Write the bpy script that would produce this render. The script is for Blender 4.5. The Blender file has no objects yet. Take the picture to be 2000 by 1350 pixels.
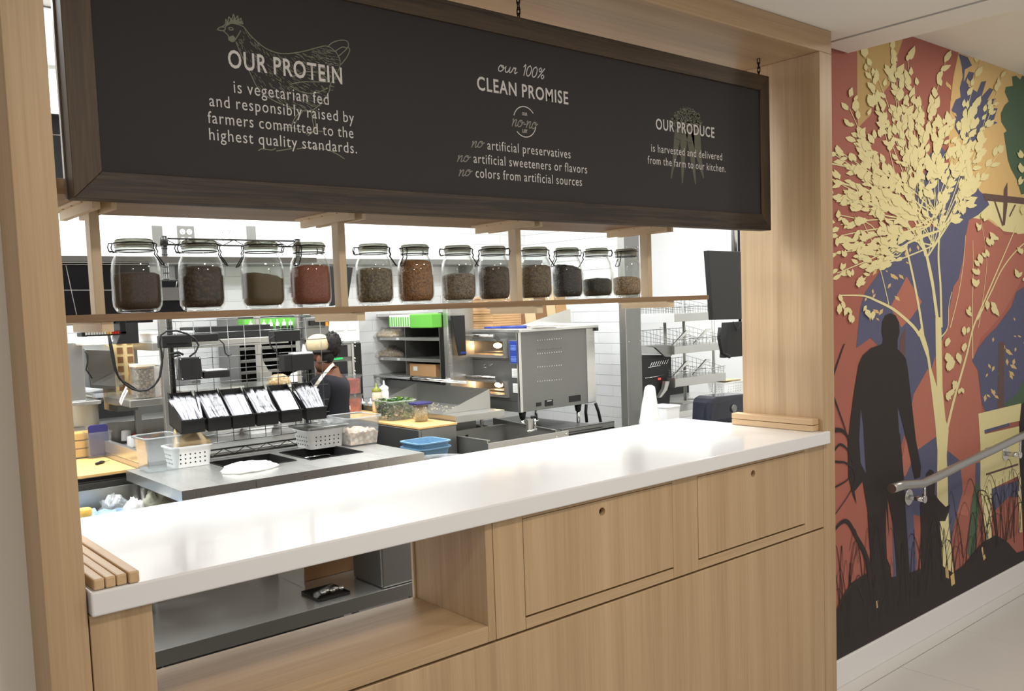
import bpy, math, random
from mathutils import Vector, Matrix
C = bpy.context.scene
COL = C.collection
rnd = random.Random(7)
# ---------------- camera ----------------
F_PX, CY = 1740.396, 725.48
RM = Matrix(((0.7639358300298931, -0.6443189836136762, -0.03542731928297244),
             (0.07456475176237684, 0.03360766791087468, 0.9966496989675998),
             (0.6409696914762456, 0.7640180442977976, -0.07371758674980376)))
EYE = Vector((0, 0, 1.5))
cd = bpy.data.cameras.new('camera'); cam = bpy.data.objects.new('camera', cd); COL.objects.link(cam)
cd.sensor_width = 36; cd.lens = F_PX / 2000 * 36; cd.shift_y = (CY - 675) / 2000
cd.clip_start = .02; cd.clip_end = 60
M3 = Matrix((RM[0], RM[1], -RM[2])).transposed()
cam.matrix_world = Matrix.Translation(EYE) @ M3.to_4x4()
C.camera = cam
# ---------------- colour management, world, lamps ----------------
C.view_settings.view_transform = 'Standard'; C.view_settings.look = 'None'
C.view_settings.gamma = 1; C.view_settings.exposure = 0.0; C.view_settings.use_curve_mapping = False
W = bpy.data.worlds.new('world'); C.world = W; W.use_nodes = True
W.node_tree.nodes['Background'].inputs[0].default_value = (1.0, .97, .93, 1)
W.node_tree.nodes['Background'].inputs[1].default_value = 0.44
def area(name, x, y, z, sx, sy, power, col, rot=(0, 0, 0), spread=math.pi):
    d = bpy.data.lights.new(name, 'AREA'); d.shape = 'RECTANGLE'; d.size = sx; d.size_y = sy
    d.energy = power; d.color = col; d.spread = spread
    o = bpy.data.objects.new(name, d); COL.objects.link(o); o.location = (x, y, z); o.rotation_euler = rot
    return o
WARM = (1.0, .91, .80); COOL = (.97, 1.0, 1.0)
KITCHEN_LIGHTS = [(1.24, 5.0), (3.1, 4.95), (1.5, 3.1), (3.5, 3.1), (5.7, 3.2), (5.8, 5.2), (.2, 4.0)]
for kx, ky in KITCHEN_LIGHTS:
    area('kitchen_light', kx, ky, 2.938, .55, .8, 46, COOL)
HALL_LIGHTS = [(.95, .55, 13.5), (2.45, .55, 13.5), (4.3, 1.0, 14), (-.6, -.6, 13), (1.8, -1.2, 15)]
for hx, hy, pw in HALL_LIGHTS:
    area('hall_light', hx, hy, 2.43 if hx < 3.1 else 2.585, .22, .22, pw, WARM)

# ---------------- helpers ----------------
def at(u, v, X=None, Y=None, Z=None):
    """world point where the sight line through photo pixel (u, v) meets a real plane of the room"""
    d = RM.transposed() @ Vector(((u - 1000) / F_PX, (CY - v) / F_PX, 1))
    if X is not None: t = X / d.x
    elif Y is not None: t = Y / d.y
    else: t = (Z - 1.5) / d.z
    return EYE + d * t
def _bsdf(name):
    m = bpy.data.materials.new(name); m.use_nodes = True
    return m, m.node_tree, m.node_tree.nodes['Principled BSDF']
def srgb(r, g, b):
    f = lambda c: ((c / 255 + .055) / 1.055) ** 2.4 if c > 10 else c / 255 / 12.92
    return (f(r), f(g), f(b), 1)
def plain(name, rgb, rough=.5, metal=0, trans=0, ior=1.45, emit=None, es=0, noise=.06, alpha=1, coat=0, nscale=30):
    m, t, b = _bsdf(name)
    c = srgb(*rgb)
    b.inputs['Roughness'].default_value = rough; b.inputs['Metallic'].default_value = metal
    b.inputs['IOR'].default_value = ior; b.inputs['Transmission Weight'].default_value = trans
    b.inputs['Alpha'].default_value = alpha; b.inputs['Coat Weight'].default_value = coat
    b.inputs['Base Color'].default_value = c
    if emit: b.inputs['Emission Color'].default_value = srgb(*emit); b.inputs['Emission Strength'].default_value = es
    if noise and not trans:
        n = t.nodes.new('ShaderNodeTexNoise'); n.inputs['Scale'].default_value = nscale; n.inputs['Detail'].default_value = 4
        tc = t.nodes.new('ShaderNodeTexCoord'); t.links.new(tc.outputs['Object'], n.inputs['Vector'])
        mx = t.nodes.new('ShaderNodeMix'); mx.data_type = 'RGBA'
        mx.inputs['A'].default_value = [q * (1 - noise) for q in c[:3]] + [1]
        mx.inputs['B'].default_value = [min(1, q * (1 + noise)) for q in c[:3]] + [1]
        t.links.new(n.outputs['Fac'], mx.inputs['Factor']); t.links.new(mx.outputs['Result'], b.inputs['Base Color'])
    return m
def wood(name, light, dark, scale=(60, 60, 1.6), rough=.45, contrast=(.35, .7), wave=0, bump=.03):
    m, t, b = _bsdf(name); L = t.links.new
    tc = t.nodes.new('ShaderNodeTexCoord'); mp = t.nodes.new('ShaderNodeMapping'); mp.inputs['Scale'].default_value = scale
    L(tc.outputs['Object'], mp.inputs['Vector'])
    n = t.nodes.new('ShaderNodeTexNoise'); n.inputs['Scale'].default_value = 1; n.inputs['Detail'].default_value = 8; n.inputs['Roughness'].default_value = .7
    n.inputs['Distortion'].default_value = wave
    L(mp.outputs[0], n.inputs['Vector'])
    mp2 = t.nodes.new('ShaderNodeMapping'); mp2.inputs['Scale'].default_value = [s * .11 for s in scale]
    L(tc.outputs['Object'], mp2.inputs['Vector'])
    n2 = t.nodes.new('ShaderNodeTexNoise'); n2.inputs['Scale'].default_value = 1; n2.inputs['Detail'].default_value = 3; L(mp2.outputs[0], n2.inputs['Vector'])
    ad = t.nodes.new('ShaderNodeMath'); ad.operation = 'ADD'; ml = t.nodes.new('ShaderNodeMath'); ml.operation = 'MULTIPLY'; ml.inputs[1].default_value = .5
    L(n.outputs['Fac'], ad.inputs[0]); L(n2.outputs['Fac'], ad.inputs[1]); L(ad.outputs[0], ml.inputs[0])
    r = t.nodes.new('ShaderNodeValToRGB'); r.color_ramp.elements[0].position = contrast[0]; r.color_ramp.elements[1].position = contrast[1]
    r.color_ramp.elements[0].color = srgb(*dark); r.color_ramp.elements[1].color = srgb(*light)
    L(ml.outputs[0], r.inputs[0]); L(r.outputs[0], b.inputs['Base Color'])
    b.inputs['Roughness'].default_value = rough
    bp = t.nodes.new('ShaderNodeBump'); bp.inputs['Strength'].default_value = bump; bp.inputs['Distance'].default_value = .002
    L(n.outputs['Fac'], bp.inputs['Height']); L(bp.outputs[0], b.inputs['Normal'])
    return m
def steel(name, rgb=(190, 190, 186), rough=.32, scale=(3, 3, 160)):
    m, t, b = _bsdf(name); L = t.links.new
    tc = t.nodes.new('ShaderNodeTexCoord'); mp = t.nodes.new('ShaderNodeMapping'); mp.inputs['Scale'].default_value = scale
    L(tc.outputs['Object'], mp.inputs['Vector'])
    n = t.nodes.new('ShaderNodeTexNoise'); n.inputs['Scale'].default_value = 1; n.inputs['Detail'].default_value = 5; L(mp.outputs[0], n.inputs['Vector'])
    mr = t.nodes.new('ShaderNodeMapRange'); mr.inputs['To Min'].default_value = rough * .7; mr.inputs['To Max'].default_value = rough * 1.35
    L(n.outputs['Fac'], mr.inputs['Value']); L(mr.outputs[0], b.inputs['Roughness'])
    b.inputs['Base Color'].default_value = srgb(*rgb); b.inputs['Metallic'].default_value = .86
    bp = t.nodes.new('ShaderNodeBump'); bp.inputs['Strength'].default_value = .05; bp.inputs['Distance'].default_value = .001
    L(n.outputs['Fac'], bp.inputs['Height']); L(bp.outputs[0], b.inputs['Normal'])
    return m
def grain(name, cols, scale=260, rough=.7, bump=.6):
    """speckled dry goods: voronoi cells coloured from a ramp"""
    m, t, b = _bsdf(name); L = t.links.new
    tc = t.nodes.new('ShaderNodeTexCoord'); v = t.nodes.new('ShaderNodeTexVoronoi'); v.inputs['Scale'].default_value = scale
    L(tc.outputs['Object'], v.inputs['Vector'])
    sp = t.nodes.new('ShaderNodeSeparateColor'); L(v.outputs['Color'], sp.inputs[0])
    r = t.nodes.new('ShaderNodeValToRGB'); e = r.color_ramp.elements
    e[0].color = srgb(*cols[0]); e[1].color = srgb(*cols[-1])
    for i, c in enumerate(cols[1:-1]): q = e.new((i + 1) / (len(cols) - 1)); q.color = srgb(*c)
    L(sp.outputs[0], r.inputs[0])
    dk = t.nodes.new('ShaderNodeMapRange'); dk.inputs['From Min'].default_value = .0; dk.inputs['From Max'].default_value = .7
    dk.inputs['To Min'].default_value = 1.12; dk.inputs['To Max'].default_value = .55
    L(v.outputs['Distance'], dk.inputs['Value'])
    mx = t.nodes.new('ShaderNodeMix'); mx.data_type = 'RGBA'; mx.blend_type = 'MULTIPLY'; mx.inputs['Factor'].default_value = 1
    L(r.outputs[0], mx.inputs['A']); L(dk.outputs[0], mx.inputs['B']); L(mx.outputs['Result'], b.inputs['Base Color'])
    bp = t.nodes.new('ShaderNodeBump'); bp.inputs['Strength'].default_value = bump; bp.inputs['Distance'].default_value = .003; bp.invert = True
    L(v.outputs['Distance'], bp.inputs['Height']); L(bp.outputs[0], b.inputs['Normal']); b.inputs['Roughness'].default_value = rough
    return m
def clear(name, rgb=(255, 255, 255), rough=.02, mixf=.12, edge=3.6):
    """thin clear plastic or glass wall: mostly see-through with a glossy reflection"""
    m = bpy.data.materials.new(name); m.use_nodes = True; t = m.node_tree; t.nodes.clear(); L = t.links.new
    o = t.nodes.new('ShaderNodeOutputMaterial'); tr = t.nodes.new('ShaderNodeBsdfTransparent'); tr.inputs[0].default_value = srgb(*rgb)
    g = t.nodes.new('ShaderNodeBsdfGlossy'); g.inputs['Roughness'].default_value = rough
    df = t.nodes.new('ShaderNodeBsdfDiffuse'); df.inputs[0].default_value = (.9, .92, .92, 1)
    lw = t.nodes.new('ShaderNodeLayerWeight'); lw.inputs[0].default_value = .5; pw = t.nodes.new('ShaderNodeMath'); pw.operation = 'POWER'; pw.inputs[1].default_value = edge; L(lw.outputs['Facing'], pw.inputs[0]); ad = t.nodes.new('ShaderNodeMath'); ad.operation = 'ADD'; ad.inputs[1].default_value = .035; L(pw.outputs[0], ad.inputs[0])
    n = t.nodes.new('ShaderNodeTexNoise'); n.inputs['Scale'].default_value = 14; tc = t.nodes.new('ShaderNodeTexCoord'); L(tc.outputs['Object'], n.inputs['Vector'])
    bp = t.nodes.new('ShaderNodeBump'); bp.inputs['Strength'].default_value = .15; L(n.outputs['Fac'], bp.inputs['Height']); L(bp.outputs[0], g.inputs['Normal'])
    a = t.nodes.new('ShaderNodeMixShader'); a.inputs[0].default_value = mixf; L(tr.outputs[0], a.inputs[1]); L(df.outputs[0], a.inputs[2])
    b = t.nodes.new('ShaderNodeMixShader'); L(a.outputs[0], b.inputs[1]); L(g.outputs[0], b.inputs[2])
    mm = t.nodes.new('ShaderNodeMath'); mm.operation = 'MULTIPLY'; mm.inputs[1].default_value = .75; L(ad.outputs[0], mm.inputs[0]); L(mm.outputs[0], b.inputs[0])
    L(b.outputs[0], o.inputs[0])
    return m
M = dict(
    oak=wood('oak_laminate', (198, 170, 134), (174, 145, 110), scale=(150, 150, 2.2), contrast=(.38, .64)),
    oak_h=wood('oak_laminate_lying', (198, 170, 134), (174, 145, 110), scale=(2.2, 150, 150), contrast=(.38, .64)),
    brown=wood('brown_oak_board', (160, 130, 96), (122, 95, 67), scale=(1.8, 80, 80), contrast=(.36, .66)),
    maple=wood('pale_maple', (232, 214, 184), (214, 192, 158), scale=(40, 2, 40)),
    maple_v=wood('pale_maple_upright', (226, 208, 178), (208, 186, 152), scale=(40, 40, 2)),
    strip=wood('maple_strip', (216, 186, 146), (192, 158, 118), scale=(60, 2, 60)),
    dark=wood('dark_stained_oak', (84, 66, 45), (28, 21, 15), scale=(3.0, 40, 90), contrast=(.40, .62), wave=1.4, rough=.55, bump=.12),
    dark_v=wood('dark_stained_oak_upright', (84, 66, 45), (28, 21, 15), scale=(90, 40, 3.0), contrast=(.40, .62), wave=1.0, rough=.55, bump=.12),
    board=plain('chalkboard', (47, 46, 48), .8, noise=.05, nscale=6),
    root=plain('root_print', (92, 93, 80), .8, noise=.2, nscale=50), letter=plain('letter_paint', (206, 203, 200), .7, noise=.03),
    letter_dim=plain('letter_paint_grey', (142, 138, 130), .7, noise=.03),
    chalk=plain('chalk_line', (122, 126, 108), .8, noise=.2, nscale=60),
    quartz=plain('white_quartz', (229, 229, 230), .16, noise=.01, nscale=3, coat=.2),
    paint=plain('wall_paint', (232, 226, 216), .8, noise=.012, nscale=3),
    ceilp=plain('ceiling_paint', (244, 241, 235), .85, noise=.012, nscale=4),
    kceil=plain('kitchen_ceiling', (235, 235, 230), .85, noise=.012, nscale=4),
    tile=plain('white_tile', (238, 239, 240), .16, noise=.012, nscale=2),
    grout=plain('grout', (214, 214, 213), .9),
    floort=plain('floor_tile', (216, 215, 212), .35, noise=.04, nscale=5),
    floorg=plain('floor_grout', (168, 163, 156), .9),
    kfloor=plain('kitchen_floor', (120, 112, 104), .6, noise=.2, nscale=12),
    steel=steel('brushed_steel', (184, 183, 179)), steel_h=steel('brushed_steel_lying', (206, 205, 202), .3, (160, 3, 3)),
    steel_d=steel('dull_steel', (132, 132, 130), .4), steel_l=steel('bright_steel', (215, 215, 212), .24),
    chrome=plain('chrome', (225, 225, 225), .12, 1, noise=0), iron=plain('black_iron', (36, 28, 24), .5, .7),
    wirec=plain('wire_grey', (112, 114, 114), .3, .9, noise=0), wired=plain('wire_dark', (62, 62, 60), .35, .8, noise=0),
    black=plain('black_plastic', (24, 24, 25), .45, noise=.1), screen=plain('screen_black', (20, 21, 26), .15, noise=.02),
    blackm=plain('black_matte', (30, 30, 30), .75), white=plain('white_plastic', (240, 240, 240), .4, noise=.01),
    whitep=plain('white_paper', (246, 245, 242), .8, noise=.02), cream=plain('cream_drum', (222, 216, 200), .5),
    card=plain('cardboard', (188, 148, 104), .85, noise=.06, nscale=12), kraft=plain('kraft_paper', (216, 192, 152), .85, noise=.05),
    cardd=plain('cardboard_brown', (138, 102, 70), .85), yellow=plain('yellow_lid', (248, 196, 92), .45),
    navy=plain('navy_lid', (52, 50, 108), .4), blue=plain('royal_blue', (44, 66, 150), .4), ltblue=plain('pale_blue', (112, 152, 184), .5),
    red=plain('red_plastic', (206, 42, 34), .35), orange=plain('orange_plastic', (236, 150, 40), .4), green=plain('lime_green', (106, 190, 72), .45),
    olive=plain('olive_sauce', (128, 132, 48), .4), butcher=wood('cutting_board', (240, 196, 130), (224, 174, 106), scale=(2, 30, 30), contrast=(.3, .75)),
    tomato=grain('tomato_cut', [(222, 60, 40), (238, 90, 62), (200, 40, 30)], 40, .3, .3), kale=grain('kale', [(38, 78, 28), (84, 132, 50), (132, 170, 76), (40, 70, 26)], 90, .5, .5),
    cheese=grain('grated_cheese', [(240, 226, 190), (226, 208, 164), (246, 238, 214)], 150), chicken=grain('cooked_chicken', [(236, 210, 186), (222, 186, 158), (244, 226, 208)], 45, .5),
    granola=grain('granola', [(120, 84, 48), (196, 160, 108), (80, 54, 32), (214, 190, 150)], 120), bread=grain('flatbread', [(214, 180, 128), (236, 214, 176), (190, 148, 96)], 60),
    foil=steel('foil', (214, 214, 214), .25, (40, 40, 40)), skin=plain('brown_skin', (112, 72, 52), .5, noise=.06), hair=plain('black_hair', (26, 20, 20), .7, noise=.3, nscale=80),
    polo=plain('navy_polo', (28, 28, 36), .85), apron=plain('cream_strap', (226, 216, 200), .8), cap=plain('tan_cap', (206, 188, 152), .85, noise=.08),
    glass=clear('jar_glass', (254, 255, 254), .03, .012), clearp=clear('clear_plastic', (246, 248, 249), .10, .07, 2.4), lidglass=clear('lid_glass', (196, 200, 190), .06, .10, 1.6), bagp=clear('bag_plastic', (250, 250, 250), .25, .16),
    lamp=plain('lamp_diffuser', (255, 255, 255), .5, emit=(255, 255, 252), es=6, noise=0), oven_in=plain('oven_liner', (236, 214, 176), .4, noise=.1),
    bulb=plain('oven_bulb', (255, 240, 210), .5, emit=(255, 232, 196), es=36, noise=0), rubber=plain('black_rubber', (20, 20, 20), .6, noise=0),
    doorglass=clear('oven_glass', (255, 240, 220), .05, .03), led=plain('red_display', (60, 10, 10), .4, emit=(255, 60, 50), es=2, noise=0), ledg=plain('green_display', (10, 60, 30), .4, emit=(60, 230, 120), es=1, noise=0),
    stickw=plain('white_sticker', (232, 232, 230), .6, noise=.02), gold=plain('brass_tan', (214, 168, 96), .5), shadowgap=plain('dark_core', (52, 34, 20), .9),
    cup=clear('cup_plastic', (238, 240, 240), .15, .35), kbox=plain('utility_tan', (226, 204, 150), .6), fries=plain('cutlery_plastic', (216, 216, 224), .3, noise=.02),
)
ORI = {}
ORD = ['first', 'second', 'third', 'fourth', 'fifth', 'sixth', 'seventh', 'eighth', 'ninth', 'tenth', 'eleventh', 'twelfth', 'thirteenth']
class MB:
    def __init__(s): s.v = []; s.f = []; s.sm = []
    def add(s, vs, fs, smooth=False):
        o = len(s.v); s.v += [Vector(q) for q in vs]; s.f += [[i + o for i in f] for f in fs]; s.sm += [smooth] * len(fs); return s
    def box(s, x0, x1, y0, y1, z0, z1, T=None):
        vs = [Vector((x, y, z)) for z in (z0, z1) for y in (y0, y1) for x in (x0, x1)]
        if T: vs = [T @ q for q in vs]
        return s.add(vs, [(0, 2, 3, 1), (4, 5, 7, 6), (0, 1, 5, 4), (2, 6, 7, 3), (0, 4, 6, 2), (1, 3, 7, 5)])
    def hexa(s, p): return s.add(p, [(0, 3, 2, 1), (4, 5, 6, 7), (0, 1, 5, 4), (1, 2, 6, 5), (2, 3, 7, 6), (3, 0, 4, 7)])
    def rbox(s, x0, x1, y0, y1, z0, z1, r=.01, n=3, T=None, taper=0):
        """box with rounded upright corners, optionally narrower at the foot"""
        ring = []
        for cx, cy, a in ((x1 - r, y1 - r, 0), (x0 + r, y1 - r, 90), (x0 + r, y0 + r, 180), (x1 - r, y0 + r, 270)):
            for k in range(n + 1):
                t = math.radians(a + 90 * k / n); ring.append((cx + r * math.cos(t), cy + r * math.sin(t)))
        mx, my = (x0 + x1) / 2, (y0 + y1) / 2; k = 1 - taper; m = len(ring)
        vs = [Vector((mx + (x - mx) * k, my + (y - my) * k, z0)) for x, y in ring] + [Vector((x, y, z1)) for x, y in ring]
        if T: vs = [T @ q for q in vs]
        return s.add(vs, [list(range(m))[::-1], list(range(m, 2 * m))] + [(i, (i + 1) % m, m + (i + 1) % m, m + i) for i in range(m)])
    def tub(s, x0, x1, y0, y1, z0, z1, t=.003, r=.012, taper=.1, n=3, T=None, lip=0):
        """open-topped container with walls of thickness t and an optional rim"""
        def ring(dx, z, k):
            out = []; rr = max(r - dx, .001)
            for cx, cy, a in ((x1 - dx - rr, y1 - dx - rr, 0), (x0 + dx + rr, y1 - dx - rr, 90), (x0 + dx + rr, y0 + dx + rr, 180), (x1 - dx - rr, y0 + dx + rr, 270)):
                for q in range(n + 1):
                    w = math.radians(a + 90 * q / n); out.append((cx + rr * math.cos(w), cy + rr * math.sin(w)))
            mx, my = (x0 + x1) / 2, (y0 + y1) / 2
            return [Vector((mx + (x - mx) * k, my + (y - my) * k, z)) for x, y in out]
        k = 1 - taper
        rings = [ring(0, z0, k), ring(0, z1 - (.006 if lip else 0), 1)]
        if lip: rings += [ring(-lip, z1 - .006, 1), ring(-lip, z1, 1)]
        rings += [ring(t, z1, 1), ring(t, z0 + t, k)]
        m = len(rings[0]); vs = [q for rg in rings for q in rg]
        if T: vs = [T @ q for q in vs]
        fs = [list(range(m))[::-1], list(range(m * (len(rings) - 1), m * len(rings)))]
        for a in range(len(rings) - 1):
            for i in range(m): fs.append((a * m + i, a * m + (i + 1) % m, (a + 1) * m + (i + 1) % m, (a + 1) * m + i))
        return s.add(vs, fs)
    def cyl(s, p, q, r, r2=None, n=12, smooth=True, caps=True):
        p = Vector(p); q = Vector(q); d = (q - p); r2 = r if r2 is None else r2
        if d.length < 1e-7: return s
        d.normalize(); a = d.cross(Vector((0, 0, 1)) if abs(d.z) < .9 else Vector((1, 0, 0))).normalized(); b = d.cross(a)
        cs = [(math.cos(2 * math.pi * i / n), math.sin(2 * math.pi * i / n)) for i in range(n)]
        vs = [p + (a * c + b * w) * r for c, w in cs] + [q + (a * c + b * w) * r2 for c, w in cs]
        o = len(s.v); s.add(vs, [(i, (i + 1) % n, n + (i + 1) % n, n + i) for i in range(n)], smooth)
        if caps: s.f += [[o + i for i in range(n)][::-1], [o + n + i for i in range(n)]]; s.sm += [False, False]
        return s
    def tube(s, pts, r, n=6, closed=False):
        pts = [Vector(p) for p in pts]; m = len(pts); vs = []; rs = r if isinstance(r, (list, tuple)) else [r] * m
        up = None
        for i, p in enumerate(pts):
            d = (pts[(i + 1) % m] if closed or i < m - 1 else p) - (pts[i - 1] if closed or i else p)
            d = d.normalized() if d.length > 1e-9 else Vector((0, 0, 1))
            if up is None: up = d.cross(Vector((0, 0, 1)) if abs(d.z) < .9 else Vector((1, 0, 0))).normalized()
            a = (up - d * up.dot(d)); a = a.normalized() if a.length > 1e-6 else d.orthogonal().normalized(); up = a; b = d.cross(a)
            vs += [p + (a * math.cos(2 * math.pi * k / n) + b * math.sin(2 * math.pi * k / n)) * rs[i] for k in range(n)]
        fs = [(i * n + k, i * n + (k + 1) % n, ((i + 1) % m) * n + (k + 1) % n, ((i + 1) % m) * n + k) for i in range(m if closed else m - 1) for k in range(n)]
        o = len(s.v); s.add(vs, fs, True)
        if not closed: s.f += [[o + k for k in range(n)][::-1], [o + (m - 1) * n + k for k in range(n)]]; s.sm += [False, False]
        return s
    def lathe(s, prof, c=(0, 0, 0), n=28, sx=1, sy=1, sq=0, smooth=True, jitter=None):
        """revolve (r, z) profile; sq>0 squares the section off a little"""
        c = Vector(c); vs = []
        for r, z in prof:
            for i in range(n):
                a = 2 * math.pi * i / n; k = 1 / (max(abs(math.cos(a)), abs(math.sin(a))) ** sq) if sq else 1
                zz = z + (jitter(r, a) if jitter else 0)
                vs.append(c + Vector((r * k * math.cos(a) * sx, r * k * math.sin(a) * sy, zz)))
        m = len(prof)
        fs = [(j * n + i, j * n + (i + 1) % n, (j + 1) * n + (i + 1) % n, (j + 1) * n + i) for j in range(m - 1) for i in range(n)]
        return s.add(vs, fs, smooth)
    def ball(s, c, r, sx=1, sy=1, sz=1, n=12, m=8, T=None):
        c = Vector(c); vs = []
        for j in range(m + 1):
            t = math.pi * j / m
            for i in range(n):
                a = 2 * math.pi * i / n
                w = Vector((r * sx * math.sin(t) * math.cos(a), r * sy * math.sin(t) * math.sin(a), r * sz * math.cos(t)))
                vs.append(c + (T @ w if T else w))
        return s.add(vs, [(j * n + i, (j + 1) * n + i, (j + 1) * n + (i + 1) % n, j * n + (i + 1) % n) for j in range(m) for i in range(n)], True)
    def poly(s, pts): return s.add(pts, [list(range(len(pts)))])
    def prism(s, pts, d):
        d = Vector(d); pts = [Vector(p) for p in pts]; n = len(pts)
        return s.add(pts + [p + d for p in pts], [list(range(n))[::-1], list(range(n, 2 * n))] + [(i, (i + 1) % n, n + (i + 1) % n, n + i) for i in range(n)])
    def build(s, name, mat, parent=None, bevel=0, seg=2, kind=None, label=None, sub=0, local=False):
        me = bpy.data.meshes.new(name); o = bpy.data.objects.new(name, me)
        org = Vector((0, 0, 0)) if (parent is None or local) else ORI.get(parent.name, Vector((0, 0, 0)))
        me.from_pydata([q - org for q in s.v], [], s.f)
        for p, k in zip(me.polygons, s.sm): p.use_smooth = k
        me.materials.append(M[mat] if isinstance(mat, str) else mat); me.update(); COL.objects.link(o)
        if parent: o.parent = parent; ORI[o.name] = org
        if bevel:
            b = o.modifiers.new('bevel', 'BEVEL'); b.width = bevel; b.segments = seg; b.limit_method = 'ANGLE'; b.angle_limit = math.radians(40)
        if sub: q = o.modifiers.new('sub', 'SUBSURF'); q.levels = sub; q.render_levels = sub
        if kind: o['kind'] = kind
        if label: o['label'] = label
        return o
def tag(o, label=None, cat=None, group=None, kind=None):
    for k, v in (('label', label), ('category', cat), ('group', group), ('kind', kind)):
        if v: o[k] = v
    return o
def thing(name, label, cat, loc=(0, 0, 0), group=None, kind=None):
    o = bpy.data.objects.new(name, None); COL.objects.link(o); o.location = loc; o.empty_display_size = .05
    ORI[o.name] = Vector(loc); return tag(o, label, cat, group, kind)
def struct(o, label=None): o['kind'] = 'structure'; return tag(o, label)
def dup(o, loc=None, rotz=None, label=None, parent=None):
    c = o.copy(); COL.objects.link(c); c.parent = parent
    if loc is not None: c.location = loc
    if rotz is not None: c.rotation_euler = (0, 0, rotz)
    if label: c['label'] = label
    ORI[c.name] = Vector(loc) if loc is not None else ORI.get(o.name, Vector((0, 0, 0)))
    for ch in list(o.children): dup(ch, parent=c)
    return c
def box(name, mat, x0, x1, y0, y1, z0, z1, parent=None, **k): return MB().box(x0, x1, y0, y1, z0, z1).build(name, mat, parent, **k)
# ---------------- room shell ----------------
FL = -.10; WY = 1.88; CZ = 2.444; MZ = 2.60; KC = 2.95; RX = 4.91; PY = 4.53; BY = 5.62
PF, PB, PX0, PX1 = 1.753, 2.10, .354, 3.028
floor = thing('floor', None, None, (2, 0, FL)); struct(floor)
MB().box(-2.2, 7.2, -3.2, WY + .05, FL - .05, FL - .004).build('subfloor', 'floorg', floor)
tp = None
for i in range(-4, 8):          # hall tiles, the first course lines up with the joints the photo shows
    for j in range(6):
        y1 = 1.80 - j * .60; x0 = 3.62 + i * .60 - (.2 * (j % 2))
        if tp is None:
            tp = box('tile', 'floort', x0 + .002, x0 + .598, y1 - .598, y1 - .002, FL - .01, FL, floor, bevel=.0015, seg=1); t0 = (x0, y1)
        else:
            c = tp.copy(); COL.objects.link(c); c.parent = floor; c.location = (x0 - t0[0], y1 - t0[1], 0)
c = tp
MB().box(-2.2, 7.2, 1.802, WY - .001, FL - .01, FL).build('border_strip', 'floort', floor)
kf = MB().box(-1.5, 7.6, WY + .13, 7.2, FL - .05, FL).build('floor_kitchen', 'kfloor'); struct(kf)
# hall walls: left of the portal and the mural wall on its right
w = MB().box(-2.4, PX0 + .0, WY, WY + .12, FL, 3.3).build('wall_left', 'paint'); struct(w)
w = MB().box(PX1, 7.4, WY, WY + .12, FL, MZ + .3).build('wall_right', 'paint'); struct(w)
w = MB().box(PX0, PX1, WY, WY + .12, CZ - .01, 3.3).build('wall_front', 'paint'); struct(w)
b = MB().box(PX1 + .001, 7.2, WY - .012, WY, FL, FL + .115).build('baseboard_right', 'white', bevel=.003); struct(b)
b = MB().box(-2.4, PX0 - .001, WY - .012, WY, FL, FL + .115).build('baseboard_left', 'white', bevel=.003); struct(b)
# hall ceiling: lower soffit, recessed dark joint, fascia strip, higher ceiling over the mural
cl = thing('ceiling', None, None, (1, 0, CZ)); struct(cl)
MB().box(-2.4, 3.1415, -3.3, WY - .009, CZ, CZ + .1).build('soffit_panel', 'ceilp', cl)
MB().box(3.142, 3.162, -3.3, WY - .009, CZ + .006, CZ + .1).build('shadow_joint', 'blackm', cl)
MB().box(3.1625, 3.355, -3.3, WY - .009, CZ, CZ + .3).build('soffit_edge', 'ceilp', cl)
MB().box(3.355, 7.4, -3.3, WY, MZ, MZ + .1).build('upper_panel', 'ceilp', cl)
MB().box(4.1, 4.115, -3.3, 1.35, MZ - .004, MZ + .05).build('panel_joint', 'grout', cl)
for i, (hx, hy, pw) in enumerate(HALL_LIGHTS):
    z = CZ if hx < 3.1 else MZ
    o = thing('ceiling_light', 'round recessed hall downlight ' + ['above the left half of the counter', 'above the right half of the counter', 'in front of the mural', 'behind the camera on the left', 'behind the camera on the right'][i], 'light', (hx, hy, z), 'hall downlights')
    MB().lathe([(.15, -.002), (.17, -.002), (.17, -.008), (.15, -.008), (.15, -.002)], (hx, hy, z), 24).build('trim_ring', 'white', o)
# ---------------- wooden portal ----------------
po = thing('portal_frame', 'light oak portal framing the kitchen pass-through window', 'frame', (1.69, 1.92, FL))
MB().box(PX0, .424, PF, PB, FL, 2.362).build('post', 'oak', po, bevel=.0015)
MB().box(2.948, PX1, PF, PB, FL, 2.362).build('post', 'oak', po, bevel=.0015)
MB().box(PX0, PX1, PF, PB + .25, 2.3625, CZ - .001).build('header', 'oak_h', po, bevel=.0015)
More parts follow.
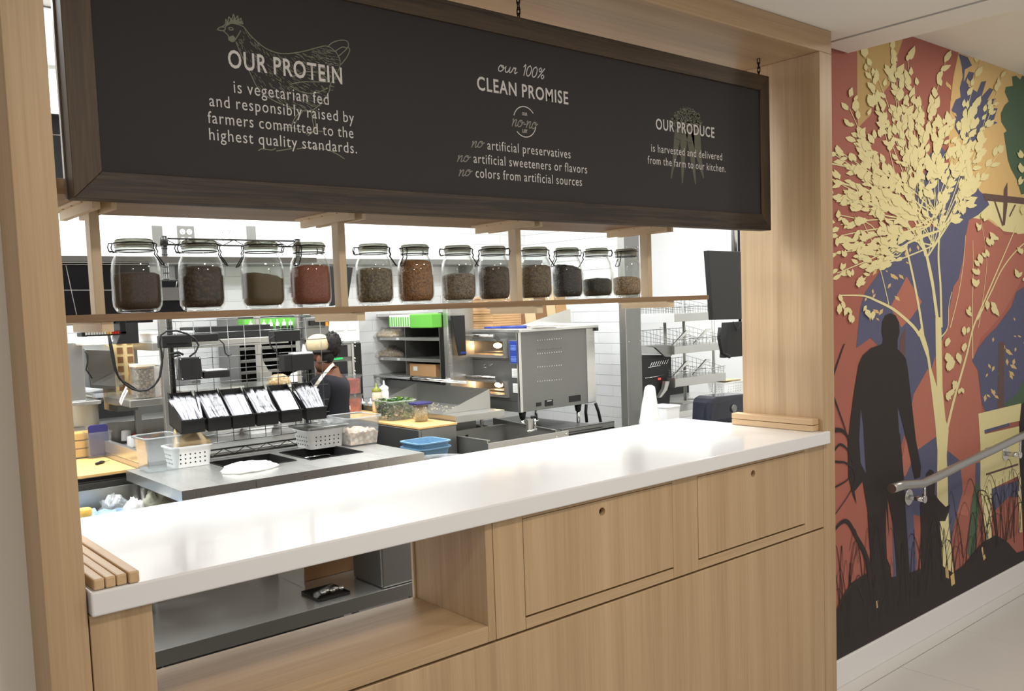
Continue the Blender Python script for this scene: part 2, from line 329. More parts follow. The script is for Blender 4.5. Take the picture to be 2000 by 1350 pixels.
# kitchen shell
kc = MB().box(-1.5, 7.6, 2.36, 7.2, KC, KC + .1).build('ceiling_kitchen', 'kceil'); struct(kc)
for k, x in enumerate([-1.2 + .61 * i for i in range(15)]):
    pass
g = MB()
for i in range(15): g.box(-1.3 + .61 * i, -1.3 + .61 * i + .024, 2.4, 7.1, KC - .006, KC - .0002)
for j in range(8): g.box(-1.5, 7.6, 2.42 + .61 * j, 2.444 + .61 * j, KC - .005, KC - .0003)
struct(g.build('trim_ceiling', 'white'))
for i, (kx, ky) in enumerate(KITCHEN_LIGHTS):
    o = thing('light_panel', 'bright kitchen ceiling panel light ' + ['seen in the gap left of the sign', 'over the cubby shelves', 'over the left end of the prep table', 'over the oven table', 'over the hanging monitor', 'over the wire display rack', 'over the far left corner'][i], 'light', (kx, ky, KC), 'kitchen ceiling panel lights')
    MB().box(kx - .30, kx + .30, ky - .43, ky + .43, KC - .0115, KC - .0065).build('housing', 'white', o)
def tiled(name, origin, du, nu, nv, tw, th, nrm, skip=None):
    """tiled wall: a grout slab carries separate tiles laid in running bond; du is the run direction"""
    wl = thing(name, None, None, origin); struct(wl)
    du = Vector(du); nrm = Vector(nrm); O = Vector(origin); up = Vector((0, 0, 1))
    pr = None; n = 0; extra = MB()
    def hexat(mb, a0, a1, z0, z1, d):
        p = O + du * a0 + up * z0; q = O + du * a1 + up * z0
        mb.hexa([p, q, q + up * (z1 - z0), p + up * (z1 - z0)] + [r + nrm * d for r in (p, q, q + up * (z1 - z0), p + up * (z1 - z0))])
    g = MB(); hexat(g, 0, nu * tw, -.0, nv * th, -.1); g.build('grout_bed', 'grout', wl)
    for j in range(nv):
        for i in range(nu + 1):
            a0 = i * tw - (tw / 2 if j % 2 else 0); a1 = a0 + tw
            if a0 < -tw * .3: a0 = 0
            a1 = min(a1, nu * tw)
            if a1 - a0 < .03: continue
            if skip and skip(j, (a0 + a1) / 2): 
                hexat(extra, a0 + .0007, a1 - .0007, j * th + .0009, (j + 1) * th - .0009, .003); continue
            if n < 290 and abs(a1 - a0 - tw) < 1e-6:
                if pr is None:
                    t = MB(); hexat(t, a0 + .0007, a1 - .0007, j * th + .0009, (j + 1) * th - .0009, .003); pr = t.build('tile', 'tile', wl, bevel=.0008, seg=1); p0 = (a0, j * th)
                else:
                    c = pr.copy(); COL.objects.link(c); c.parent = wl; c.location = du * (a0 - p0[0]) + up * (j * th - p0[1])
                n += 1
            else: hexat(extra, a0 + .0007, a1 - .0007, j * th + .0009, (j + 1) * th - .0009, .003)
    if extra.v: extra.build('far_tiles', 'tile', wl, kind='stuff')
    return wl
TH = .0805; z0 = FL
tiled('wall_back', (-.6, BY, z0), (1, 0, 0), 18, 40, .308, TH, (0, -1, 0), skip=lambda j, a: j < 12 or j > 32)
tiled('wall_side', (RX, BY, z0), (0, -1, 0), 4, 40, .2725, TH, (-1, 0, 0), skip=lambda j, a: False)
w = MB().box(RX, 5.06, PY + .002, BY + .1, FL, KC).build('wall_far_side', 'white'); struct(w)
w = MB().box(5.06, 7.6, 6.6, 6.7, FL, KC).build('wall_far', 'white'); struct(w)
w = MB().box(7.4, 7.5, 2.0, 6.7, FL, KC).build('wall_far_right', 'white'); struct(w)
w = MB().box(-1.0, -.9, 2.0, BY + .1, FL, KC).build('wall_kitchen_left', 'white'); struct(w)
# steel corner guard on the wall end
o = thing('corner_guard', 'tall brushed steel cover on the end of the tiled kitchen wall', 'post', (5.0, PY, FL))
MB().box(RX - .009, RX + .045, PY - .02, PY - .003, FL, KC - .01).box(RX + .045, 5.075, PY - .012, PY - .002, FL, KC - .01).build('end_plate', 'steel_d', o, bevel=.002)
MB().box(RX - .012, RX - .006, PY - .02, PY + .045, FL, KC - .01).build('side_flange', 'steel', o, bevel=.001)
for i, (sx, sz) in enumerate(((4.93, 1.9), (4.93, 1.2), (5.05, 1.9), (5.05, 1.2))):
    MB().cyl((sx, PY - .022, sz), (sx, PY - .012, sz), .004, n=8).build('screw', 'steel_l', o)
# ---------------- counter ----------------
co = thing('service_counter', 'light oak service counter below the white quartz top, with finger-hole drawers', 'counter', (1.7, 1.76, FL))
CB = .9536
z_open = .687
def fp(name, x0, x1, z0, z1, mat='oak', y0=PF, y1=PF + .02, **k): return MB().box(x0, x1, y0, y1, z0, z1).build(name, mat, co, bevel=.001, seg=1, **k)
fp('left_panel', .4265, .540, FL, CB - .001)
fp('end_panel', 1.362, 1.386, .6445, CB - .001, y1=PF + .34)
fp('stile', 1.388, 1.488, .6445, CB - .001)
fp('stile', 2.092, 2.213, .6445, CB - .001)
fp('stile', 2.8225, 2.9455, .6445, CB - .001)
fp('rail', 1.489, 2.091, .942, CB - .001, 'oak_h'); fp('rail', 2.2135, 2.8215, .942, CB - .001, 'oak_h')
fp('rail', 1.489, 2.091, .6445, .6745, 'oak_h'); fp('rail', 2.2135, 2.8215, .6445, .6745, 'oak_h')
fp('lower_panel', .541, 2.9455, FL + .06, .6375)
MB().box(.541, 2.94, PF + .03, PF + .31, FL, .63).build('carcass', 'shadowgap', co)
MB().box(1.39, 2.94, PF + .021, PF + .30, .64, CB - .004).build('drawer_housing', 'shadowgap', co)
MB().box(.541, 1.3615, PF, PF + .335, .6445, z_open).build('shelf_board', 'oak_h', co, bevel=.0015)
MB().box(.541, 1.3615, PF + .02, PF + .335, .943, CB - .001).build('top_rail', 'oak_h', co)
MB().box(.4265, .540, PF + .021, PF + .335, FL, CB - .001).build('left_carcass', 'oak', co)
MB().box(1.3555, 1.3615, PF + .325, PF + .335, z_open, .943).build('edge_trim', 'maple_v', co)
for dx0, dx1, hx in ((1.4895, 2.0905, 1.786), (2.2150, 2.8200, 2.511)):
    zz0, zz1, hz, r = .681, .9405, .908, .0125; n = 20; y = PF
    ring = [(hx + r * math.cos(2 * math.pi * k / n), hz + r * math.sin(2 * math.pi * k / n)) for k in range(n)]
    outer = []
    for k in range(n):
        a = 2 * math.pi * k / n; ca, sa = math.cos(a), math.sin(a)
        ts = [((dx1 - hx) / ca) if ca > 1e-6 else ((dx0 - hx) / ca if ca < -1e-6 else 1e9), ((zz1 - hz) / sa) if sa > 1e-6 else ((zz0 - hz) / sa if sa < -1e-6 else 1e9)]
        t = min(ts); outer.append((hx + ca * t, hz + sa * t))
    mb = MB(); cor = [(dx1, zz1), (dx0, zz1), (dx0, zz0), (dx1, zz0)]
    vs = []; fs = []
    for yy in (y, y + .018):
        vs += [(a, yy, b) for a, b in ring] + [(a, yy, b) for a, b in outer] + [(a, yy, b) for a, b in cor]
    m = 2 * n + 4
    def corner_between(p, q):
        for ci, c in enumerate(cor):
            if (abs(p[0] - c[0]) < 1e-6 or abs(p[1] - c[1]) < 1e-6) and (abs(q[0] - c[0]) < 1e-6 or abs(q[1] - c[1]) < 1e-6):
                if not (abs(p[0] - q[0]) < 1e-6 or abs(p[1] - q[1]) < 1e-6): return ci
        return None
    loop = []
    for k in range(n):
        k2 = (k + 1) % n; ci = corner_between(outer[k], outer[k2]); a, b, c2, d = k, n + k, n + k2, k2
        face = [a, b] + ([2 * n + ci] if ci is not None else []) + [c2, d]
        fs.append(face); fs.append([q + m for q in face][::-1]); fs.append([k, k2, k2 + m, k + m])
        loop += [n + k] + ([2 * n + ci] if ci is not None else [])
    for i in range(len(loop)):
        a, b = loop[i], loop[(i + 1) % len(loop)]; fs.append([a, a + m, b + m, b])
    mb.add(vs, fs)
    dr = mb.build('drawer', 'oak', co)
    MB().lathe([(r + .0002, -.0), (r - .0008, 0), (r - .0008, -.017), (r + .0002, -.017)], (0, 0, 0), 20)
    hb_ = MB(); hb_.tube([(hx + (r - .0004) * math.cos(2 * math.pi * k / 20), y + .0005, hz + (r - .0004) * math.sin(2 * math.pi * k / 20)) for k in range(20)], .0005, 4, True); hb_.build('finger_hole', 'strip', dr)
# quartz top
wt = MB().box(.4275, 2.946, 1.735, 2.43, CB, 1.0).box(2.946, 2.968, 1.735, 1.752, CB, 1.0)
o = wt.build('countertop', 'quartz', bevel=.004, seg=3); tag(o, 'long white quartz countertop running the length of the pass-through', 'countertop')
# maple strips lying on the top
for i, (x0, x1) in enumerate(((.4345, .4535), (.4550, .4735), (.4750, .4935), (.4960, .5155))):
    tx = ['against the left portal post', 'second from the left portal post', 'third from the left portal post', 'farthest out from the left portal post'][i]
    o = MB().box(x0 + .001, x1 + .001, 1.742 - (.004 if i == 3 else 0), 2.20 - i * .01, 1.0008, 1.0215 + (.002 if i == 3 else 0)).build('wood_strip', 'strip', bevel=.003, seg=2)
    tag(o, 'maple strip lying on the white countertop, ' + tx, 'strip', 'maple strips at the left end of the countertop')
for i in range(2):
    o = MB().box(2.906, 2.9465, 1.770, 2.125, 1.0008 + i * .0235, 1.0225 + i * .0235).build('wood_strip', 'strip', bevel=.002)
    tag(o, ['lower', 'upper'][i] + ' of the two stacked maple strips beside the right portal post', 'strip', 'stacked maple strips at the right end of the countertop')
# ---------------- hanging chalkboard sign ----------------
SY = 1.913; SX0, SX1, SZ0, SZ1 = .493, 2.8765, 1.7425, 2.2986
sg = thing('hanging_sign', 'long black chalkboard-style sign in a dark oak frame hung above the counter', 'sign', (1.685, 1.935, 2.02))
fw = .056; yb = SY + .045
def fr(name, pts, mat): MB().prism([(x, SY, z) for x, z in pts], (0, .045, 0)).build(name, mat, sg, bevel=.001, seg=1)
fr('frame_board', [(SX0, SZ0), (SX1, SZ0), (SX1 - fw, SZ0 + fw), (SX0 + fw, SZ0 + fw)], 'dark')
fr('frame_board', [(SX0 + fw, SZ1 - fw), (SX1 - fw, SZ1 - fw), (SX1, SZ1), (SX0, SZ1)], 'dark')
fr('frame_board', [(SX0, SZ0), (SX0 + fw, SZ0 + fw), (SX0 + fw, SZ1 - fw), (SX0, SZ1)], 'dark_v')
fr('frame_board', [(SX1 - fw, SZ0 + fw), (SX1, SZ0), (SX1, SZ1), (SX1 - fw, SZ1 - fw)], 'dark_v')
MB().box(SX0 + fw - .004, SX1 - fw + .004, SY + .008, SY + .03, SZ0 + fw - .004, SZ1 - fw + .004).build('panel', 'board', sg)
MB().box(SX0 - .003, SX1 + .003, yb + .0005, yb + .012, SZ0 + .002, SZ1 - .001).build('back_edge', 'steel', sg)
TY = SY + .0078
def sxz(u, v): p = at(u, v, Y=TY); return p.x, p.z
def text_mesh(s, bold=0, shear=0):
    cu = bpy.data.curves.new('t', 'FONT'); cu.body = s; cu.offset = bold; cu.shear = shear; cu.space_character = 1.13; cu.space_word = .85; cu.resolution_u = 3
    ob = bpy.data.objects.new('t', cu); COL.objects.link(ob)
    dg = bpy.context.evaluated_depsgraph_get(); me = bpy.data.meshes.new_from_object(ob.evaluated_get(dg))
    bpy.data.objects.remove(ob); bpy.data.curves.remove(cu); return me
def lettering(s, u0, v0, u1, h, mat='letter', bold=.012, shear=0, parent=None, name='lettering', ref=None, rise=0):
    """one printed line: baseline starts at (u0, v0), ends at u1; h is the letter height in metres for ref glyph span"""
    parent = parent or sg
    me = text_mesh(s, bold, shear); vs = [v.co.copy() for v in me.vertices]
    rf = text_mesh(ref or 'H', bold, shear); rh = max(v.co.y for v in rf.vertices); bpy.data.meshes.remove(rf)
    x0, z0 = sxz(u0, v0); x1, _ = sxz(u1, v0)
    a, b = min(v.x for v in vs), max(v.x for v in vs); kx = (x1 - x0) / (b - a); kz = h / rh
    org = ORI[parent.name]
    for v in me.vertices: v.co = Vector((x0 + (v.co.x - a) * kx, TY - .0003, z0 + v.co.y * kz + rise * (v.co.x - a) * kx)) - org
    me.materials.clear(); me.materials.append(M[mat]); o = bpy.data.objects.new(name, me); COL.objects.link(o); o.parent = parent
    return o
def hgt(u, va, vb): return abs(sxz(u, va)[1] - sxz(u, vb)[1])
lettering('OUR PROTEIN', 446, 131, 667, hgt(446, 131, 96.5), bold=.017)
lettering('is vegetarian fed', 457, 181, 641, hgt(457, 181, 157), bold=.0, ref='l')
lettering('and responsibly raised by', 409, 207, 690, hgt(440, 209, 186), bold=.0, ref='l')
lettering('farmers committed to the', 406, 240, 689, hgt(410, 241, 218), bold=.0, ref='l')
lettering('highest quality standards.', 409, 273, 696, hgt(410, 273, 250), bold=.0, ref='l')
lettering('CLEAN PROMISE', 932, 175, 1109, hgt(932, 175, 148.7), bold=.017)
lettering('artificial preservatives', 952, 292, 1114, hgt(1000, 297, 279), bold=.0, ref='l')
lettering('artificial sweeteners or flavors', 925, 318, 1146, hgt(1000, 325, 307), bold=.0, ref='l')
lettering('colors from artificial sources', 929, 346.5, 1136, hgt(1000, 352, 334), bold=.0, ref='l')
lettering('OUR', 1020, 225, 1029.5, hgt(1020, 225, 219), bold=.02)
lettering('LIST', 1020.5, 258.5, 1030, hgt(1020, 258.5, 252.5), bold=.02)
lettering('OUR PRODUCE', 1281, 252, 1395, hgt(1281, 252, 231), bold=.015)
lettering('is harvested and delivered', 1272, 296, 1410, hgt(1300, 299, 284), bold=.0, ref='l')
lettering('from the farm to our kitchen.', 1265, 319.5, 1417, hgt(1300, 322, 307), bold=.0, ref='l')
# hand-lettered words as brush strokes
def ribbon(mb, pts, w):
    """flat brush stroke in the sign plane through (x, z) points"""
    n = len(pts)
    for i in range(n - 1):
        (x0, z0), (x1, z1) = pts[i], pts[i + 1]; dx, dz = x1 - x0, z1 - z0; l = math.hypot(dx, dz) or 1e-6; nx, nz = -dz / l * w / 2, dx / l * w / 2; e = .3 * w / l
        x0 -= dx * e; x1 += dx * e; z0 -= dz * e; z1 += dz * e; y = TY - .0002 - .00001 * (i % 3)
        mb.poly([(x0 + nx, y, z0 + nz), (x0 - nx, y, z0 - nz), (x1 - nx, y, z1 - nz), (x1 + nx, y, z1 + nz)])
def smooth_pts(p, k=6):
    out = []; n = len(p)
    for i in range(n - 1):
        a, b, c, d = p[max(i - 1, 0)], p[i], p[i + 1], p[min(i + 2, n - 1)]
        for j in range(k):
            t = j / k; out.append(tuple(.5 * (2 * b[q] + (c[q] - a[q]) * t + (2 * a[q] - 5 * b[q] + 4 * c[q] - d[q]) * t * t + (3 * b[q] - a[q] - 3 * c[q] + d[q]) * t ** 3) for q in (0, 1)))
    return out + [p[-1]]
GL = {  # glyph strokes, x-height 1, slanted later
 'n': (.95, [[(0, .9), (.12, 1), (.1, 0)], [(.1, .25), (.35, .85), (.6, 1), (.62, .6), (.6, .1), (.75, 0), (.95, .2)]]),
 'o': (.95, [[(.55, .95), (.25, .95), (.05, .5), (.15, .05), (.45, .02), (.72, .45), (.6, .95), (.4, .8), (.7, .6), (1.0, .75)]]),
 'u': (.95, [[(.05, .95), (.05, .3), (.2, 0), (.45, .15), (.65, .9)], [(.66, .95), (.62, .3), (.75, .02), (.95, .25)]]),
 'r': (.8, [[(0, .25), (.2, .95), (.28, .85), (.5, .95), (.45, .4), (.5, .05), (.8, .3)]]),
 '1': (.55, [[(.05, 1.4), (.3, 1.8), (.3, 0)]]), '0': (.85, [[(.4, 1.8), (.1, 1.4), (.05, .5), (.3, 0), (.6, .4), (.65, 1.3), (.4, 1.8)]]),
 '%': (1.0, [[(.25, 1.8), (.05, 1.45), (.25, 1.1), (.45, 1.45), (.25, 1.8)], [(.85, 1.8), (.1, 0)], [(.75, .7), (.55, .35), (.75, 0), (.95, .35), (.75, .7)]]),
 '-': (.5, [[(.05, .45), (.4, .5)]]), ' ': (.7, [])}
def script(s, u0, v0, u1, xh, mat, w, rise=0, slant=.28):
    x0, z0 = sxz(u0, v0); x1, _ = sxz(u1, v0); tot = sum(GL[c][0] for c in s); k = (x1 - x0) / (tot + slant * 1); mb = MB(); x = 0
    for c in s:
        for st in GL[c][1]:
            st = smooth_pts(st, 5)
            ribbon(mb, [(x0 + (x + px + slant * py) * k, z0 + py * xh + rise * (x + px) * k) for px, py in st], w)
        x += GL[c][0]
    return mb.build('hand_lettering', mat, sg)
script('our 100%', 972, 138, 1064, hgt(972, 138, 126), 'letter', .0028, slant=.2)
for u, v, u1 in ((920, 288, 947), (892, 316, 920), (895, 344, 923)): script('no', u, v, u1, hgt(u, v, v - 12), 'letter_dim', .0024, rise=.10)
script('no-no', 999, 245.5, 1051, hgt(1020, 250, 237), 'letter_dim', .0028, rise=.0)
cx, cz = sxz(1025, 238); cr = hgt(1025, 252.6, 223)
mb = MB()
for a0, a1 in ((160, 40), (-15, -135)):
    n = 24; ribbon(mb, [(cx + cr * math.cos(math.radians(a0 + (a1 - a0) * k / n)), cz + cr * math.sin(math.radians(a0 + (a1 - a0) * k / n))) for k in range(n + 1)], .0026)
mb.build('round_emblem', 'letter', sg)
# chicken line drawing
def strokes(lines, w, name, mat='chalk', sm=4):
    mb = MB()
    for l in lines:
        p = [sxz(*q) for q in (smooth_pts(l, sm) if sm and len(l) > 2 else l)]; ribbon(mb, p, w)
    return mb.build(name, mat, sg)
TY += .0001
body = [(478, 55), (490, 70), (505, 84), (520, 95), (540, 103), (560, 105), (590, 101), (620, 93), (638, 90), (652, 98), (662, 112), (664, 128), (655, 150), (645, 165), (643, 178), (632, 196), (612, 214), (590, 216), (560, 207), (530, 194), (505, 174), (492, 150), (480, 125), (468, 100), (461, 82)]
lines = [body, [(424, 58), (430, 53), (440, 54), (436, 60), (424, 58)], [(436, 60), (446, 70), (447, 78), (456, 81), (463, 72), (470, 60)],
         [(434, 52), (440, 47), (441, 38), (445, 42), (447, 33), (452, 39), (456, 28), (459, 37), (464, 31), (465, 39), (471, 36), (470, 44), (475, 46)],
         [(440, 52), (450, 46), (462, 47), (475, 52), (478, 56)], [(447, 54), (453, 54), (455, 58), (448, 58), (447, 54)],
         [(640, 92), (648, 84), (662, 79), (677, 80), (680, 91), (668, 104), (660, 110)], [(680, 92), (683, 98), (677, 112), (666, 126)], [(655, 100), (668, 92), (678, 94)],
         [(588, 216), (575, 232), (568, 249)], [(592, 216), (580, 234), (573, 249)], [(545, 252), (560, 249), (568, 249), (590, 254)], [(607, 214), (611, 238), (614, 256)], [(612, 213), (616, 238), (618, 254)], [(598, 262), (612, 256), (630, 257)], [(612, 257), (602, 265)],
         [(566, 165), (590, 160), (612, 160), (640, 160)], [(566, 168), (590, 180), (615, 182), (640, 172)], [(570, 150), (600, 140), (628, 145), (642, 158)],
         [(505, 294), (512, 291), (530, 293), (538, 290)], [(540, 295), (560, 292), (570, 290)], [(580, 291), (610, 288), (640, 293), (660, 302), (672, 310)]]
rc = random.Random(3)
def inside(p, poly):
    c = False; j = len(poly) - 1
    for i in range(len(poly)):
        if (poly[i][1] > p[1]) != (poly[j][1] > p[1]) and p[0] < (poly[j][0] - poly[i][0]) * (p[1] - poly[i][1]) / (poly[j][1] - poly[i][1]) + poly[i][0]: c = not c
        j = i
    return c
hat = []
while len(hat) < 430:
    u, v = rc.uniform(440, 682), rc.uniform(55, 216)
    if not inside((u, v), body): continue
    edge = abs(v - 150) / 60 + (u > 560) * .5
    if rc.random() > .35 + .4 * edge: continue
    a = math.radians(62 - (u - 470) * .25 + rc.uniform(-12, 12)); l = rc.uniform(4, 11); hat.append([(u, v), (u + l * math.cos(a), v + l * math.sin(a))])
[strokes([l], .0022, 'outline_stroke') for l in lines]; strokes(hat, .0011, 'feather_hatching', sm=0)
mb = MB()
mb.poly([(sxz(u, v)[0], TY, sxz(u, v)[1]) for u, v in ((440, 52), (443, 40), (448, 44), (450, 34), (455, 40), (457, 30), (461, 40), (466, 34), (468, 42), (474, 40), (475, 48), (462, 46), (450, 46))])
mb.poly([(sxz(u, v)[0], TY, sxz(u, v)[1]) for u, v in ((446, 72), (449, 80), (456, 81), (460, 74), (455, 69))]); mb.build('comb_and_wattle', 'chalk', sg)
# bunch of root vegetables
lf = []
for k in range(420):
    a = rc.uniform(0, 2 * math.pi); r = math.sqrt(rc.random()); u = 1341 + 29 * r * math.cos(a); v = 228 + 19 * r * math.sin(a) + abs(u - 1341) * .3
    b = rc.uniform(0, 2 * math.pi); lf.append([(u, v), (u + 2.4 * math.cos(b), v + 3.2 * math.sin(b))])
strokes(lf, .0026, 'leafy_tops', sm=0)
mb = MB()
for a, b, tip in ((1317, 1330, (1310.5, 349)), (1328, 1343, (1332.5, 358)), (1340, 1356, (1358.5, 360)), (1350, 1368, (1374, 348))):
    pts = [(a, 262), (a + 2, 252), (b - 2, 252), (b, 264), ((b * .55 + tip[0] * .45), 310), (tip[0] + 1, tip[1]), (tip[0] - 1, tip[1]), ((a * .55 + tip[0] * .45), 310)]
    mb.poly([(sxz(u, v)[0], TY - .0001 - .00004 * (a % 2), sxz(u, v)[1]) for u, v in pts])
mb.build('root_vegetables', 'root', sg)
strokes([[(1320, 258), (1334, 262)], [(1318, 270), (1330, 274)], [(1322, 285), (1330, 288)], [(1345, 262), (1352, 268)], [(1338, 275), (1350, 280)], [(1356, 300), (1364, 303)], [(1335, 292), (1342, 300)]], .0016, 'root_shading', 'board', sm=0)
# chains
for u in (1013, 1482):
    x = at(u, 33 if u < 1100 else 147, Y=SY + .02).x; zt = SZ1
    ch = thing('hanging_chain', 'black link chain holding the sign, ' + ('at its middle' if u < 1100 else 'at its right end'), 'chain', (x, SY + .02, zt), 'sign chains')
    n = 4
    for k in range(n):
        zc = zt + .0075 + k * .0155; hw, hh, r = .0048, .0105, .0019; T = Matrix.Rotation(math.pi / 2 * (k % 2) + .3, 3, 'Z')
        pts = [Vector((x, SY + .02, zc)) + T @ Vector((hw * math.cos(a), 0, (hh - hw) * (1 if math.sin(a) > 0 else -1) + hw * math.sin(a))) for a in [2 * math.pi * q / 14 for q in range(14)]]
        MB().tube(pts, r, 6, True).build('link', 'iron', ch)
# ---------------- hanging shelf with jars ----------------
hs = thing('hanging_shelf', 'light wooden shelf holding glass jars, hung under a board behind the sign', 'shelf', (1.5, 2.15, 1.5))
MB().box(.36, 2.52, 1.985, 2.34, 1.758, 1.79).build('top_board', 'brown', hs, bevel=.001)
MB().box(.36, 2.575, 1.97, 2.33, 1.4965, 1.512).build('shelf_board', 'brown', hs, bevel=.001)
for xu in (.576, 1.186, 1.797, 2.402):
    MB().box(xu - .0105, xu + .0105, 2.09, 2.125, 1.512, 1.758).build('upright', 'maple_v', hs, bevel=.001)
    MB().box(xu - .026, xu - .0105, 2.0, 2.27, 1.733, 1.758).box(xu - .042, xu - .026, 2.0, 2.27, 1.7525, 1.758).build('cleat', 'maple', hs, bevel=.0008, seg=1)
    MB().box(xu + .0105, xu + .022, 2.0, 2.25, 1.733, 1.758).build('cleat', 'maple', hs, bevel=.0008, seg=1)
    MB().box(xu - .030, xu - .006, 1.98, 2.205, 1.4745, 1.4965).box(xu - .045, xu - .03, 1.98, 2.205, 1.492, 1.4965).build('foot_cleat', 'maple', hs, bevel=.0008, seg=1)
    sc = MB()
    for yy in (2.05, 2.13, 2.2): sc.cyl((xu - .034, yy, 1.7525), (xu - .034, yy, 1.7515), .0025, n=8)
    sc.build('screws', 'wired', hs)
JARS = [(.660, .106, .62, 0.00, 'cocoa-brown ground spice', 0), (.809, .104, .73, .02, 'dark brown peppercorns', 0), (.964, .103, .58, -.16, 'olive-brown ground spice', 180),
        (1.094, .103, .75, .03, 'brick-red ground paprika', 250), (1.285, .101, .70, .0, 'grey-green lentils', 0), (1.420, .101, .86, -.03, 'golden flax seeds', 240),
        (1.570, .099, .58, .02, 'grey-pink quinoa', 0), (1.704, .096, .73, .0, 'dark brown mixed grain', 180), (1.871, .101, .76, .03, 'grey-brown seeds', 0),
        (2.010, .097, .74, -.22, 'black-purple rice', 210), (2.147, .099, .44, .0, 'dark green dried herbs', 180), (2.292, .098, .47, -.04, 'tan barley grain', 230)]
FILL = [grain('spice_cocoa', [(74, 56, 44), (92, 70, 54), (64, 48, 38)], 420, .9, .2), grain('peppercorn', [(58, 44, 26), (84, 64, 40), (44, 32, 18)], 130, .7, 1), grain('spice_olive', [(110, 92, 58), (118, 98, 62), (104, 88, 56)], 900, .9, .1),
        grain('paprika', [(158, 86, 60), (168, 96, 68), (148, 78, 54)], 500, .9, .2), grain('lentil', [(112, 98, 70), (150, 134, 100), (72, 60, 42)], 170, .6, .9), grain('flax', [(160, 104, 48), (186, 130, 70), (128, 78, 34)], 210, .5, .8),
        grain('quinoa', [(138, 122, 100), (170, 150, 126), (92, 80, 62)], 260, .7, .8), grain('mixed_grain', [(78, 58, 36), (112, 88, 56), (48, 34, 22)], 240, .7, .8), grain('seed_brown', [(118, 98, 70), (140, 120, 88), (84, 68, 46)], 230, .7, .6),
        grain('black_rice', [(34, 26, 28), (48, 38, 40), (24, 18, 20)], 230, .4, .7), grain('herb', [(46, 46, 28), (66, 64, 40), (30, 32, 18)], 200, .8, .9), grain('barley', [(170, 142, 104), (196, 168, 130), (132, 106, 72)], 210, .7, .8)]
def jar(i, x, dia, fill, tilt, what, ca):
    r = dia / 2; zb = 1.5125; c = (x, 2.10, zb); H = .168
    j = thing('glass_jar', 'clear clip-top glass jar of %s on the hanging shelf' % what, 'jar', c, 'clip-top jars on the hanging shelf')
    out = [(.001, .004), (r * .62, .001), (r * .84, .004), (r * .97, .016), (r, .03), (r, .075), (r * .985, .098), (r * .92, .117), (r * .80, .130), (r * .735, .136), (r * .735, .141), (r * .77, .143), (r * .77, .148)]
    inn = [(a - .002, max(b, .007)) for a, b in out[::-1][1:] if a - .002 > 0] + [(.001, .009)]
    MB().lathe(out + inn, c, 36, sq=.07).build('jar_body', 'glass', j)
    MB().lathe([(r * .76, .1482), (r * .79, .1482), (r * .79, .1515), (r * .76, .1515)], c, 30).build('gasket', 'lidglass', j)
    lid = [(r * .72, .1517), (r * .80, .1517), (r * .81, .156), (r * .79, .163), (r * .70, .1665), (r * .5, .1655), (.001, .164), (.001, .160), (r * .5, .161), (r * .72, .1517)]
    MB().lathe(lid, c, 32).build('lid', 'lidglass', j)
    w = MB(); zc = Vector(c)
    for rr, zz in ((r * .765, .1405), (r * .825, .1575)):
        w.tube([zc + Vector((rr * math.cos(a), rr * math.sin(a), zz)) for a in [2 * math.pi * q / 28 for q in range(28)]], .0015, 5, True)
    # clasp and hinge loops, on opposite sides
    base = math.radians(ca + 40 - 2)   # seen side-on from the hall
    def P(a, rr, zz): return zc + Vector((rr * math.cos(a), rr * math.sin(a), zz))
    dx = math.radians(9)
    h = math.pi - math.radians(40) + math.radians(ca)   # hinge side
    h = -math.radians(40) + math.pi + math.radians(ca); cl = h + math.pi
    w.tube([P(h - dx, r * .8, .158), P(h - dx, r * 1.02, .159), P(h - dx, r * 1.08, .15), P(h - dx, r * 1.0, .139), P(h - dx, r * .82, .1405)], .0015, 5)
    w.tube([P(h + dx, r * .8, .158), P(h + dx, r * 1.02, .159), P(h + dx, r * 1.08, .15), P(h + dx, r * 1.0, .139), P(h + dx, r * .82, .1405)], .0015, 5)
    w.tube([P(h - dx, r * 1.05, .142), P(h + dx, r * 1.05, .142)], .0015, 5)
    for sgn in (-1, 1):
        w.tube([P(cl + sgn * dx, r * .8, .158), P(cl + sgn * dx, r * .92, .155), P(cl + sgn * dx, r * .88, .146), P(cl + sgn * dx, r * .95, .138), P(cl + sgn * dx * .9, r * .9, .132), P(cl + sgn * dx * .8, r * 1.2, .108)], .0015, 5)
    w.tube([P(cl - dx * .8, r * 1.2, .108), P(cl, r * 1.25, .106), P(cl + dx * .8, r * 1.2, .108)], .0015, 5)
    w.build('wire_clasp', 'wired', j)
    hf = .005 + fill * .135; ri = r - .0028
    prof = [(.001, .0095), (ri * .82, .0097), (ri * .96, .018), (ri, .031)]
    zs = [z for z in (.05, .075, .095, .11, .122) if z < hf - .008]
    def wall(z): 
        for (a, b), (a2, b2) in zip(out, out[1:]):
            if b <= z <= b2 and b2 > b: return a + (a2 - a) * (z - b) / (b2 - b) - .0028
        return ri
    prof += [(wall(z), z) for z in zs]; k0 = len(prof)
    top = hf
    prof += [(wall(top - .004), top - .004), (wall(top) * .8, top + .001), (wall(top) * .4, top + .003), (.001, top + .004)]
    rj = random.Random(i)
    mb = MB().lathe(prof, c, 32, sq=.07)
    for v in mb.v:
        if v.z - zb > top - .0055:
            v.z += tilt * (v.x - x) + rj.uniform(-.0012, .0012)
    mb.build('jar_filling', FILL[i], j, kind='stuff')
for i, a in enumerate(JARS): jar(i, *a)
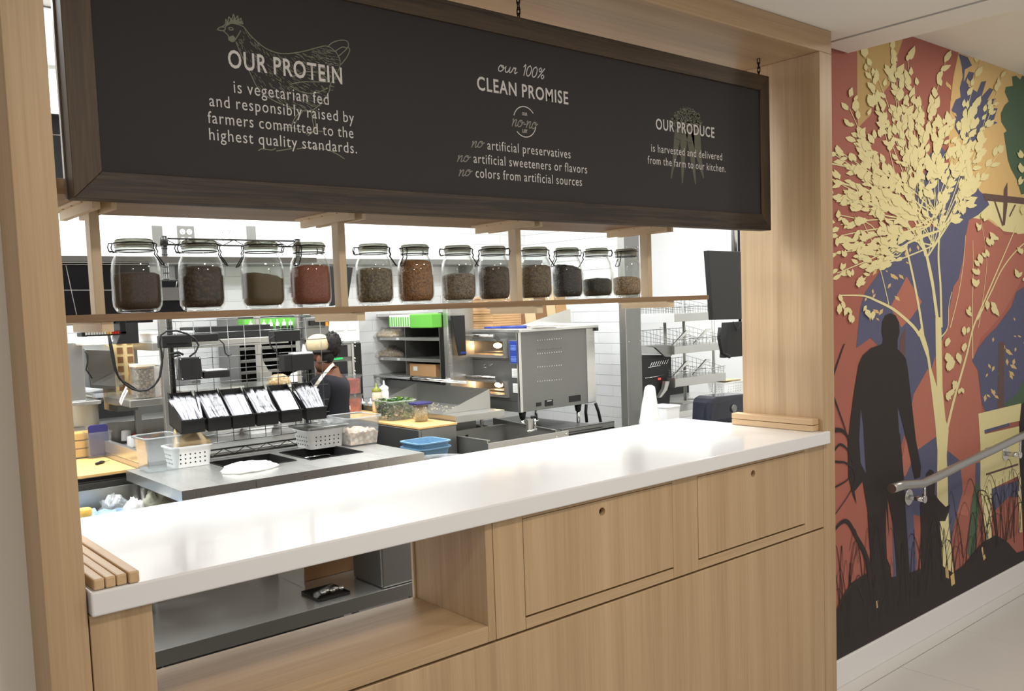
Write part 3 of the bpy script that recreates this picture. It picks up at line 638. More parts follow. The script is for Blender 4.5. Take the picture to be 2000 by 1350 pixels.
# ---------------- mural print on the right wall ----------------
MUR = dict(red=plain('print_brick', (172, 104, 90), .75, noise=.06, nscale=7), ochre=plain('print_ochre', (200, 168, 108), .75, noise=.04), peach=plain('print_peach', (226, 192, 130), .75, noise=.05),
           pale=plain('print_pale', (236, 226, 170), .75, noise=.02), blue=plain('print_blue', (94, 96, 126), .75, noise=.08), green=plain('print_green', (82, 108, 84), .75, noise=.05),
           brown=plain('print_brown', (108, 84, 80), .75, noise=.05), black=plain('print_black', (52, 46, 46), .75, noise=.08), rose=plain('print_rose', (186, 116, 100), .75, noise=.05))
mu = thing('mural', 'floor-to-ceiling printed mural of trees, a bench and dark figures on the hall wall', 'mural', (4.6, WY, FL))
LAY = [0]
def mp(u, v):
    p = at(u, v, Y=WY); return p.x, max(min(p.z, MZ - .0005), FL + .1155)
def lay(): LAY[0] += 1; return WY - .0004 - LAY[0] * .00012
def shape(name, col, polys, raw=False):
    """one flat printed piece per outline; name '*...' joins many tiny ones into a single piece of kind stuff"""
    y = lay(); many = name[0] == '*'; mb = MB(); o = None
    for i, pl in enumerate(polys):
        pts = [(max(a, PX1 + .0005), b) for a, b in (pl if raw else [mp(*q) for q in pl])]
        if not many: mb = MB()
        mb.poly([(a, y - i * .000005, b) for a, b in pts])
        if not many: o = mb.build(name, MUR[col], mu)
    return mb.build(name[1:], MUR[col], mu, kind='stuff') if many else o
def stroke(u_v, w, taper=0, k=6):
    """tapering curved stroke outline given in photo pixels -> wall polygon"""
    p = smooth_pts(u_v, k) if len(u_v) > 2 else [u_v[0], u_v[1]]; p = [mp(*q) for q in p]; n = len(p); L, R_ = [], []
    for i, (x, z) in enumerate(p):
        a = p[max(i - 1, 0)]; b = p[min(i + 1, n - 1)]; dx, dz = b[0] - a[0], b[1] - a[1]; l = math.hypot(dx, dz) or 1e-6
        ww = w * (1 - taper * i / (n - 1)) / 2; L.append((x - dz / l * ww, z + dx / l * ww)); R_.append((x + dz / l * ww, z - dx / l * ww))
    return L + R_[::-1]
X_END = 6.4
y = WY - .0003
MB().poly([(PX1 + .0005, y, FL + .1155), (X_END, y, FL + .1155), (X_END, y, MZ), (PX1 + .0005, y, MZ)]).build('brick_red_field', MUR['red'], mu)
shape('ochre_block', 'ochre', [[(1674, 40), (1766, 40), (1764, 75), (1745, 130), (1738, 165), (1722, 185), (1706, 190), (1700, 225), (1685, 240), (1676, 250), (1674, 200)]])
shape('ochre_block', 'peach', [[(1872, 60), (2200, 60), (2200, 480), (1990, 430), (1985, 455), (1940, 440), (1915, 430), (1900, 400), (1880, 380), (1860, 360), (1852, 300), (1856, 200), (1862, 150)]])
shape('pale_block', 'pale', [[(1880, 380), (2000, 390), (2200, 420), (2200, 640), (2000, 470), (1985, 455), (1960, 452), (1940, 432), (1925, 424), (1905, 436), (1896, 430), (1888, 410)]])
shape('red_hill', 'rose', [[(1893, 425), (1930, 430), (1950, 445), (1962, 460), (2000, 456), (2200, 500), (2200, 560), (2000, 540), (1985, 565), (1960, 610), (1935, 640), (1915, 660), (1905, 690), (1898, 705), (1908, 720), (1913, 760), (1917, 800), (1912, 850), (1915, 900), (1905, 940), (1890, 1010), (1860, 1000), (1820, 740), (1815, 600), (1860, 520), (1880, 470)]])
# blue canopies
shape('blue_tree', 'blue', [[(1872, 105), (1890, 112), (1898, 128), (1884, 136), (1882, 160), (1892, 140), (1902, 142), (1898, 160), (1890, 168), (1908, 180), (1916, 160), (1926, 158), (1916, 190), (1932, 172), (1940, 174), (1928, 196), (1945, 192), (1935, 210), (1948, 212), (1940, 236), (1948, 240), (1925, 250), (1912, 256), (1906, 276), (1895, 285), (1885, 280), (1876, 270), (1864, 250), (1866, 230), (1858, 215), (1866, 195), (1876, 190), (1874, 172), (1880, 150), (1878, 130)],
    [(1816, 300), (1836, 285), (1850, 300), (1840, 330), (1860, 320), (1880, 345), (1890, 375), (1895, 372), (1902, 350), (1912, 372), (1925, 385), (1932, 400), (1910, 420), (1892, 430), (1886, 460), (1880, 510), (1872, 545), (1862, 560), (1855, 600), (1848, 620), (1838, 560), (1830, 500), (1822, 430), (1790, 400), (1786, 370), (1800, 350), (1812, 330)]])
shape('blue_tree', 'blue', [[(1752, 455), (1790, 452), (1815, 440), (1860, 470), (1855, 560), (1850, 640), (1825, 700), (1812, 745), (1780, 800), (1760, 870), (1740, 700), (1700, 660), (1672, 680), (1680, 600), (1690, 570), (1712, 540), (1728, 512), (1735, 480)],
    [(1830, 840), (1832, 1000), (1800, 1010), (1770, 1000), (1765, 925), (1790, 880), (1815, 858)], [(1740, 900), (1775, 880), (1790, 1100), (1780, 1300), (1760, 1300), (1745, 1150)], [(1850, 880), (1875, 900), (1880, 960), (1862, 1030), (1855, 1080), (1845, 1000)]])
shape('blue_tree', 'blue', [[(2000, 560), (1985, 570), (1975, 600), (1945, 640), (1925, 660), (1910, 680), (1898, 705), (1910, 725), (1918, 790), (1925, 806), (1960, 795), (2050, 770), (2100, 600)], [(1905, 905), (1915, 903), (1914, 960), (1904, 950)], [(1935, 955), (2050, 920), (2050, 975), (1970, 970), (1940, 1000)]])
shape('red_patch', 'rose', [[(1770, 540), (1800, 590), (1780, 620), (1760, 640), (1738, 600), (1760, 560)], [(1784, 770), (1812, 720), (1835, 800), (1832, 850), (1790, 880), (1768, 930), (1755, 930)]])
pp_ = []
rm = random.Random(5)
for k in range(60):   # torn peach flecks in the blue canopies
    cu, cv = rm.choice([(1725, 545), (1745, 520), (1705, 590), (1940, 660), (1950, 735), (1975, 680), (1985, 650), (1775, 500), (1965, 710), (1935, 780), (1870, 185), (1885, 290)]); cu += rm.uniform(-22, 22); cv += rm.uniform(-34, 34); a = rm.uniform(.5, 2.2); l = rm.uniform(6, 17)
    d = (math.cos(a) * l, math.sin(a) * l); n_ = (-d[1] * .22, d[0] * .22); pp_.append([(cu, cv), (cu + d[0] * .4 + n_[0], cv + d[1] * .4 + n_[1]), (cu + d[0], cv + d[1]), (cu + d[0] * .5 - n_[0], cv + d[1] * .5 - n_[1])])
shape('*peach_flecks', 'peach', pp_)
shape('green_foliage', 'green', [[(1976, 150), (1984, 148), (1992, 156), (1996, 148), (2080, 150), (2080, 360), (1994, 380), (1985, 350), (1974, 330), (1968, 312), (1960, 260), (1966, 256), (1955, 238), (1954, 222), (1962, 205), (1970, 198), (1962, 180), (1964, 170), (1978, 168)],
    [(1960, 790), (1985, 770), (2010, 720), (2090, 700), (2090, 800), (1990, 815)], [(1905, 945), (1912, 940), (1911, 1000), (1906, 1070), (1895, 1090), (1890, 1080), (1896, 990)]])
shape('brown_trunk', 'brown', [[(1950, 668), (1961, 668), (1960, 795), (1948, 798)], [(1758, 660), (1768, 640), (1766, 740), (1748, 800), (1752, 740)], [(1918, 378), (1924, 378), (2080, 396), (2080, 406), (1924, 392)], [(1960, 370), (1967, 356), (1967, 400), (1962, 440), (1958, 440)], [(1941, 394), (1944, 394), (1960, 440), (1957, 442)], [(1981, 400), (1984, 400), (1972, 424), (1970, 422)]])
# pale bench
shape('bench', 'pale', [[(1910, 808), (1994, 788), (1992, 822), (1972, 826), (1970, 832), (1922, 844), (1923, 848), (1992, 832), (1994, 1000), (1988, 930), (1936, 955), (1936, 1060), (1926, 1060), (1914, 950), (1914, 870)], [(1988, 960), (1994, 958), (1996, 1040), (1990, 1040)]])
shape('bench_gap', 'blue', [[(1922, 840), (1971, 826), (1971, 832), (1922, 846)], [(1923, 876), (1965, 862), (1965, 868), (1924, 882)]])
shape('bench_gap', 'brown', [[(1925, 925), (1988, 905), (1988, 909), (1925, 929)]])
# pale tree: trunk, limbs, twigs, leaves
tr = [[(1829, 960), (1832, 1100), (1862, 1120), (1852, 1020), (1850, 930), (1848, 890), (1852, 840), (1846, 820), (1840, 760), (1838, 650), (1836, 620), (1826, 620), (1827, 700), (1829, 756), (1818, 720), (1812, 680), (1806, 660), (1798, 640), (1792, 650), (1810, 700), (1818, 760), (1826, 830), (1830, 880)]]
shape('tree_trunk', 'pale', tr)
TW = []
def limb(p, w, tp_=.5): TW.append(stroke(p, w, tp_))
limb([(1846, 850), (1860, 790), (1874, 740), (1888, 690), (1900, 640), (1925, 580), (1955, 510), (1985, 440)], .026, .75)
limb([(1908, 625), (1935, 570), (1960, 520), (2000, 475), (2060, 440)], .012, .5)
limb([(1804, 670), (1797, 620), (1790, 580), (1780, 530), (1768, 480)], .022, .3)
limb([(1795, 655), (1780, 635), (1745, 605), (1712, 588), (1685, 578), (1640, 577)], .020, .8)
limb([(1832, 640), (1824, 580), (1818, 540), (1806, 490), (1790, 450)], .030, .3)
limb([(1838, 640), (1836, 560), (1832, 500), (1836, 440), (1848, 380), (1870, 340)], .022, .5)
limb([(1820, 560), (1812, 520), (1800, 470), (1770, 440), (1730, 400), (1690, 370), (1650, 360), (1622, 350)], .016, .6)
limb([(1806, 500), (1790, 440), (1760, 400), (1720, 370), (1660, 330), (1624, 320)], .014, .6)
limb([(1899, 700), (1898, 600), (1900, 530), (1899, 470)], .009, .5); limb([(1910, 640), (1922, 560), (1926, 500), (1915, 430)], .006, .5)
limb([(1855, 640), (1870, 580), (1880, 520), (1885, 460)], .008, .5); limb([(1836, 660), (1850, 640), (1852, 600), (1858, 570)], .008, .4)
limb([(1768, 480), (1745, 500), (1700, 440), (1640, 420)], .006, .4); limb([(1735, 595), (1722, 540), (1705, 480), (1685, 435)], .007, .5)
rl = random.Random(11)
LV = []
def leaf(u, v, l, a):
    d = (math.cos(a) * l, -math.sin(a) * l * 1.15); n_ = (-d[1] * .23, d[0] * .23); j = lambda: rl.uniform(.75, 1.25)
    if u < 1623: return
    LV.append([(u, v), (u + d[0] * .3 + n_[0] * j(), v + d[1] * .3 + n_[1] * j()), (u + d[0] * .65 + n_[0] * .9 * j(), v + d[1] * .65 + n_[1] * .9 * j()), (u + d[0], v + d[1]), (u + d[0] * .65 - n_[0] * .9 * j(), v + d[1] * .65 - n_[1] * .9 * j()), (u + d[0] * .3 - n_[0] * j(), v + d[1] * .3 - n_[1] * j())])
TG = []
roots = [(1812, 500), (1800, 470), (1822, 480), (1836, 450), (1790, 430), (1770, 440), (1830, 420), (1815, 440)]
for k in range(66):
    r0 = rl.choice(roots); ang = math.radians(rl.uniform(38, 174) if rl.random() < .72 else rl.uniform(150, 205)); ln = rl.uniform(140, 390)
    if ang < .9: ln *= .75
    e = (r0[0] + math.cos(ang) * ln * .62, r0[1] - math.sin(ang) * ln * 1.02); mid = ((r0[0] + e[0]) / 2 + rl.uniform(-12, 12), (r0[1] + e[1]) / 2 + rl.uniform(-12, 12))
    cu_ = [q for q in smooth_pts([r0, mid, e], 8) if q[0] > 1620 and q[1] > 92]
    if len(cu_) < 4: continue
    TG.append(stroke(cu_[::2] if len(cu_) > 6 else cu_, .0075, .5, 3))
    for q in cu_[7:]:
        for z in range(1 if rl.random() < .8 else 2):
            leaf(q[0] + rl.uniform(-6, 6), q[1] + rl.uniform(-8, 8), rl.uniform(12, 25), ang + rl.uniform(-.8, .8))
for k in range(70):
    a_ = rl.uniform(0, 2 * math.pi); q = rl.uniform(.25, 1); u, v = 1745 + 125 * q * math.cos(a_), 300 + 190 * q * math.sin(a_)
    if v > 105: leaf(u, v, rl.uniform(11, 22), rl.uniform(.9, 2.4))
for u, v in ((1640, 590), (1652, 600), (1660, 612), (1636, 575), (1672, 560), (1660, 540), (1640, 525), (1650, 500), (1636, 480), (1676, 500), (1690, 470), (1700, 520), (1718, 500), (1712, 460), (1730, 480), (1690, 600), (1706, 610), (1680, 440), (1655, 440), (1630, 430), (1640, 400), (1665, 410), (1715, 430), (1738, 440), (1750, 400), (1860, 700), (1868, 690), (1880, 670), (1886, 640), (1850, 660), (1842, 690), (1852, 705), (1848, 770), (1856, 760), (1862, 740), (1876, 755), (1880, 640), (1888, 600), (1912, 520), (1925, 500), (1936, 480), (1946, 470), (1904, 560), (1910, 540), (1930, 590), (1934, 600), (1984, 540), (1994, 550), (1996, 500), (1990, 340), (1996, 310), (1985, 360), (1994, 420), (1918, 430), (1908, 450)):
    for z in range(2): leaf(u + rl.uniform(-4, 4), v + rl.uniform(-4, 4), rl.uniform(11, 20), rl.uniform(-2.2, -.8) if v > 560 else rl.uniform(.6, 2.6))
shape('limb', 'pale', TW, raw=True)
shape('*tree_twigs', 'pale', TG, raw=True)
shape('*tree_leaves', 'pale', LV)
# dark figures and meadow
shape('dark_figure', 'black', [[(1738, 612), (1728, 616), (1722, 630), (1721, 650), (1724, 662), (1722, 672), (1700, 680), (1684, 694), (1676, 712), (1668, 760), (1660, 820), (1655, 870), (1656, 930), (1664, 965), (1672, 985), (1668, 960), (1684, 940), (1694, 1000), (1694, 1010), (1700, 1100), (1708, 1180), (1715, 1260), (1745, 1262), (1742, 1180), (1736, 1060), (1732, 965), (1744, 1030), (1750, 1110), (1752, 1250), (1778, 1230), (1776, 1120), (1768, 1000), (1764, 930), (1760, 880), (1754, 820), (1752, 790), (1760, 820), (1772, 870), (1782, 920), (1786, 936), (1796, 932), (1798, 912), (1788, 860), (1780, 790), (1772, 720), (1768, 700), (1760, 690), (1752, 682), (1752, 664), (1756, 650), (1755, 630), (1748, 616)],
    [(1815, 917), (1808, 925), (1806, 950), (1800, 970), (1796, 990), (1798, 1030), (1798, 1080), (1800, 1200), (1838, 1190), (1840, 1120), (1838, 1060), (1834, 1018), (1845, 1018), (1852, 1000), (1855, 985), (1846, 990), (1834, 978), (1824, 965), (1826, 935), (1822, 920)],
    [(1994, 790), (2030, 760), (2060, 800), (2060, 1080), (2000, 1100), (1996, 980), (1990, 900), (1990, 830)]])
shape('figure_gap', 'blue', [[(1680, 800), (1684, 830), (1688, 900), (1690, 925), (1680, 905), (1677, 860)], [(1752, 800), (1758, 830), (1760, 850), (1755, 846)]])
gr = [[(1621, 1400), (1621, 1200), (1640, 1190), (1660, 1140), (1690, 1120), (1700, 1150), (1720, 1130), (1760, 1125), (1800, 1110), (1840, 1105), (1858, 1120), (1880, 1105), (1900, 1080), (1920, 1058), (1945, 1045), (1968, 1060), (1985, 1080), (2000, 1075), (2120, 1020), (2300, 1000), (2300, 1160), (1640, 1500)]]
shape('meadow', 'black', gr)
BL = []
rg = random.Random(21)
def blade(u, v, h, lean, w=.007, curl=1):
    p = [(u, v), (u + lean * .25, v - h * .5), (u + lean * .6, v - h * .88), (u + lean * .9, v - h), (u + lean * 1.25, v - h * (1 - .22 * curl))]
    BL.append(stroke(p, w, .75, 4))
for k in range(120):
    u = rg.uniform(1622, 2060); base = 1330 - (u - 1621) * .62 - 60; h = rg.uniform(70, 190) * (1.15 if u < 1700 else .8)
    blade(u, base, h, rg.uniform(-34, 34), rg.uniform(.003, .008))
for q in (([(1700, 1150), (1692, 1090), (1672, 1050), (1655, 1020), (1640, 1022), (1624, 1042)], .028), ([(1690, 1180), (1672, 1140), (1650, 1160), (1630, 1200)], .026), ([(1622, 900), (1634, 902), (1652, 905), (1668, 925), (1660, 960), (1622, 1015)], .010), ([(1622, 955), (1650, 940), (1672, 920)], .009), ([(1625, 770), (1636, 800), (1650, 840), (1657, 870)], .010), ([(1624, 740), (1634, 710), (1646, 676), (1648, 674)], .012), ([(1630, 840), (1645, 842), (1660, 860)], .02), ([(1628, 880), (1640, 868), (1655, 880), (1664, 905)], .012),
          ([(1925, 1050), (1916, 1000), (1908, 970), (1912, 958), (1925, 962), (1934, 985)], .008), ([(1945, 1050), (1940, 1000), (1936, 975), (1926, 976)], .007), ([(1880, 1090), (1874, 1040), (1866, 1000)], .008), ([(1850, 1110), (1846, 1060), (1858, 1010)], .006), ([(1958, 1060), (1956, 1010), (1950, 940)], .005), ([(1980, 1060), (1978, 1000), (1974, 915)], .006), ([(1966, 1055), (1960, 1000), (1962, 930)], .005)):
    BL.append(stroke(q[0], q[1], .55))
shape('*grass_blades', 'black', BL, raw=True)
shape('figure_gap', 'red', [[(1729, 992), (1734, 1040), (1739, 1075), (1737, 1105), (1731, 1090), (1729, 1040)]])
shape('*light_flecks', 'peach', [[(1710, 1174), (1713, 1172), (1714, 1186), (1711, 1188)], [(1845, 1110), (1850, 1100), (1852, 1130), (1846, 1128)], [(1855, 1125), (1862, 1118), (1864, 1140), (1857, 1145)], [(1915, 1070), (1918, 1068), (1924, 1090), (1920, 1095)]])
# ---------------- handrail ----------------
hr = thing('handrail', 'round stainless steel handrail mounted on the mural wall', 'handrail', (4.3, WY, .75))
yr = WY - .075
a = at(1742, 953, Y=yr); pts = [(a.x, yr, a.z - .003), (a.x + .10, yr, a.z - .004)]
for u, v in ((1800, 945), (1830, 932), (1875, 909), (1940, 879), (2000, 850)):
    p = at(u, v, Y=yr); pts.append((p.x, yr, p.z))
pts.append((pts[-1][0] + 1.2, yr, pts[-1][2] + .02))
MB().tube(pts, .0195, 16).build('rail', 'steel', hr)
MB().cyl((a.x - .001, yr, a.z - .003), (a.x + .002, yr, a.z - .003), .0185, n=16).build('end_cap', 'steel_d', hr)
for u, v in ((1773, 971), (1962, 886)):
    q = at(u, v, Y=WY); ba = MB().cyl((q.x, WY - .006, q.z), (q.x, yr, q.z), .0125, n=14).cyl((q.x, yr, q.z), (q.x, yr - .004, q.z), .0165, n=14).build('bracket_arm', 'chrome', hr)
    MB().cyl((q.x, WY - .0025, q.z), (q.x, WY - .007, q.z), .036, n=20).build('wall_plate', 'steel_l', ba)
    zr = min(pts, key=lambda t: abs(t[0] - q.x))[2]
    MB().tube([(q.x, yr, q.z), (q.x, yr, zr)], .006, 8).build('bracket_post', 'chrome', ba)
# ---------------- kitchen: prep table in front ----------------
TZ = .84
def V(*a): return Vector(a)
AX0, AX1, AY0, AY1 = 1.18, 2.29, 3.385, 4.06
pt = thing('prep_table', 'stainless steel prep table right behind the counter, with two sunken pan wells', 'table', (1.73, 3.7, FL))
WELLS = []
for a, b, c, d in ((408, 905, 540, 893), (492, 892, 640, 880)):
    pass
w1 = (1.50, 1.80, 3.66, 3.95); w2 = (1.84, 2.12, 3.62, 3.95)
def slab_with_holes(mb, x0, x1, y0, y1, z0, z1, holes):
    xs = sorted({x0, x1, *[h[0] for h in holes], *[h[1] for h in holes]}); ys = sorted({y0, y1, *[h[2] for h in holes], *[h[3] for h in holes]})
    for i in range(len(xs) - 1):
        for j in range(len(ys) - 1):
            cx, cy = (xs[i] + xs[i + 1]) / 2, (ys[j] + ys[j + 1]) / 2
            if not any(h[0] < cx < h[1] and h[2] < cy < h[3] for h in holes): mb.box(xs[i], xs[i + 1], ys[j], ys[j + 1], z0, z1)
mb = MB(); slab_with_holes(mb, AX0, AX1, AY0, AY1, TZ - .045, TZ, (w1, w2)); mb.box(AX0 - .002, AX1 + .002, AY0 - .003, AY0, TZ - .045, TZ).box(AX0 - .002, AX0, AY0, AY1, TZ - .045, TZ); mb.build('tabletop', 'steel_h', pt)
MB().box(.86, AX1 - .03, AY0 + .0, AY1 - .03, .205, .25).build('undershelf', 'steel_l', pt, bevel=.002)
MB().box(.86, AX1 - .03, AY0 - .004, AY0 - .0005, .19, .249).build('shelf_edge', 'steel_d', pt)
MB().box(.86, AX1 - .03, AY1 - .03, AY1 - .02, .205, .78).build('back_panel', 'steel', pt)
for x, yy in ((AX0 + .05, AY1 - .08), (AX1 - .06, AY1 - .08), (AX1 - .06, AY0 + .05)):
    MB().cyl((x, yy, FL), (x, yy, TZ - .045), .02, n=14).build('leg', 'steel', pt)
for i, (w, d) in enumerate(((w1, .10), (w2, .10))):
    o = thing('steam_pan', ['left', 'right'][i] + ' black-sided pan sunk in the prep table, ' + ['beside the white napkins', 'in front of the tan-filled basket'][i], 'pan', ((w[0] + w[1]) / 2, (w[2] + w[3]) / 2, TZ - d), 'sunken pans')
    MB().tub(w[0] + .003, w[1] - .003, w[2] + .003, w[3] - .003, TZ - d, TZ + .003, .004, .006, .06).build('pan_body', 'blackm', o)
    MB().tube([(w[0] + .06, w[2] + .1, TZ - .03), (w[0] + .06, w[3] - .08, TZ - .03), (w[1] - .06, w[3] - .08, TZ - .03), (w[1] - .06, w[2] + .1, TZ - .03)], .004, 6, True).build('wire_insert', 'chrome', o)
def zfix(u, v, z=TZ): return at(u, v, Z=z)
# --- clear pan, baskets, papers on the table
def clear_pan(name, label, u0, v0, lx, ly, h, mat='clearp', rot=0, z=TZ, fill=None, fh=.5, grp=None, cat='container', taper=.16):
    p = zfix(u0, v0, z); T = Matrix.Translation(p) @ Matrix.Rotation(rot, 4, 'Z')
    o = thing(name, label, cat, tuple(p), grp)
    MB().tub(-lx / 2, lx / 2, -ly / 2, ly / 2, .0015, h, .003, .025, taper, 4, T, lip=.010).build('pan_body' if cat == 'container' else 'body', mat, o)
    hx_, hy_ = lx / 2 + .006, ly / 2 + .006
    MB().tube([T @ Vector(q) for q in ((-hx_ + .02, -hy_, h), (hx_ - .02, -hy_, h), (hx_, -hy_ + .02, h), (hx_, hy_ - .02, h), (hx_ - .02, hy_, h), (-hx_ + .02, hy_, h), (-hx_, hy_ - .02, h), (-hx_, -hy_ + .02, h))], .0028, 6, True).build('rim', 'cup', o)
    if fill:
        rr = random.Random(hash(label) % 99 if False else len(label)); mb = MB()
        k = 1 - taper * (1 - fh) - .05; n = 12; hx, hy = lx / 2 * (1 - taper * .55) - .006, ly / 2 * (1 - taper * .55) - .006; kb = (1 - taper) / (1 - taper * .55)
        g = [[Vector((-hx + 2 * hx * i / n, -hy + 2 * hy * j / n, h * fh + (rr.uniform(-.012, .012) if 0 < i < n and 0 < j < n else -.006))) for j in range(n + 1)] for i in range(n + 1)]
        vs = [T @ q for r_ in g for q in r_]; o_ = len(vs)
        fs = [(i * (n + 1) + j, (i + 1) * (n + 1) + j, (i + 1) * (n + 1) + j + 1, i * (n + 1) + j + 1) for i in range(n) for j in range(n)]
        rim = [(i, 0) for i in range(n)] + [(n, j) for j in range(n)] + [(i, n) for i in range(n, 0, -1)] + [(0, j) for j in range(n, 0, -1)]
        bot = [T @ Vector((g[i][j].x * kb, g[i][j].y * kb, .006)) for i, j in rim]; vs += bot; m = len(rim)
        fs += [(rim[a][0] * (n + 1) + rim[a][1], o_ + a, o_ + (a + 1) % m, rim[(a + 1) % m][0] * (n + 1) + rim[(a + 1) % m][1]) for a in range(m)] + [[o_ + a for a in range(m)]]
        mb.add(vs, fs, True); mb.build('contents', fill, o, kind='stuff')
    return o, T
clear_pan('clear_pan', 'empty clear plastic food pan at the left end of the prep table', 311, 917, .155, .17, .15, rot=.05)
o, T = clear_pan('chicken_pan', 'clear plastic food pan half full of chopped cooked chicken', 694, 866, .185, .22, .14, fill='chicken', fh=.50)
def basket(label, u, v, lx, ly, h, z=TZ, rot=0, grp='white slotted baskets'):
    p = zfix(u, v, z); T = Matrix.Translation(p) @ Matrix.Rotation(rot, 4, 'Z')
    o = thing('plastic_basket', label, 'basket', tuple(p), grp)
    MB().tub(-lx / 2, lx / 2, -ly / 2, ly / 2, .001, h, .003, .02, .12, 4, T, lip=.008).build('basket_body', 'white', o)
    hb = MB()
    for i in range(6):
        for j in range(3):
            x = -lx * .30 + lx * .60 * i / 5; zz = h * (.22 + .2 * j); kk = 1 - .12 * (1 - zz / h); yy = -ly / 2 * kk - .0006
            hb.cyl(T @ Vector((x, yy + .001, zz)), T @ Vector((x, yy - .0003, zz)), .0036, n=8)
            if i < 5:
                y2 = -ly * .28 + ly * .56 * i / 4; xx = -lx / 2 * kk - .0006
                hb.cyl(T @ Vector((xx + .001, y2, zz)), T @ Vector((xx - .0003, y2, zz)), .0036, n=8)
    hb.build('slot_holes', 'blackm', o, kind='stuff')
    return o, T, h
b1, T1, h1 = basket('white slotted basket holding folded kraft paper, beside the empty clear pan', 368, 909, .18, .13, .095)
p = T1 @ Vector((0, 0, .075))
o = thing('kraft_wrap', 'folded brown kraft paper standing up in the left white basket', 'paper', tuple(p))
MB().hexa([p + V(-.07, -.055, 0), p + V(.09, -.06, .005), p + V(.06, .05, 0), p + V(-.05, .06, 0), p + V(-.065, -.05, .035), p + V(.085, -.055, .04), p + V(.055, .05, .085), p + V(-.035, .04, .125)]).build('folded_sheet', 'kraft', o, bevel=.004)
MB().prism([p + V(-.06, -.045, .035), p + V(.02, -.01, .062), p + V(-.015, .04, .105), p + V(-.045, .02, .09)], (.012, .012, .004)).build('fold', 'kraft', o, bevel=.003)
b2, T2, h2 = basket('white slotted basket with a foil-wrapped tray on it, left of the chicken pan', 625, 872, .20, .17, .095)
p = T2 @ Vector((-.0, 0, .098))
o = thing('covered_tray', 'dark tray lid resting across the white basket', 'tray', tuple(p))
MB().rbox(p.x - .11, p.x + .115, p.y - .11, p.y + .12, p.z + .0, p.z + .012, .015).build('tray_body', 'steel_d', o, bevel=.003)
rr = random.Random(4)
mb = MB(); n = 14; g = [[p + V(-.02 + .14 * i / n, -.08 + .17 * j / n, .014 + rr.uniform(0, .022)) for j in range(n + 1)] for i in range(n + 1)]
mb.add([q for r_ in g for q in r_], [(i * (n + 1) + j, (i + 1) * (n + 1) + j, (i + 1) * (n + 1) + j + 1, i * (n + 1) + j + 1) for i in range(n) for j in range(n)])
tag(mb.build('plastic_film', 'bagp'), 'crumpled clear film lying on the tray over the right-hand basket', 'film')
# white napkins
c = zfix(485, 918); mb = MB()
def lump(mb, c, rx, ry, h, seed, n=20, m=7, rough=.12, base=.0):
    rr = random.Random(seed); vs = []; 
    ph = [rr.uniform(.85, 1.15) for _ in range(n)]
    for j in range(m + 1):
        t = j / m; k = math.cos(t * math.pi / 2) ** .7 if t < 1 else 0
        for i in range(n):
            a = 2 * math.pi * i / n; q = ph[i] * (1 + rr.uniform(-rough, rough) * .5)
            vs.append(Vector(c) + V(rx * k * q * math.cos(a), ry * k * q * math.sin(a), base + h * math.sin(t * math.pi / 2) * (1 + rr.uniform(-rough, rough))))
    mb.add(vs, [(j * n + i, j * n + (i + 1) % n, (j + 1) * n + (i + 1) % n, (j + 1) * n + i) for j in range(m) for i in range(n)] + [list(range(n))[::-1]], True); return mb
mb = lump(MB(), c + V(0, 0, .001), .115, .09, .032, 8); tag(mb.build('napkin_pile', 'whitep'), 'rumpled white napkins lying on the front of the prep table', 'napkins')
# items on the lower shelf seen through the opening
def S(u, v, z=.25): return at(u, v, Z=z)
p = S(640, 1165); o = thing('tray_with_bottle', 'black tray with a clear spray bottle on the lower shelf of the prep table', 'tray', tuple(p))
MB().tub(p.x - .07, p.x + .09, p.y - .05, p.y + .12, .251, .262, .003, .01, 0).build('tray_body', 'black', o)
MB().cyl(p + V(-.05, -.01, .025), p + V(.05, .05, .025), .012, n=12).cyl(p + V(-.065, -.02, .025), p + V(-.05, -.01, .025), .014, .008, n=12).build('bottle', 'clearp', o)
for k in range(5): MB().lathe([(.001, .0), (.012, .0), (.014, .012), (.009, .014), (.001, .012)], p + V(-.02 + .022 * k, .0 + .012 * (k % 2), .015), 12).build('cup', 'steel_l', o)
p = S(755, 1150); box('storage_bin', 'steel_d', p.x - .02, p.x + .16, p.y - .0, p.y + .26, .251, .52, bevel=.01, seg=2); tag(bpy.data.objects['storage_bin'], 'tall pale storage bin at the right end of the lower shelf', 'bin')
p = at(575, 1140, Z=.251)
o = MB().box(p.x, p.x + .004, p.y - .10, p.y + .17, .251, .42).build('divider_plate', 'steel_l'); tag(o, 'upright steel divider plate on the lower shelf of the prep table', 'divider')
p = at(660, 1140, Z=.251)
o = MB().box(p.x - .1, p.x + .24, p.y + .14, p.y + .155, .251, .43).build('carton', 'cardd', bevel=.002); tag(o, 'brown carton panel standing behind the black tray on the lower shelf', 'carton')
# floor level dark things under it
p = at(385, 1295, Y=3.2)
o = MB().hexa([p + V(-.05, 0, -.06), p + V(.03, 0, -.06), p + V(.03, .09, -.06), p + V(-.05, .09, -.06), p + V(-.04, .01, .03), p + V(.02, .01, .03), p + V(.02, .08, .03), p + V(-.04, .08, .03)]).build('paper_stack', 'whitep', bevel=.004)
o.location.z = FL - (p.z - .06) + .001; tag(o, 'folded white paper bundle on the floor under the prep table', 'paper')
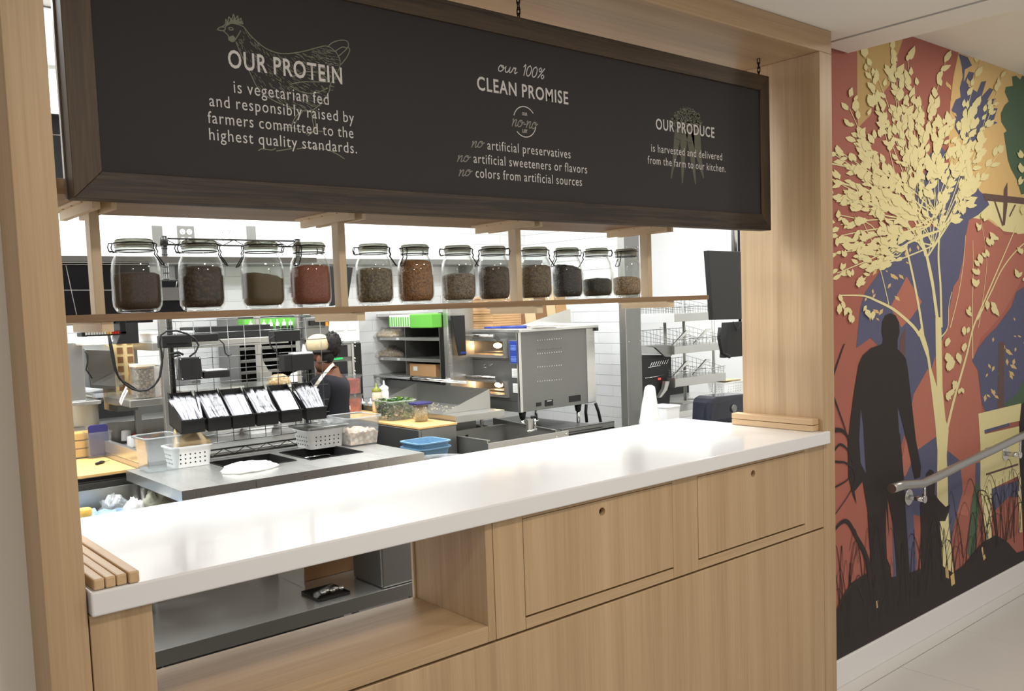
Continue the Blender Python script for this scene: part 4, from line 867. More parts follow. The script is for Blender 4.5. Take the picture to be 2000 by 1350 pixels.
# trash bags and cans behind the counter on the left
def can(name, label, c, r, h, mat='blackm', liner='bagp', seed=1, group=None):
    o = thing(name, label, 'bin', (c[0], c[1], FL), group)
    MB().lathe([(r * .8, 0), (r, h), (r - .006, h), (r * .8 - .006, .01), (.001, .01)], (c[0], c[1], FL), 28).build('bin_body', mat, o)
    rr = random.Random(seed); n = 30; mb = MB(); z = FL + h
    ja = [rr.uniform(-.006, .006) for _ in range(n)]
    prof = [(r + .004, -.08), (r + .008, .0), (r + .002, .012), (r - .012, .004), (r - .03, -.06), (r - .05, -.16)]; vs = []
    for pr, pz in prof:
        for i in range(n): a = 2 * math.pi * i / n; vs.append(V(c[0] + (pr + ja[i]) * math.cos(a), c[1] + (pr + ja[i]) * math.sin(a), z + pz))
    m = len(prof); mb.add(vs, [(j * n + i, j * n + (i + 1) % n, (j + 1) * n + (i + 1) % n, (j + 1) * n + i) for j in range(m - 1) for i in range(n)], True)
    mb.build('liner', liner, o); return o
can('trash_can', 'round trash can with a clear liner at the right end of the prep table', (2.47, 3.50), .15, .86, 'blackm')
LB = plain('blue_bag', (150, 182, 214), .3, noise=.25, nscale=40); M['bluebag'] = LB; M['greybag'] = plain('grey_cloth', (176, 176, 158), .8, noise=.2, nscale=30)
p = V(.975, 3.77, .7)
o = thing('waste_bin', 'blue-lined waste bin full of plastic wrap, low behind the left of the counter', 'bin', (p.x, p.y, FL))
MB().tub(p.x - .17, p.x + .17, p.y - .15, p.y + .15, .251, .70, .006, .05, .15, lip=.01).build('bin_body', 'steel_d', o)
mb = MB(); lump(mb, (p.x, p.y, .685), .165, .165, .04, 3, 26, 6, .35); mb.build('liner', 'bluebag', o)
for i, (u, v, rx, h, mat, nm, lb) in enumerate(((225, 985, .07, .08, 'bagp', 'plastic_wrap', 'crumpled clear plastic wrap on top of the blue-lined bin'), (262, 984, .05, .06, 'whitep', 'paper_scrap', 'white paper scrap thrown on the blue-lined bin'), (303, 975, .062, .075, 'greybag', 'grey_rag', 'grey-green crumpled rag at the right of the blue-lined bin'), (172, 1000, .05, .05, 'bluebag', 'blue_bag', 'small blue plastic bag at the left of the bin'))):
    q = at(u, v, Z=.74); tag(lump(MB(), (q.x, q.y, .705), rx * .85, rx * .8, h * .8, 20 + i, 16, 6, .4).build(nm, mat), lb, 'trash')
q = at(166, 1003, Z=.75)
o = MB().lathe([(.001, 0), (.022, .0), (.026, .01), (.026, .03), (.02, .036), (.001, .036)], (q.x, q.y, .735), 16).build('orange_peel', 'yellow'); tag(o, 'round yellow lid poking out of the small blue bag', 'trash')
# ---------------- left station: cutting board over a fridge ----------------
fg = thing('refrigerated_cabinet', 'stainless undercounter refrigerator below the left cutting board', 'refrigerator', (1.0, 4.45, FL))
MB().box(.55, 1.235, 4.145, 4.95, FL + .08, .822).build('cabinet_body', 'steel_d', fg, bevel=.003)
MB().box(.97, .972, 4.138, 4.145, FL + .10, .81).box(.56, 1.225, 4.138, 4.145, .80, .812).build('door_seam', 'blackm', fg)
MB().box(.60, .965, 4.125, 4.144, FL + .42, .795).build('door', 'steel_d', fg, bevel=.003)
MB().box(.980, 1.225, 4.125, 4.144, FL + .32, .795).build('door', 'steel_d', fg, bevel=.003)
g = MB()
for k in range(9): g.box(.99, 1.09, 4.118, 4.124, FL + .14 + .018 * k, FL + .148 + .018 * k)
g.build('vent_louvre', 'blackm', fg)
q = at(165, 985, Y=4.12); MB().tube([(q.x - .03, 4.12, q.z), (q.x + .03, 4.12, q.z)], .007, 8).build('handle', 'steel', fg)
for x in (.6, 1.18): MB().cyl((x, 4.3, FL), (x, 4.3, FL + .08), .02, n=10).cyl((x, 4.8, FL), (x, 4.8, FL + .08), .02, n=10).build('foot', 'black', fg)
cbz = .836
o = MB().prism([(.78, 4.36, cbz - .0135), (1.005, 4.10, cbz - .0135), (1.235, 4.10, cbz - .0135), (1.235, 4.86, cbz - .0135), (.78, 4.86, cbz - .0135)], (0, 0, .0135)).build('cutting_board', 'butcher', bevel=.002); tag(o, 'pale wood cutting board at the left station with a black knife on it', 'cutting board')
# yellow container, blue-lid container, knife
p = at(165, 893, Z=cbz); o = thing('yellow_container', 'clear container with a yellow lid on the left cutting board', 'container', tuple(p))
MB().tub(p.x - .09, p.x + .06, p.y - .05, p.y + .06, cbz + .001, cbz + .14, .003, .02, .04, lip=.005).build('box_body', 'clearp', o)
MB().rbox(p.x - .078, p.x + .048, p.y - .036, p.y + .048, cbz + .006, cbz + .045, .01).rbox(p.x - .08, p.x + .05, p.y - .036, p.y + .048, cbz + .05, cbz + .085, .01).rbox(p.x - .08, p.x + .05, p.y - .038, p.y + .048, cbz + .09, cbz + .125, .01).build('yellow_lid', 'yellow', o, bevel=.004)
p = at(194, 893, Z=cbz); o = thing('lidded_container', 'clear container holding an upright dark blue lid, on the left cutting board', 'container', tuple(p))
MB().tub(p.x - .055, p.x + .06, p.y - .025, p.y + .06, cbz + .001, cbz + .125, .003, .015, .04, lip=.006).build('box_body', 'clearp', o)
MB().rbox(-.045, .045, -.075, .075, 0, .008, .014, T=Matrix.Translation(p + V(.0, -.008, .085)) @ Matrix.Rotation(math.radians(86), 4, 'X')).build('blue_lid', 'navy', o, bevel=.002)
p = at(202, 905, Z=cbz); o = thing('knife', 'black-handled knife lying on the left cutting board', 'knife', tuple(p))
d = (at(222, 899, Z=cbz) - p).normalized()
MB().tube([p - d * .055 + V(0, 0, .007), p - d * .02 + V(0, 0, .008), p + d * .005 + V(0, 0, .006)], [.006, .0075, .005], 8).build('handle', 'black', o)
MB().prism([p + V(0, 0, .004), p + d * .05 + V(0, 0, .004), p + d * .045 + V(.004, .008, .004), p + V(.003, .008, .004)], (0, 0, .0015)).build('blade', 'steel_d', o)
# raised fence and rear prep rail
RX1 = 2.24
rp = thing('rear_prep_rail', 'stainless raised prep rail behind the wire rack, cluttered with tongs and white pans', 'counter', (1.9, 4.5, FL))
MB().box(1.237, RX1, 4.075, 4.78, .80, .86).build('rail_top', 'steel', rp, bevel=.002)
MB().box(1.237, 1.262, 4.075, 4.7, .8605, .915).build('fence', 'steel_l', rp, bevel=.002)
MB().box(1.30, RX1 - .01, 4.10, 4.76, FL, .799).build('cabinet', 'steel_d', rp)
MB().box(.6, 1.3, 4.955, 4.985, FL, .955).box(1.3, 2.3, 4.955, 4.985, FL, .955).build('splash_rail', 'steel', rp, bevel=.002)
for i, (u, v) in enumerate(((247, 860), (259, 872))):
    p = at(u, v, Z=.862); o = MB().lathe([(.001, 0), (.022, 0), (.026, .045), (.023, .045), (.02, .004), (.001, .004)][::-1] if False else [(.026, 0), (.023, .05), (.017, .053), (.001, .053)], (p.x, p.y, .862), 18).build('white_cup', 'white'); tag(o, ['farther', 'nearer'][i] + ' upturned white cup beside the red scoops', 'cup', 'white cups')
for i, (u, v, mat, lb) in enumerate(((257, 853, 'red', 'red scoop farthest left, behind the white cups'), (272, 862, 'red', 'larger red scoop in front of the yellow tongs'), (285, 848, 'red', 'red spatula lying next to the steel post'), (303, 852, 'orange', 'yellow-orange tongs lying next to the steel post'))):
    p = at(u, v, Z=.87); o = thing('scoop' if mat == 'red' else 'tongs', lb, 'utensil', (p.x, p.y, .861), 'utensils behind the rack')
    MB().ball((p.x, p.y, .874), .02, 1.3, .9, .55).build('head', mat, o)
    MB().tube([(p.x, p.y, .878), (p.x + .03, p.y - .01, .886), (p.x + .06, p.y - .02, .876)], [.007, .006, .004], 8).build('handle', mat, o)
rr = random.Random(9); mb = MB()
for (u, v, sx, sy, lt_) in ((395, 848, .07, .07, 'behind the left white basket'), (438, 846, .07, .07, 'below the second cutlery bin'), (560, 830, .08, .06, 'below the fifth cutlery bin'), (604, 826, .05, .05, 'rightmost, left of the worker'), (502, 842, .07, .06, 'below the fourth cutlery bin')):
    p = at(u, v, Z=.87); tag(MB().tub(p.x - sx, p.x + sx, p.y - sy, p.y + sy, .861, .895, .003, .02, .08, lip=.006).build('white_tray', 'white'), 'shallow white tray on the prep rail, ' + lt_, 'tray', 'white trays behind the wire rack')
for i, (u, v) in enumerate(((480, 828), (545, 824), (590, 836))):
    p = at(u, v, Y=4.86); o = MB().box(p.x - .05, p.x + .05, 4.80, 4.84, .8605, .8605 + .1 + .02 * i).build('recipe_board', plain('speckled_board%d' % i, (206, 178, 158), .6, noise=.25, nscale=60), bevel=.003); tag(o, ['left', 'middle', 'right'][i] + ' speckled tan board leaning behind the white trays', 'board')
# dark alcove of the rear line
al = thing('rear_cabinet', 'dull steel cabinet with a dark recess behind the left cutting board', 'cabinet', (1.3, 5.3, FL))
MB().box(.3, .36, 5.3, 5.59, FL, 1.30).box(1.95, 2.0, 5.3, 5.59, FL, 1.12).box(.3, 2.0, 5.50, 5.59, FL, 1.08).box(.3, 2.0, 5.2, 5.5, .90, .93).build('cabinet_shell', 'steel_d', al)
MB().box(1.18, 1.66, 5.47, 5.498, .93, 1.07).build('recess', 'blackm', al)
MB().tube([(1.33, 5.30, .935), (1.39, 5.33, 1.0), (1.5, 5.38, 1.075)], .012, 8).build('hose', 'rubber', al)
MB().box(1.08, 1.12, 5.4, 5.46, .93, 1.3).build('post', 'steel', al)
MB().box(.6, 1.02, 4.99, 5.195, .90, .93).build('drum_ledge', 'steel', al)
p = at(167, 838, Y=5.02); o = MB().lathe([(.001, 0), (.066, 0), (.068, .01), (.068, .155), (.064, .17), (.045, .18), (.001, .185)], (p.x, 5.02, .932), 28).build('white_drum', 'cream'); o.location = (0, 0, 0); tag(o, 'round off-white drum standing in the recess behind the left cutting board', 'drum')
# overshelves behind the rack
os_ = thing('steel_overshelf', 'two-tier stainless overshelf on posts behind the wire rack', 'shelf', (1.9, 4.75, .86))
pc = at(326, 776, Y=4.42)
MB().box(pc.x, 2.24, 4.42, 4.95, pc.z - .035, pc.z).build('lower_shelf', 'steel', os_, bevel=.003)
pu = at(330, 668, Y=4.55)
MB().box(at(256, 680, Y=4.95).x - .02, 2.22, 4.55, 4.95, pu.z - .04, pu.z).build('upper_shelf', 'steel', os_, bevel=.003)
MB().box(pc.x - .02, pc.x + .012, 4.40, 4.43, .861, 1.52).build('post', 'steel', os_, bevel=.002)
MB().box(2.20, 2.23, 4.40, 4.43, .861, 1.52).build('post', 'steel', os_, bevel=.002)
MB().box(pc.x, pc.x + .03, 4.92, 4.95, .861, 1.52).build('post', 'steel', os_, bevel=.002)
MB().box(2.20, 2.23, 4.92, 4.95, .861, 1.52).build('post', 'steel', os_, bevel=.002)
LZ = pc.z; UZ = pu.z
# things left of the rack
p = at(146, 785, Y=4.75)
o = thing('steel_dispenser', 'tall stainless box dispenser at the far left behind the cutting board', 'dispenser', (p.x, 4.85, p.z - .02)); z1 = at(146, 668, Y=4.75).z; x1 = at(163, 700, Y=4.75).x
MB().box(x1 - .22, x1, 4.75, 4.95, p.z, z1).build('housing', 'steel', o, bevel=.004)
MB().box(x1 - .22, x1 + .06, 4.72, 4.96, p.z - .018, p.z).build('drip_ledge', 'steel_l', o, bevel=.002)
MB().box(x1 - .2, x1 - .17, 4.93, 4.953, .822, p.z - .018).build('support', 'steel_d', o)
p0 = at(178, 758, Y=4.85); p1 = at(222, 684, Y=4.85)
o = thing('scoop_bin', 'stainless hopper bin with a clear scoop, left of the cup cartons', 'bin', (p0.x, 4.9, p0.z))
MB().hexa([(p0.x, 4.85, p0.z), (p1.x, 4.85, p0.z - .02), (p1.x, 5.05, p0.z - .02), (p0.x, 5.05, p0.z), (p0.x - .015, 4.85, p1.z + .01), (p1.x, 4.85, p1.z), (p1.x + .03, 5.05, p1.z + .04), (p0.x - .015, 5.05, p1.z + .05)]).build('hopper', 'steel_d', o, bevel=.004)
MB().prism([(p0.x + .0, 4.84, p0.z + .02), (p1.x, 4.84, p0.z + .0), (p1.x, 4.84, p0.z + .075)], (0, -.10, 0)).build('scoop', 'clearp', o)
MB().box(p0.x - .01, p1.x + .03, 4.74, 5.06, p0.z - .045, p0.z - .022).build('tray', 'clearp', o)
MB().box(p0.x + .03, p0.x + .05, 4.98, 5.0, .955, p0.z - .045).build('support', 'steel_d', o)
# cartons, cup stack, granola jar on the lower shelf
xl = at(225, 740, Y=4.85).x; 
o = thing('cup_carton', 'tall tan slotted carton full of cups on the lower overshelf', 'carton', (xl + .05, 4.85, LZ)); za = at(225, 655, Y=4.85).z; xr = at(252, 655, Y=4.85).x
MB().box(xl, xr + .02, 4.85, 5.0, LZ - .06, za).build('carton_body', 'kbox', o, bevel=.003)
g = MB()
for k in range(7):
    for j in range(2): g.box(xl + .018 + .05 * j, xl + .045 + .05 * j, 4.846, 4.851, LZ - .03 + .048 * k, LZ + .002 + .048 * k)
g.build('cut_outs', 'cardd', o, kind='stuff')
MB().box(xl - .0, xr + .02, 4.846, 4.99, LZ - .09, LZ - .061).build('stand', 'steel_d', o)
x0 = at(214, 720, Y=5.0).x
o = MB().box(x0, x0 + .07, 4.87 + .15, 5.15, LZ - .1, at(214, 690, Y=5.0).z).build('brown_carton', 'card', bevel=.003); tag(o, 'plain brown carton behind the tan slotted carton', 'carton')
p = at(280, 768, Z=LZ)
p = Vector((at(279, 740, Y=4.50).x, 4.50, LZ)); 
if p.x < pc.x + .055: pass
zt = at(279, 716, Y=4.5).z
MB().box(p.x - .09, pc.x - .0005, 4.43, 4.84, LZ - .035, LZ - .001).build('left_extension', 'steel', os_, bevel=.003)
o = thing('granola_jar', 'square clear tub of granola with a cream lid on the lower overshelf', 'jar', tuple(p))
MB().rbox(p.x - .042, p.x + .042, 4.46, 4.54, LZ + .003, zt - .012, .012).build('granola', 'granola', o, kind='stuff')
MB().tub(p.x - .046, p.x + .046, 4.455, 4.545, LZ + .0005, zt, .0025, .014, 0).build('tub', 'clearp', o)
MB().rbox(p.x - .05, p.x + .05, 4.45, 4.55, zt, zt + .014, .014).build('lid', 'cream', o, bevel=.002)
p2 = Vector((at(304, 750, Y=4.5).x, 4.5, LZ))
o = thing('cup_stack', 'tall stack of clear plastic cups beside the granola tub', 'cups', tuple(p2)); mb = MB()
for k in range(19): mb.lathe([(.022, 0), (.026, .010), (.0255, .011)], (p2.x, 4.5, LZ + .002 + .0078 * k), 16)
mb.build('nested_cups', 'cup', o)
o = MB().box(p2.x - .04, p2.x + .09, 4.62, 4.78, LZ + .0005, LZ + .145).build('shelf_carton', 'card', bevel=.002); tag(o, 'open brown carton under the upper overshelf, behind the cup stack', 'carton')
p = at(245, 768, Y=4.42); mb = MB(); q = [at(a, b, Y=4.415) for a, b in ((247, 756), (240, 770), (234, 785), (236, 791), (241, 778), (249, 762))]
o = MB().tube(q, .004, 8).build('white_strap', 'white'); tag(o, 'white looped strap hanging over the left edge of the lower overshelf', 'strap')
# wire rack with grid front
WYR = 4.03
wr = thing('wire_rack', 'grey wire rack with a grid front and two posts standing on the prep table', 'rack', (1.7, WYR, TZ))
xa = at(345, 860, Y=WYR).x; xb = at(600, 850, Y=WYR).x; zt = at(312, 462, Y=WYR).z
for x, m_ in ((xa, 'wired'), (xb, 'wirec')):
    p_ = MB().cyl((x, WYR, TZ), (x, WYR, zt), .0125, n=14)
    for k in range(38): p_.cyl((x, WYR, TZ + .02 + k * .027), (x, WYR, TZ + .023 + k * .027), .0138, n=14)
    p_.build('post', m_, wr); MB().cyl((x, WYR, zt - .04), (x, WYR, zt + .002), .018, .016, n=14).build('cap', 'wired', wr)
def truss(z0, z1, x0, x1, y=WYR):
    mb = MB().tube([(x0, y, z0), (x1, y, z0)], .0045, 6).tube([(x0, y, z1), (x1, y, z1)], .0045, 6); n = int((x1 - x0) / .05)
    mb.tube([(x0 + (x1 - x0) * k / n, y, z0 if k % 2 else z1) for k in range(n + 1)], .0022, 5); return mb
truss(zt - .035, zt - .008, xa, xb).build('top_rail', 'wired', wr)
truss(TZ + .012, TZ + .042, xa, xb + .05).build('bottom_rail', 'wired', wr)
rows = [at(450, v, Y=WYR - .02).z for v in (624, 648, 672, 696, 720, 744, 768, 800, 826, 846, 862)]
for k, z in enumerate(rows): MB().tube([(xa + .01, WYR - .018, z), (xb + .12, WYR - .018, z)], .0021, 5).build('horizontal_wire', 'wirec', wr)
n = 9
for k in range(n + 1):
    x = xa + .02 + (xb + .09 - xa - .02) * k / n; MB().tube([(x, WYR - .022, rows[0]), (x, WYR - .022, rows[-1])], .0019, 5).build('vertical_wire', 'wirec', wr)
# cutlery bins
fork = MB()
bins = [378, 430, 477, 524, 571, 619]; proto = None
lab = ['leftmost, below the black printer', 'second from the left', 'third from the left', 'fourth from the left, below the white paper', 'fifth from the left', 'rightmost, in front of the worker']
kinds = ['loose white plastic forks', 'wrapped white cutlery', 'neatly stacked white forks', 'wrapped white forks', 'neatly stacked white knives', 'wrapped white spoons in crinkled film']
for i, u in enumerate(bins):
    yf = WYR - .17; f = at(u, 846 - i * 5.3, Y=yf); z0 = f.z; w = .052; x = f.x
    o = thing('cutlery_bin', 'black hopper bin of %s, %s' % (kinds[i], lab[i]), 'bin', (x, yf, z0), 'black cutlery bins hooked on the wire rack')
    y2 = WYR - .026; t = .003
    for s in (-1, 1):
        xs = x + s * w; MB().prism([(xs - s * t, yf, z0), (xs - s * t, yf, z0 + .055), (xs - s * t, y2, z0 + .175), (xs - s * t, y2, z0 + .03)], (s * t, 0, 0)).build('side_wall', 'black', o)
    MB().prism([(x - w, yf, z0), (x + w, yf, z0), (x + w, yf - .004, z0 + .058), (x - w, yf - .004, z0 + .058)], (0, .003, 0)).box(x - w - .003, x + w + .003, yf - .012, yf + .002, z0 + .054, z0 + .060).build('front_lip', 'black', o)
    MB().prism([(x - w, yf, z0), (x + w, yf, z0), (x + w, y2, z0 + .03), (x - w, y2, z0 + .03)], (0, 0, .003)).build('bottom', 'black', o)
    MB().box(x - w, x + w, y2 - .003, y2, z0 + .03, z0 + .17).build('back_wall', 'black', o)
    c = MB(); rr = random.Random(30 + i); neat = i in (2, 4)
    sl = V(0, .112, .100).normalized(); nrm = sl.cross(V(1, 0, 0)) * -1
    nrm = V(0, -sl.z, sl.y)
    for k in range(46 if neat else 52):
        px = x - w * .78 + 2 * w * .78 * (k / 45 if neat else rr.random()); L0 = .125 if neat else rr.uniform(.11, .14); tilt = 0 if neat else rr.uniform(-.16, .16)
        base = V(px, yf + .006, z0 + .052) + nrm * (rr.uniform(-.006, .004) if neat else rr.uniform(-.01, .016)); dr = (sl + V(tilt, 0, 0)).normalized(); sd = V(1, 0, 0)
        e = base + dr * L0; wd = .0032
        c.add([base - sd * wd, base + sd * wd, e + sd * wd * 1.7, e - sd * wd * 1.7, base - sd * wd + nrm * .0018, base + sd * wd + nrm * .0018, e + sd * wd * 1.7 + nrm * .0018, e - sd * wd * 1.7 + nrm * .0018], [(0, 3, 2, 1), (4, 5, 6, 7), (0, 1, 5, 4), (1, 2, 6, 5), (2, 3, 7, 6), (3, 0, 4, 7)])
        for q in (-1, 0, 1):
            b_ = e + sd * wd * 1.3 * q; c.add([b_ - sd * .0008, b_ + sd * .0008, b_ + dr * .016], [(0, 1, 2)])
    c.build('cutlery', 'fries', o, kind='stuff')
    if i in (1, 3, 5):
        lump(MB(), V(x, yf + .055, z0 + .088), .036, .045, .035, 60 + i, 16, 6, .7).build('plastic_film', 'bagp', o)
# black printers and terminals hooked on the rack
def blk(name, label, cat, u0, u1, v0, v1, y, d, mat='black', slant=0, extra=None):
    a = at(u0, v1, Y=y); b = at(u1, v0, Y=y); c_ = at(u1, v1, Y=y); z0 = (a.z + c_.z) / 2
    o = thing(name, label, cat, ((a.x + b.x) / 2, y, z0), None)
    MB().hexa([(a.x, y, z0), (c_.x, y, z0), (c_.x, y + d, z0), (a.x, y + d, z0), (a.x, y + slant, b.z), (c_.x, y + slant, b.z), (c_.x, y + d, b.z), (a.x, y + d, b.z)]).build('housing', mat, o, bevel=.004)
    return o, a, b, c_, z0
o, a, b, c_, z0 = blk('printer', 'long black printer body at the upper left of the wire rack', 'printer', 318, 376, 653, 679, 3.93, .07)
MB().box(a.x + .02, c_.x - .02, 3.926, 3.93, z0 + .02, z0 + .026).build('slot', 'rubber', o)
o, a, b, c_, z0 = blk('power_brick', 'small black box hooked on the wire rack right of the printer', 'box', 380, 428, 651, 667, 3.94, .05)
MB().tube([at(428, 663, Y=3.94), at(437, 672, Y=3.94), at(440, 690, Y=3.95), at(445, 695, Y=3.95), at(452, 693, Y=3.98)], .003, 6).build('cable', 'rubber', o)
o, a, b, c_, z0 = blk('display_box', 'square black terminal with screws in its corners, left half of the wire rack', 'terminal', 354, 397, 697, 742, 3.90, .06, slant=.01)
for sx in (a.x + .006, c_.x - .006):
    for sz in (z0 + .006, b.z - .006): MB().ball((sx, 3.90 + .01 * (sz > z0 + .05), sz), .0028).build('screw', 'chrome', o)
MB().prism([at(345, 702, Y=3.93), at(354, 698, Y=3.905), at(354, 742, Y=3.90), at(350, 735, Y=3.93)], (0, .03, 0)).build('side_plate', 'steel_d', o)
o, a, b, c_, z0 = blk('receipt_tray', 'low black tray with white paper beside the square terminal', 'tray', 399, 450, 722, 738, 3.90, .09)
MB().box(a.x + .01, c_.x - .01, 3.905, 3.98, b.z + .0005, b.z + .004).build('paper', 'whitep', o)
o, a, b, c_, z0 = blk('printer', 'black printer body at the upper right of the wire rack, near the post', 'printer', 537, 588, 644, 667, 3.93, .07)
MB().tube([at(537, 655, Y=3.93), at(527, 663, Y=3.93), at(528, 675, Y=3.94), at(540, 688, Y=3.95), at(556, 697, Y=3.96)], .0035, 6).build('cable', 'rubber', o)
o, a, b, c_, z0 = blk('terminal', 'large black terminal box in front of the worker with white paper on top', 'terminal', 557, 615, 690, 724, 3.90, .07)
MB().box(a.x + .05, c_.x - .005, 3.905, 3.96, b.z + .0005, b.z + .008).prism([(c_.x - .05, 3.91, b.z + .008), (c_.x - .03, 3.91, b.z + .008), (c_.x - .042, 3.91, b.z + .045)], (0, .02, 0)).build('paper', 'whitep', o)
MB().box(a.x + .036, a.x + .038, 3.898, 3.902, z0 + .003, b.z - .003).build('seam', 'rubber', o)
o = thing('cable_bundle', 'loop of black cables hanging from the display bar to the wire rack', 'cable', tuple(at(280, 760, Y=3.9)))
MB().tube([at(u, v, Y=3.86) for u, v in ((214, 655), (218, 675), (222, 695), (225, 715), (231, 735), (243, 750), (258, 760), (272, 764), (288, 762), (302, 752), (313, 735), (317, 710), (316, 690), (312, 670), (314, 655), (325, 647), (345, 646), (365, 652), (381, 662), (388, 675), (382, 688), (370, 697))], .0042, 8).build('cable', 'rubber', o)
MB().tube([at(u, v, Y=3.88) for u, v in ((211, 655), (215, 678), (219, 700), (224, 722), (233, 740), (250, 750), (268, 762), (285, 764), (300, 755), (310, 742), (314, 720), (318, 700), (320, 680))], .0036, 8).build('cable', 'rubber', o)
q = [at(u, v, Y=3.885) for u, v in ((330, 692), (345, 690), (352, 694), (338, 697), (334, 691), (348, 688), (358, 693))]
MB().tube(q, .005, 8).build('cable_knot', 'rubber', o)
MB().tube([at(u, v, Y=4.6) for u, v in ((166, 686), (171, 693), (171, 708), (168, 722), (180, 739))], .004, 6).build('wall_cable', 'rubber', o)
# big screens hanging behind the jars
def screen(label, x0, x1, z0, z1, y, tilt=0, lines=()):
    o = thing('display_screen', label, 'screen', ((x0 + x1) / 2, y, z0))
    MB().box(x0, x1, y, y + .035, z0, z1).build('housing', 'black', o, bevel=.003)
    MB().box(x0 + .008, x1 - .008, y - .002, y, z0 + .01, z1 - .008).build('glass', 'screen', o)
    g = MB()
    for (a, b) in lines: g.tube([a, b], .0011, 4)
    if lines: g.build('grid_lines', 'letter', o)
    return o
Y1 = 3.1; A = at(60, 514, Y=Y1); B = at(292, 514, Y=Y1); D = at(236, 632, Y=Y1)
P_ = lambda u, v: at(u, v, Y=Y1) + V(0, -.0035, 0)
sc1 = screen('large black kitchen display with thin white grid lines behind the first jar', A.x, B.x, D.z, B.z, Y1, lines=((P_(100, 567), P_(285, 567)), (P_(128, 518), P_(150, 620)), (P_(110, 517), P_(288, 517))))
MB().box(A.x - .02, B.x + .62, Y1 - .01, Y1 + .05, B.z + .004, B.z + .022).build('mount_bar', 'steel_d', sc1)
MB().cyl((at(180, 450, Y=Y1 + .02).x, Y1 + .02, B.z + .02), (at(180, 450, Y=Y1 + .02).x, Y1 + .02, KC - .001), .012, n=10).build('ceiling_pole', 'steel_d', sc1)
Y2 = 3.5; A = at(318, 546, Y=Y2); B = at(362, 546, Y=Y2); D = at(340, 612, Y=Y2); P2_ = lambda u, v: at(u, v, Y=Y2) + V(0, -.0035, 0)
sc2 = screen('small dark blue-black display between the first two jars', A.x - .1, B.x, D.z, B.z, Y2, lines=((P2_(300, 567), P2_(360, 566)), (P2_(345, 550), P2_(342, 566))))
MB().box(A.x - .1, B.x, Y2 - .006, Y2 - .0025, D.z + .05, D.z + .10).build('grey_band', 'steel_d', sc2)
MB().box(at(180, 450, Y=Y2 + .02).x, A.x - .09, Y2 + .005, Y2 + .02, B.z - .05, B.z - .03).cyl((at(180, 450, Y=Y2 + .02).x, Y2 + .02, B.z - .06), (at(180, 450, Y=Y2 + .02).x, Y2 + .02, KC - .001), .012, n=10).build('ceiling_pole', 'steel_d', sc2)
Y3 = 2.9; A = at(60, 226, Y=Y3); B = at(150, 226, Y=Y3); D = at(120, 372, Y=Y3)
sc3 = screen('black menu screen seen in the gap between the left post and the sign', A.x, B.x + .25, D.z - .02, B.z, Y3, lines=((at(90, 263, Y=Y3 - .004), at(122, 264, Y=Y3 - .004)),))
MB().cyl((B.x + .18, Y3 + .02, B.z), (B.x + .18, Y3 + .02, KC - .001), .012, n=10).build('ceiling_pole', 'steel_d', sc3)
Yb = 3.05; a = at(160, 657, Y=Yb); b = at(235, 645, Y=Yb)
o = thing('key_bar', 'black key bar with white, yellow and red keys hanging under the large display', 'keypad', ((a.x + b.x) / 2, Yb, a.z))
MB().box(a.x, b.x + .02, Yb, Yb + .06, a.z - .002, a.z + .012).box(b.x, b.x + .02, Yb, Yb + .06, a.z, a.z + .05).build('housing', 'black', o, bevel=.003)
for k in range(13):
    x = a.x + .010 + (b.x - a.x - .012) * k / 13; MB().box(x, x + .0062, Yb - .0022, Yb - .0002, a.z + .003, a.z + .0115).build('key', 'stickw' if k < 8 else ('yellow' if k < 10 else 'red'), o, label=None)
MB().box(b.x + .004, b.x + .02, Yb + .061, Yb + .1, a.z, 1.56).build('bracket', 'black', o)
# outlets on the back wall
for i, (u0, u1, typ) in enumerate(((295, 318, 'blank'), (344, 380, 'duplex'), (422, 458, 'duplexw'), (480, 500, 'blank'))):
    a = at(u0, 441, Y=BY); b = at(u1, 480, Y=BY); z0, z1 = a.z - .125, a.z
    yy = BY - .0065
    o = thing('wall_plate', ['blank steel wall plate, leftmost on the tiled back wall', 'steel double outlet plate on the tiled back wall', 'white double outlet plate on the tiled back wall', 'blank steel wall plate right of the outlets'][i], 'outlet', ((a.x + b.x) / 2, BY, z0))
    MB().box(a.x, b.x, yy - .005, yy, z0, z1).build('plate', 'white' if typ == 'duplexw' else 'steel_d', o, bevel=.002)
    if typ != 'blank':
        for sx in (.3, .7):
            for sz in (.3, .7):
                cx_, cz_ = a.x + (b.x - a.x) * sx, z0 + (z1 - z0) * sz
                MB().cyl((cx_, yy - .0052, cz_), (cx_, yy - .0075, cz_), .017, n=16).build('socket', 'white', o)
                MB().box(cx_ - .007, cx_ - .004, yy - .0083, yy - .0076, cz_ + .002, cz_ + .01).box(cx_ + .004, cx_ + .007, yy - .0083, yy - .0076, cz_ + .002, cz_ + .01).cyl((cx_, yy - .0076, cz_ - .007), (cx_, yy - .0083, cz_ - .007), .003, n=8).build('slots', 'blackm', o, kind='stuff')
# long steel shelf line on the back wall
a = at(120, 497, Y=5.35); b = at(1030, 513, Y=5.35)
o = thing('wall_shelf', 'long narrow steel shelf running along the white tiled back wall', 'shelf', (2.5, 5.5, b.z))
MB().box(.2, 4.85, 5.35, BY - .006, a.z - .05, a.z - .012).build('shelf_board', 'steel_d', o, bevel=.002)
for x in (.9, 2.0, 3.1, 4.2): MB().prism([(x, 5.4, a.z - .05), (x, BY - .006, a.z - .05), (x, BY - .006, a.z - .2)], (.004, 0, 0)).build('bracket', 'steel_d', o)
p = at(605, 503, Y=5.4)
for i, (u, h, mat, lb) in enumerate(((573, .09, 'black', 'dark bottle'), )):
    q = at(u, 508, Y=5.45)
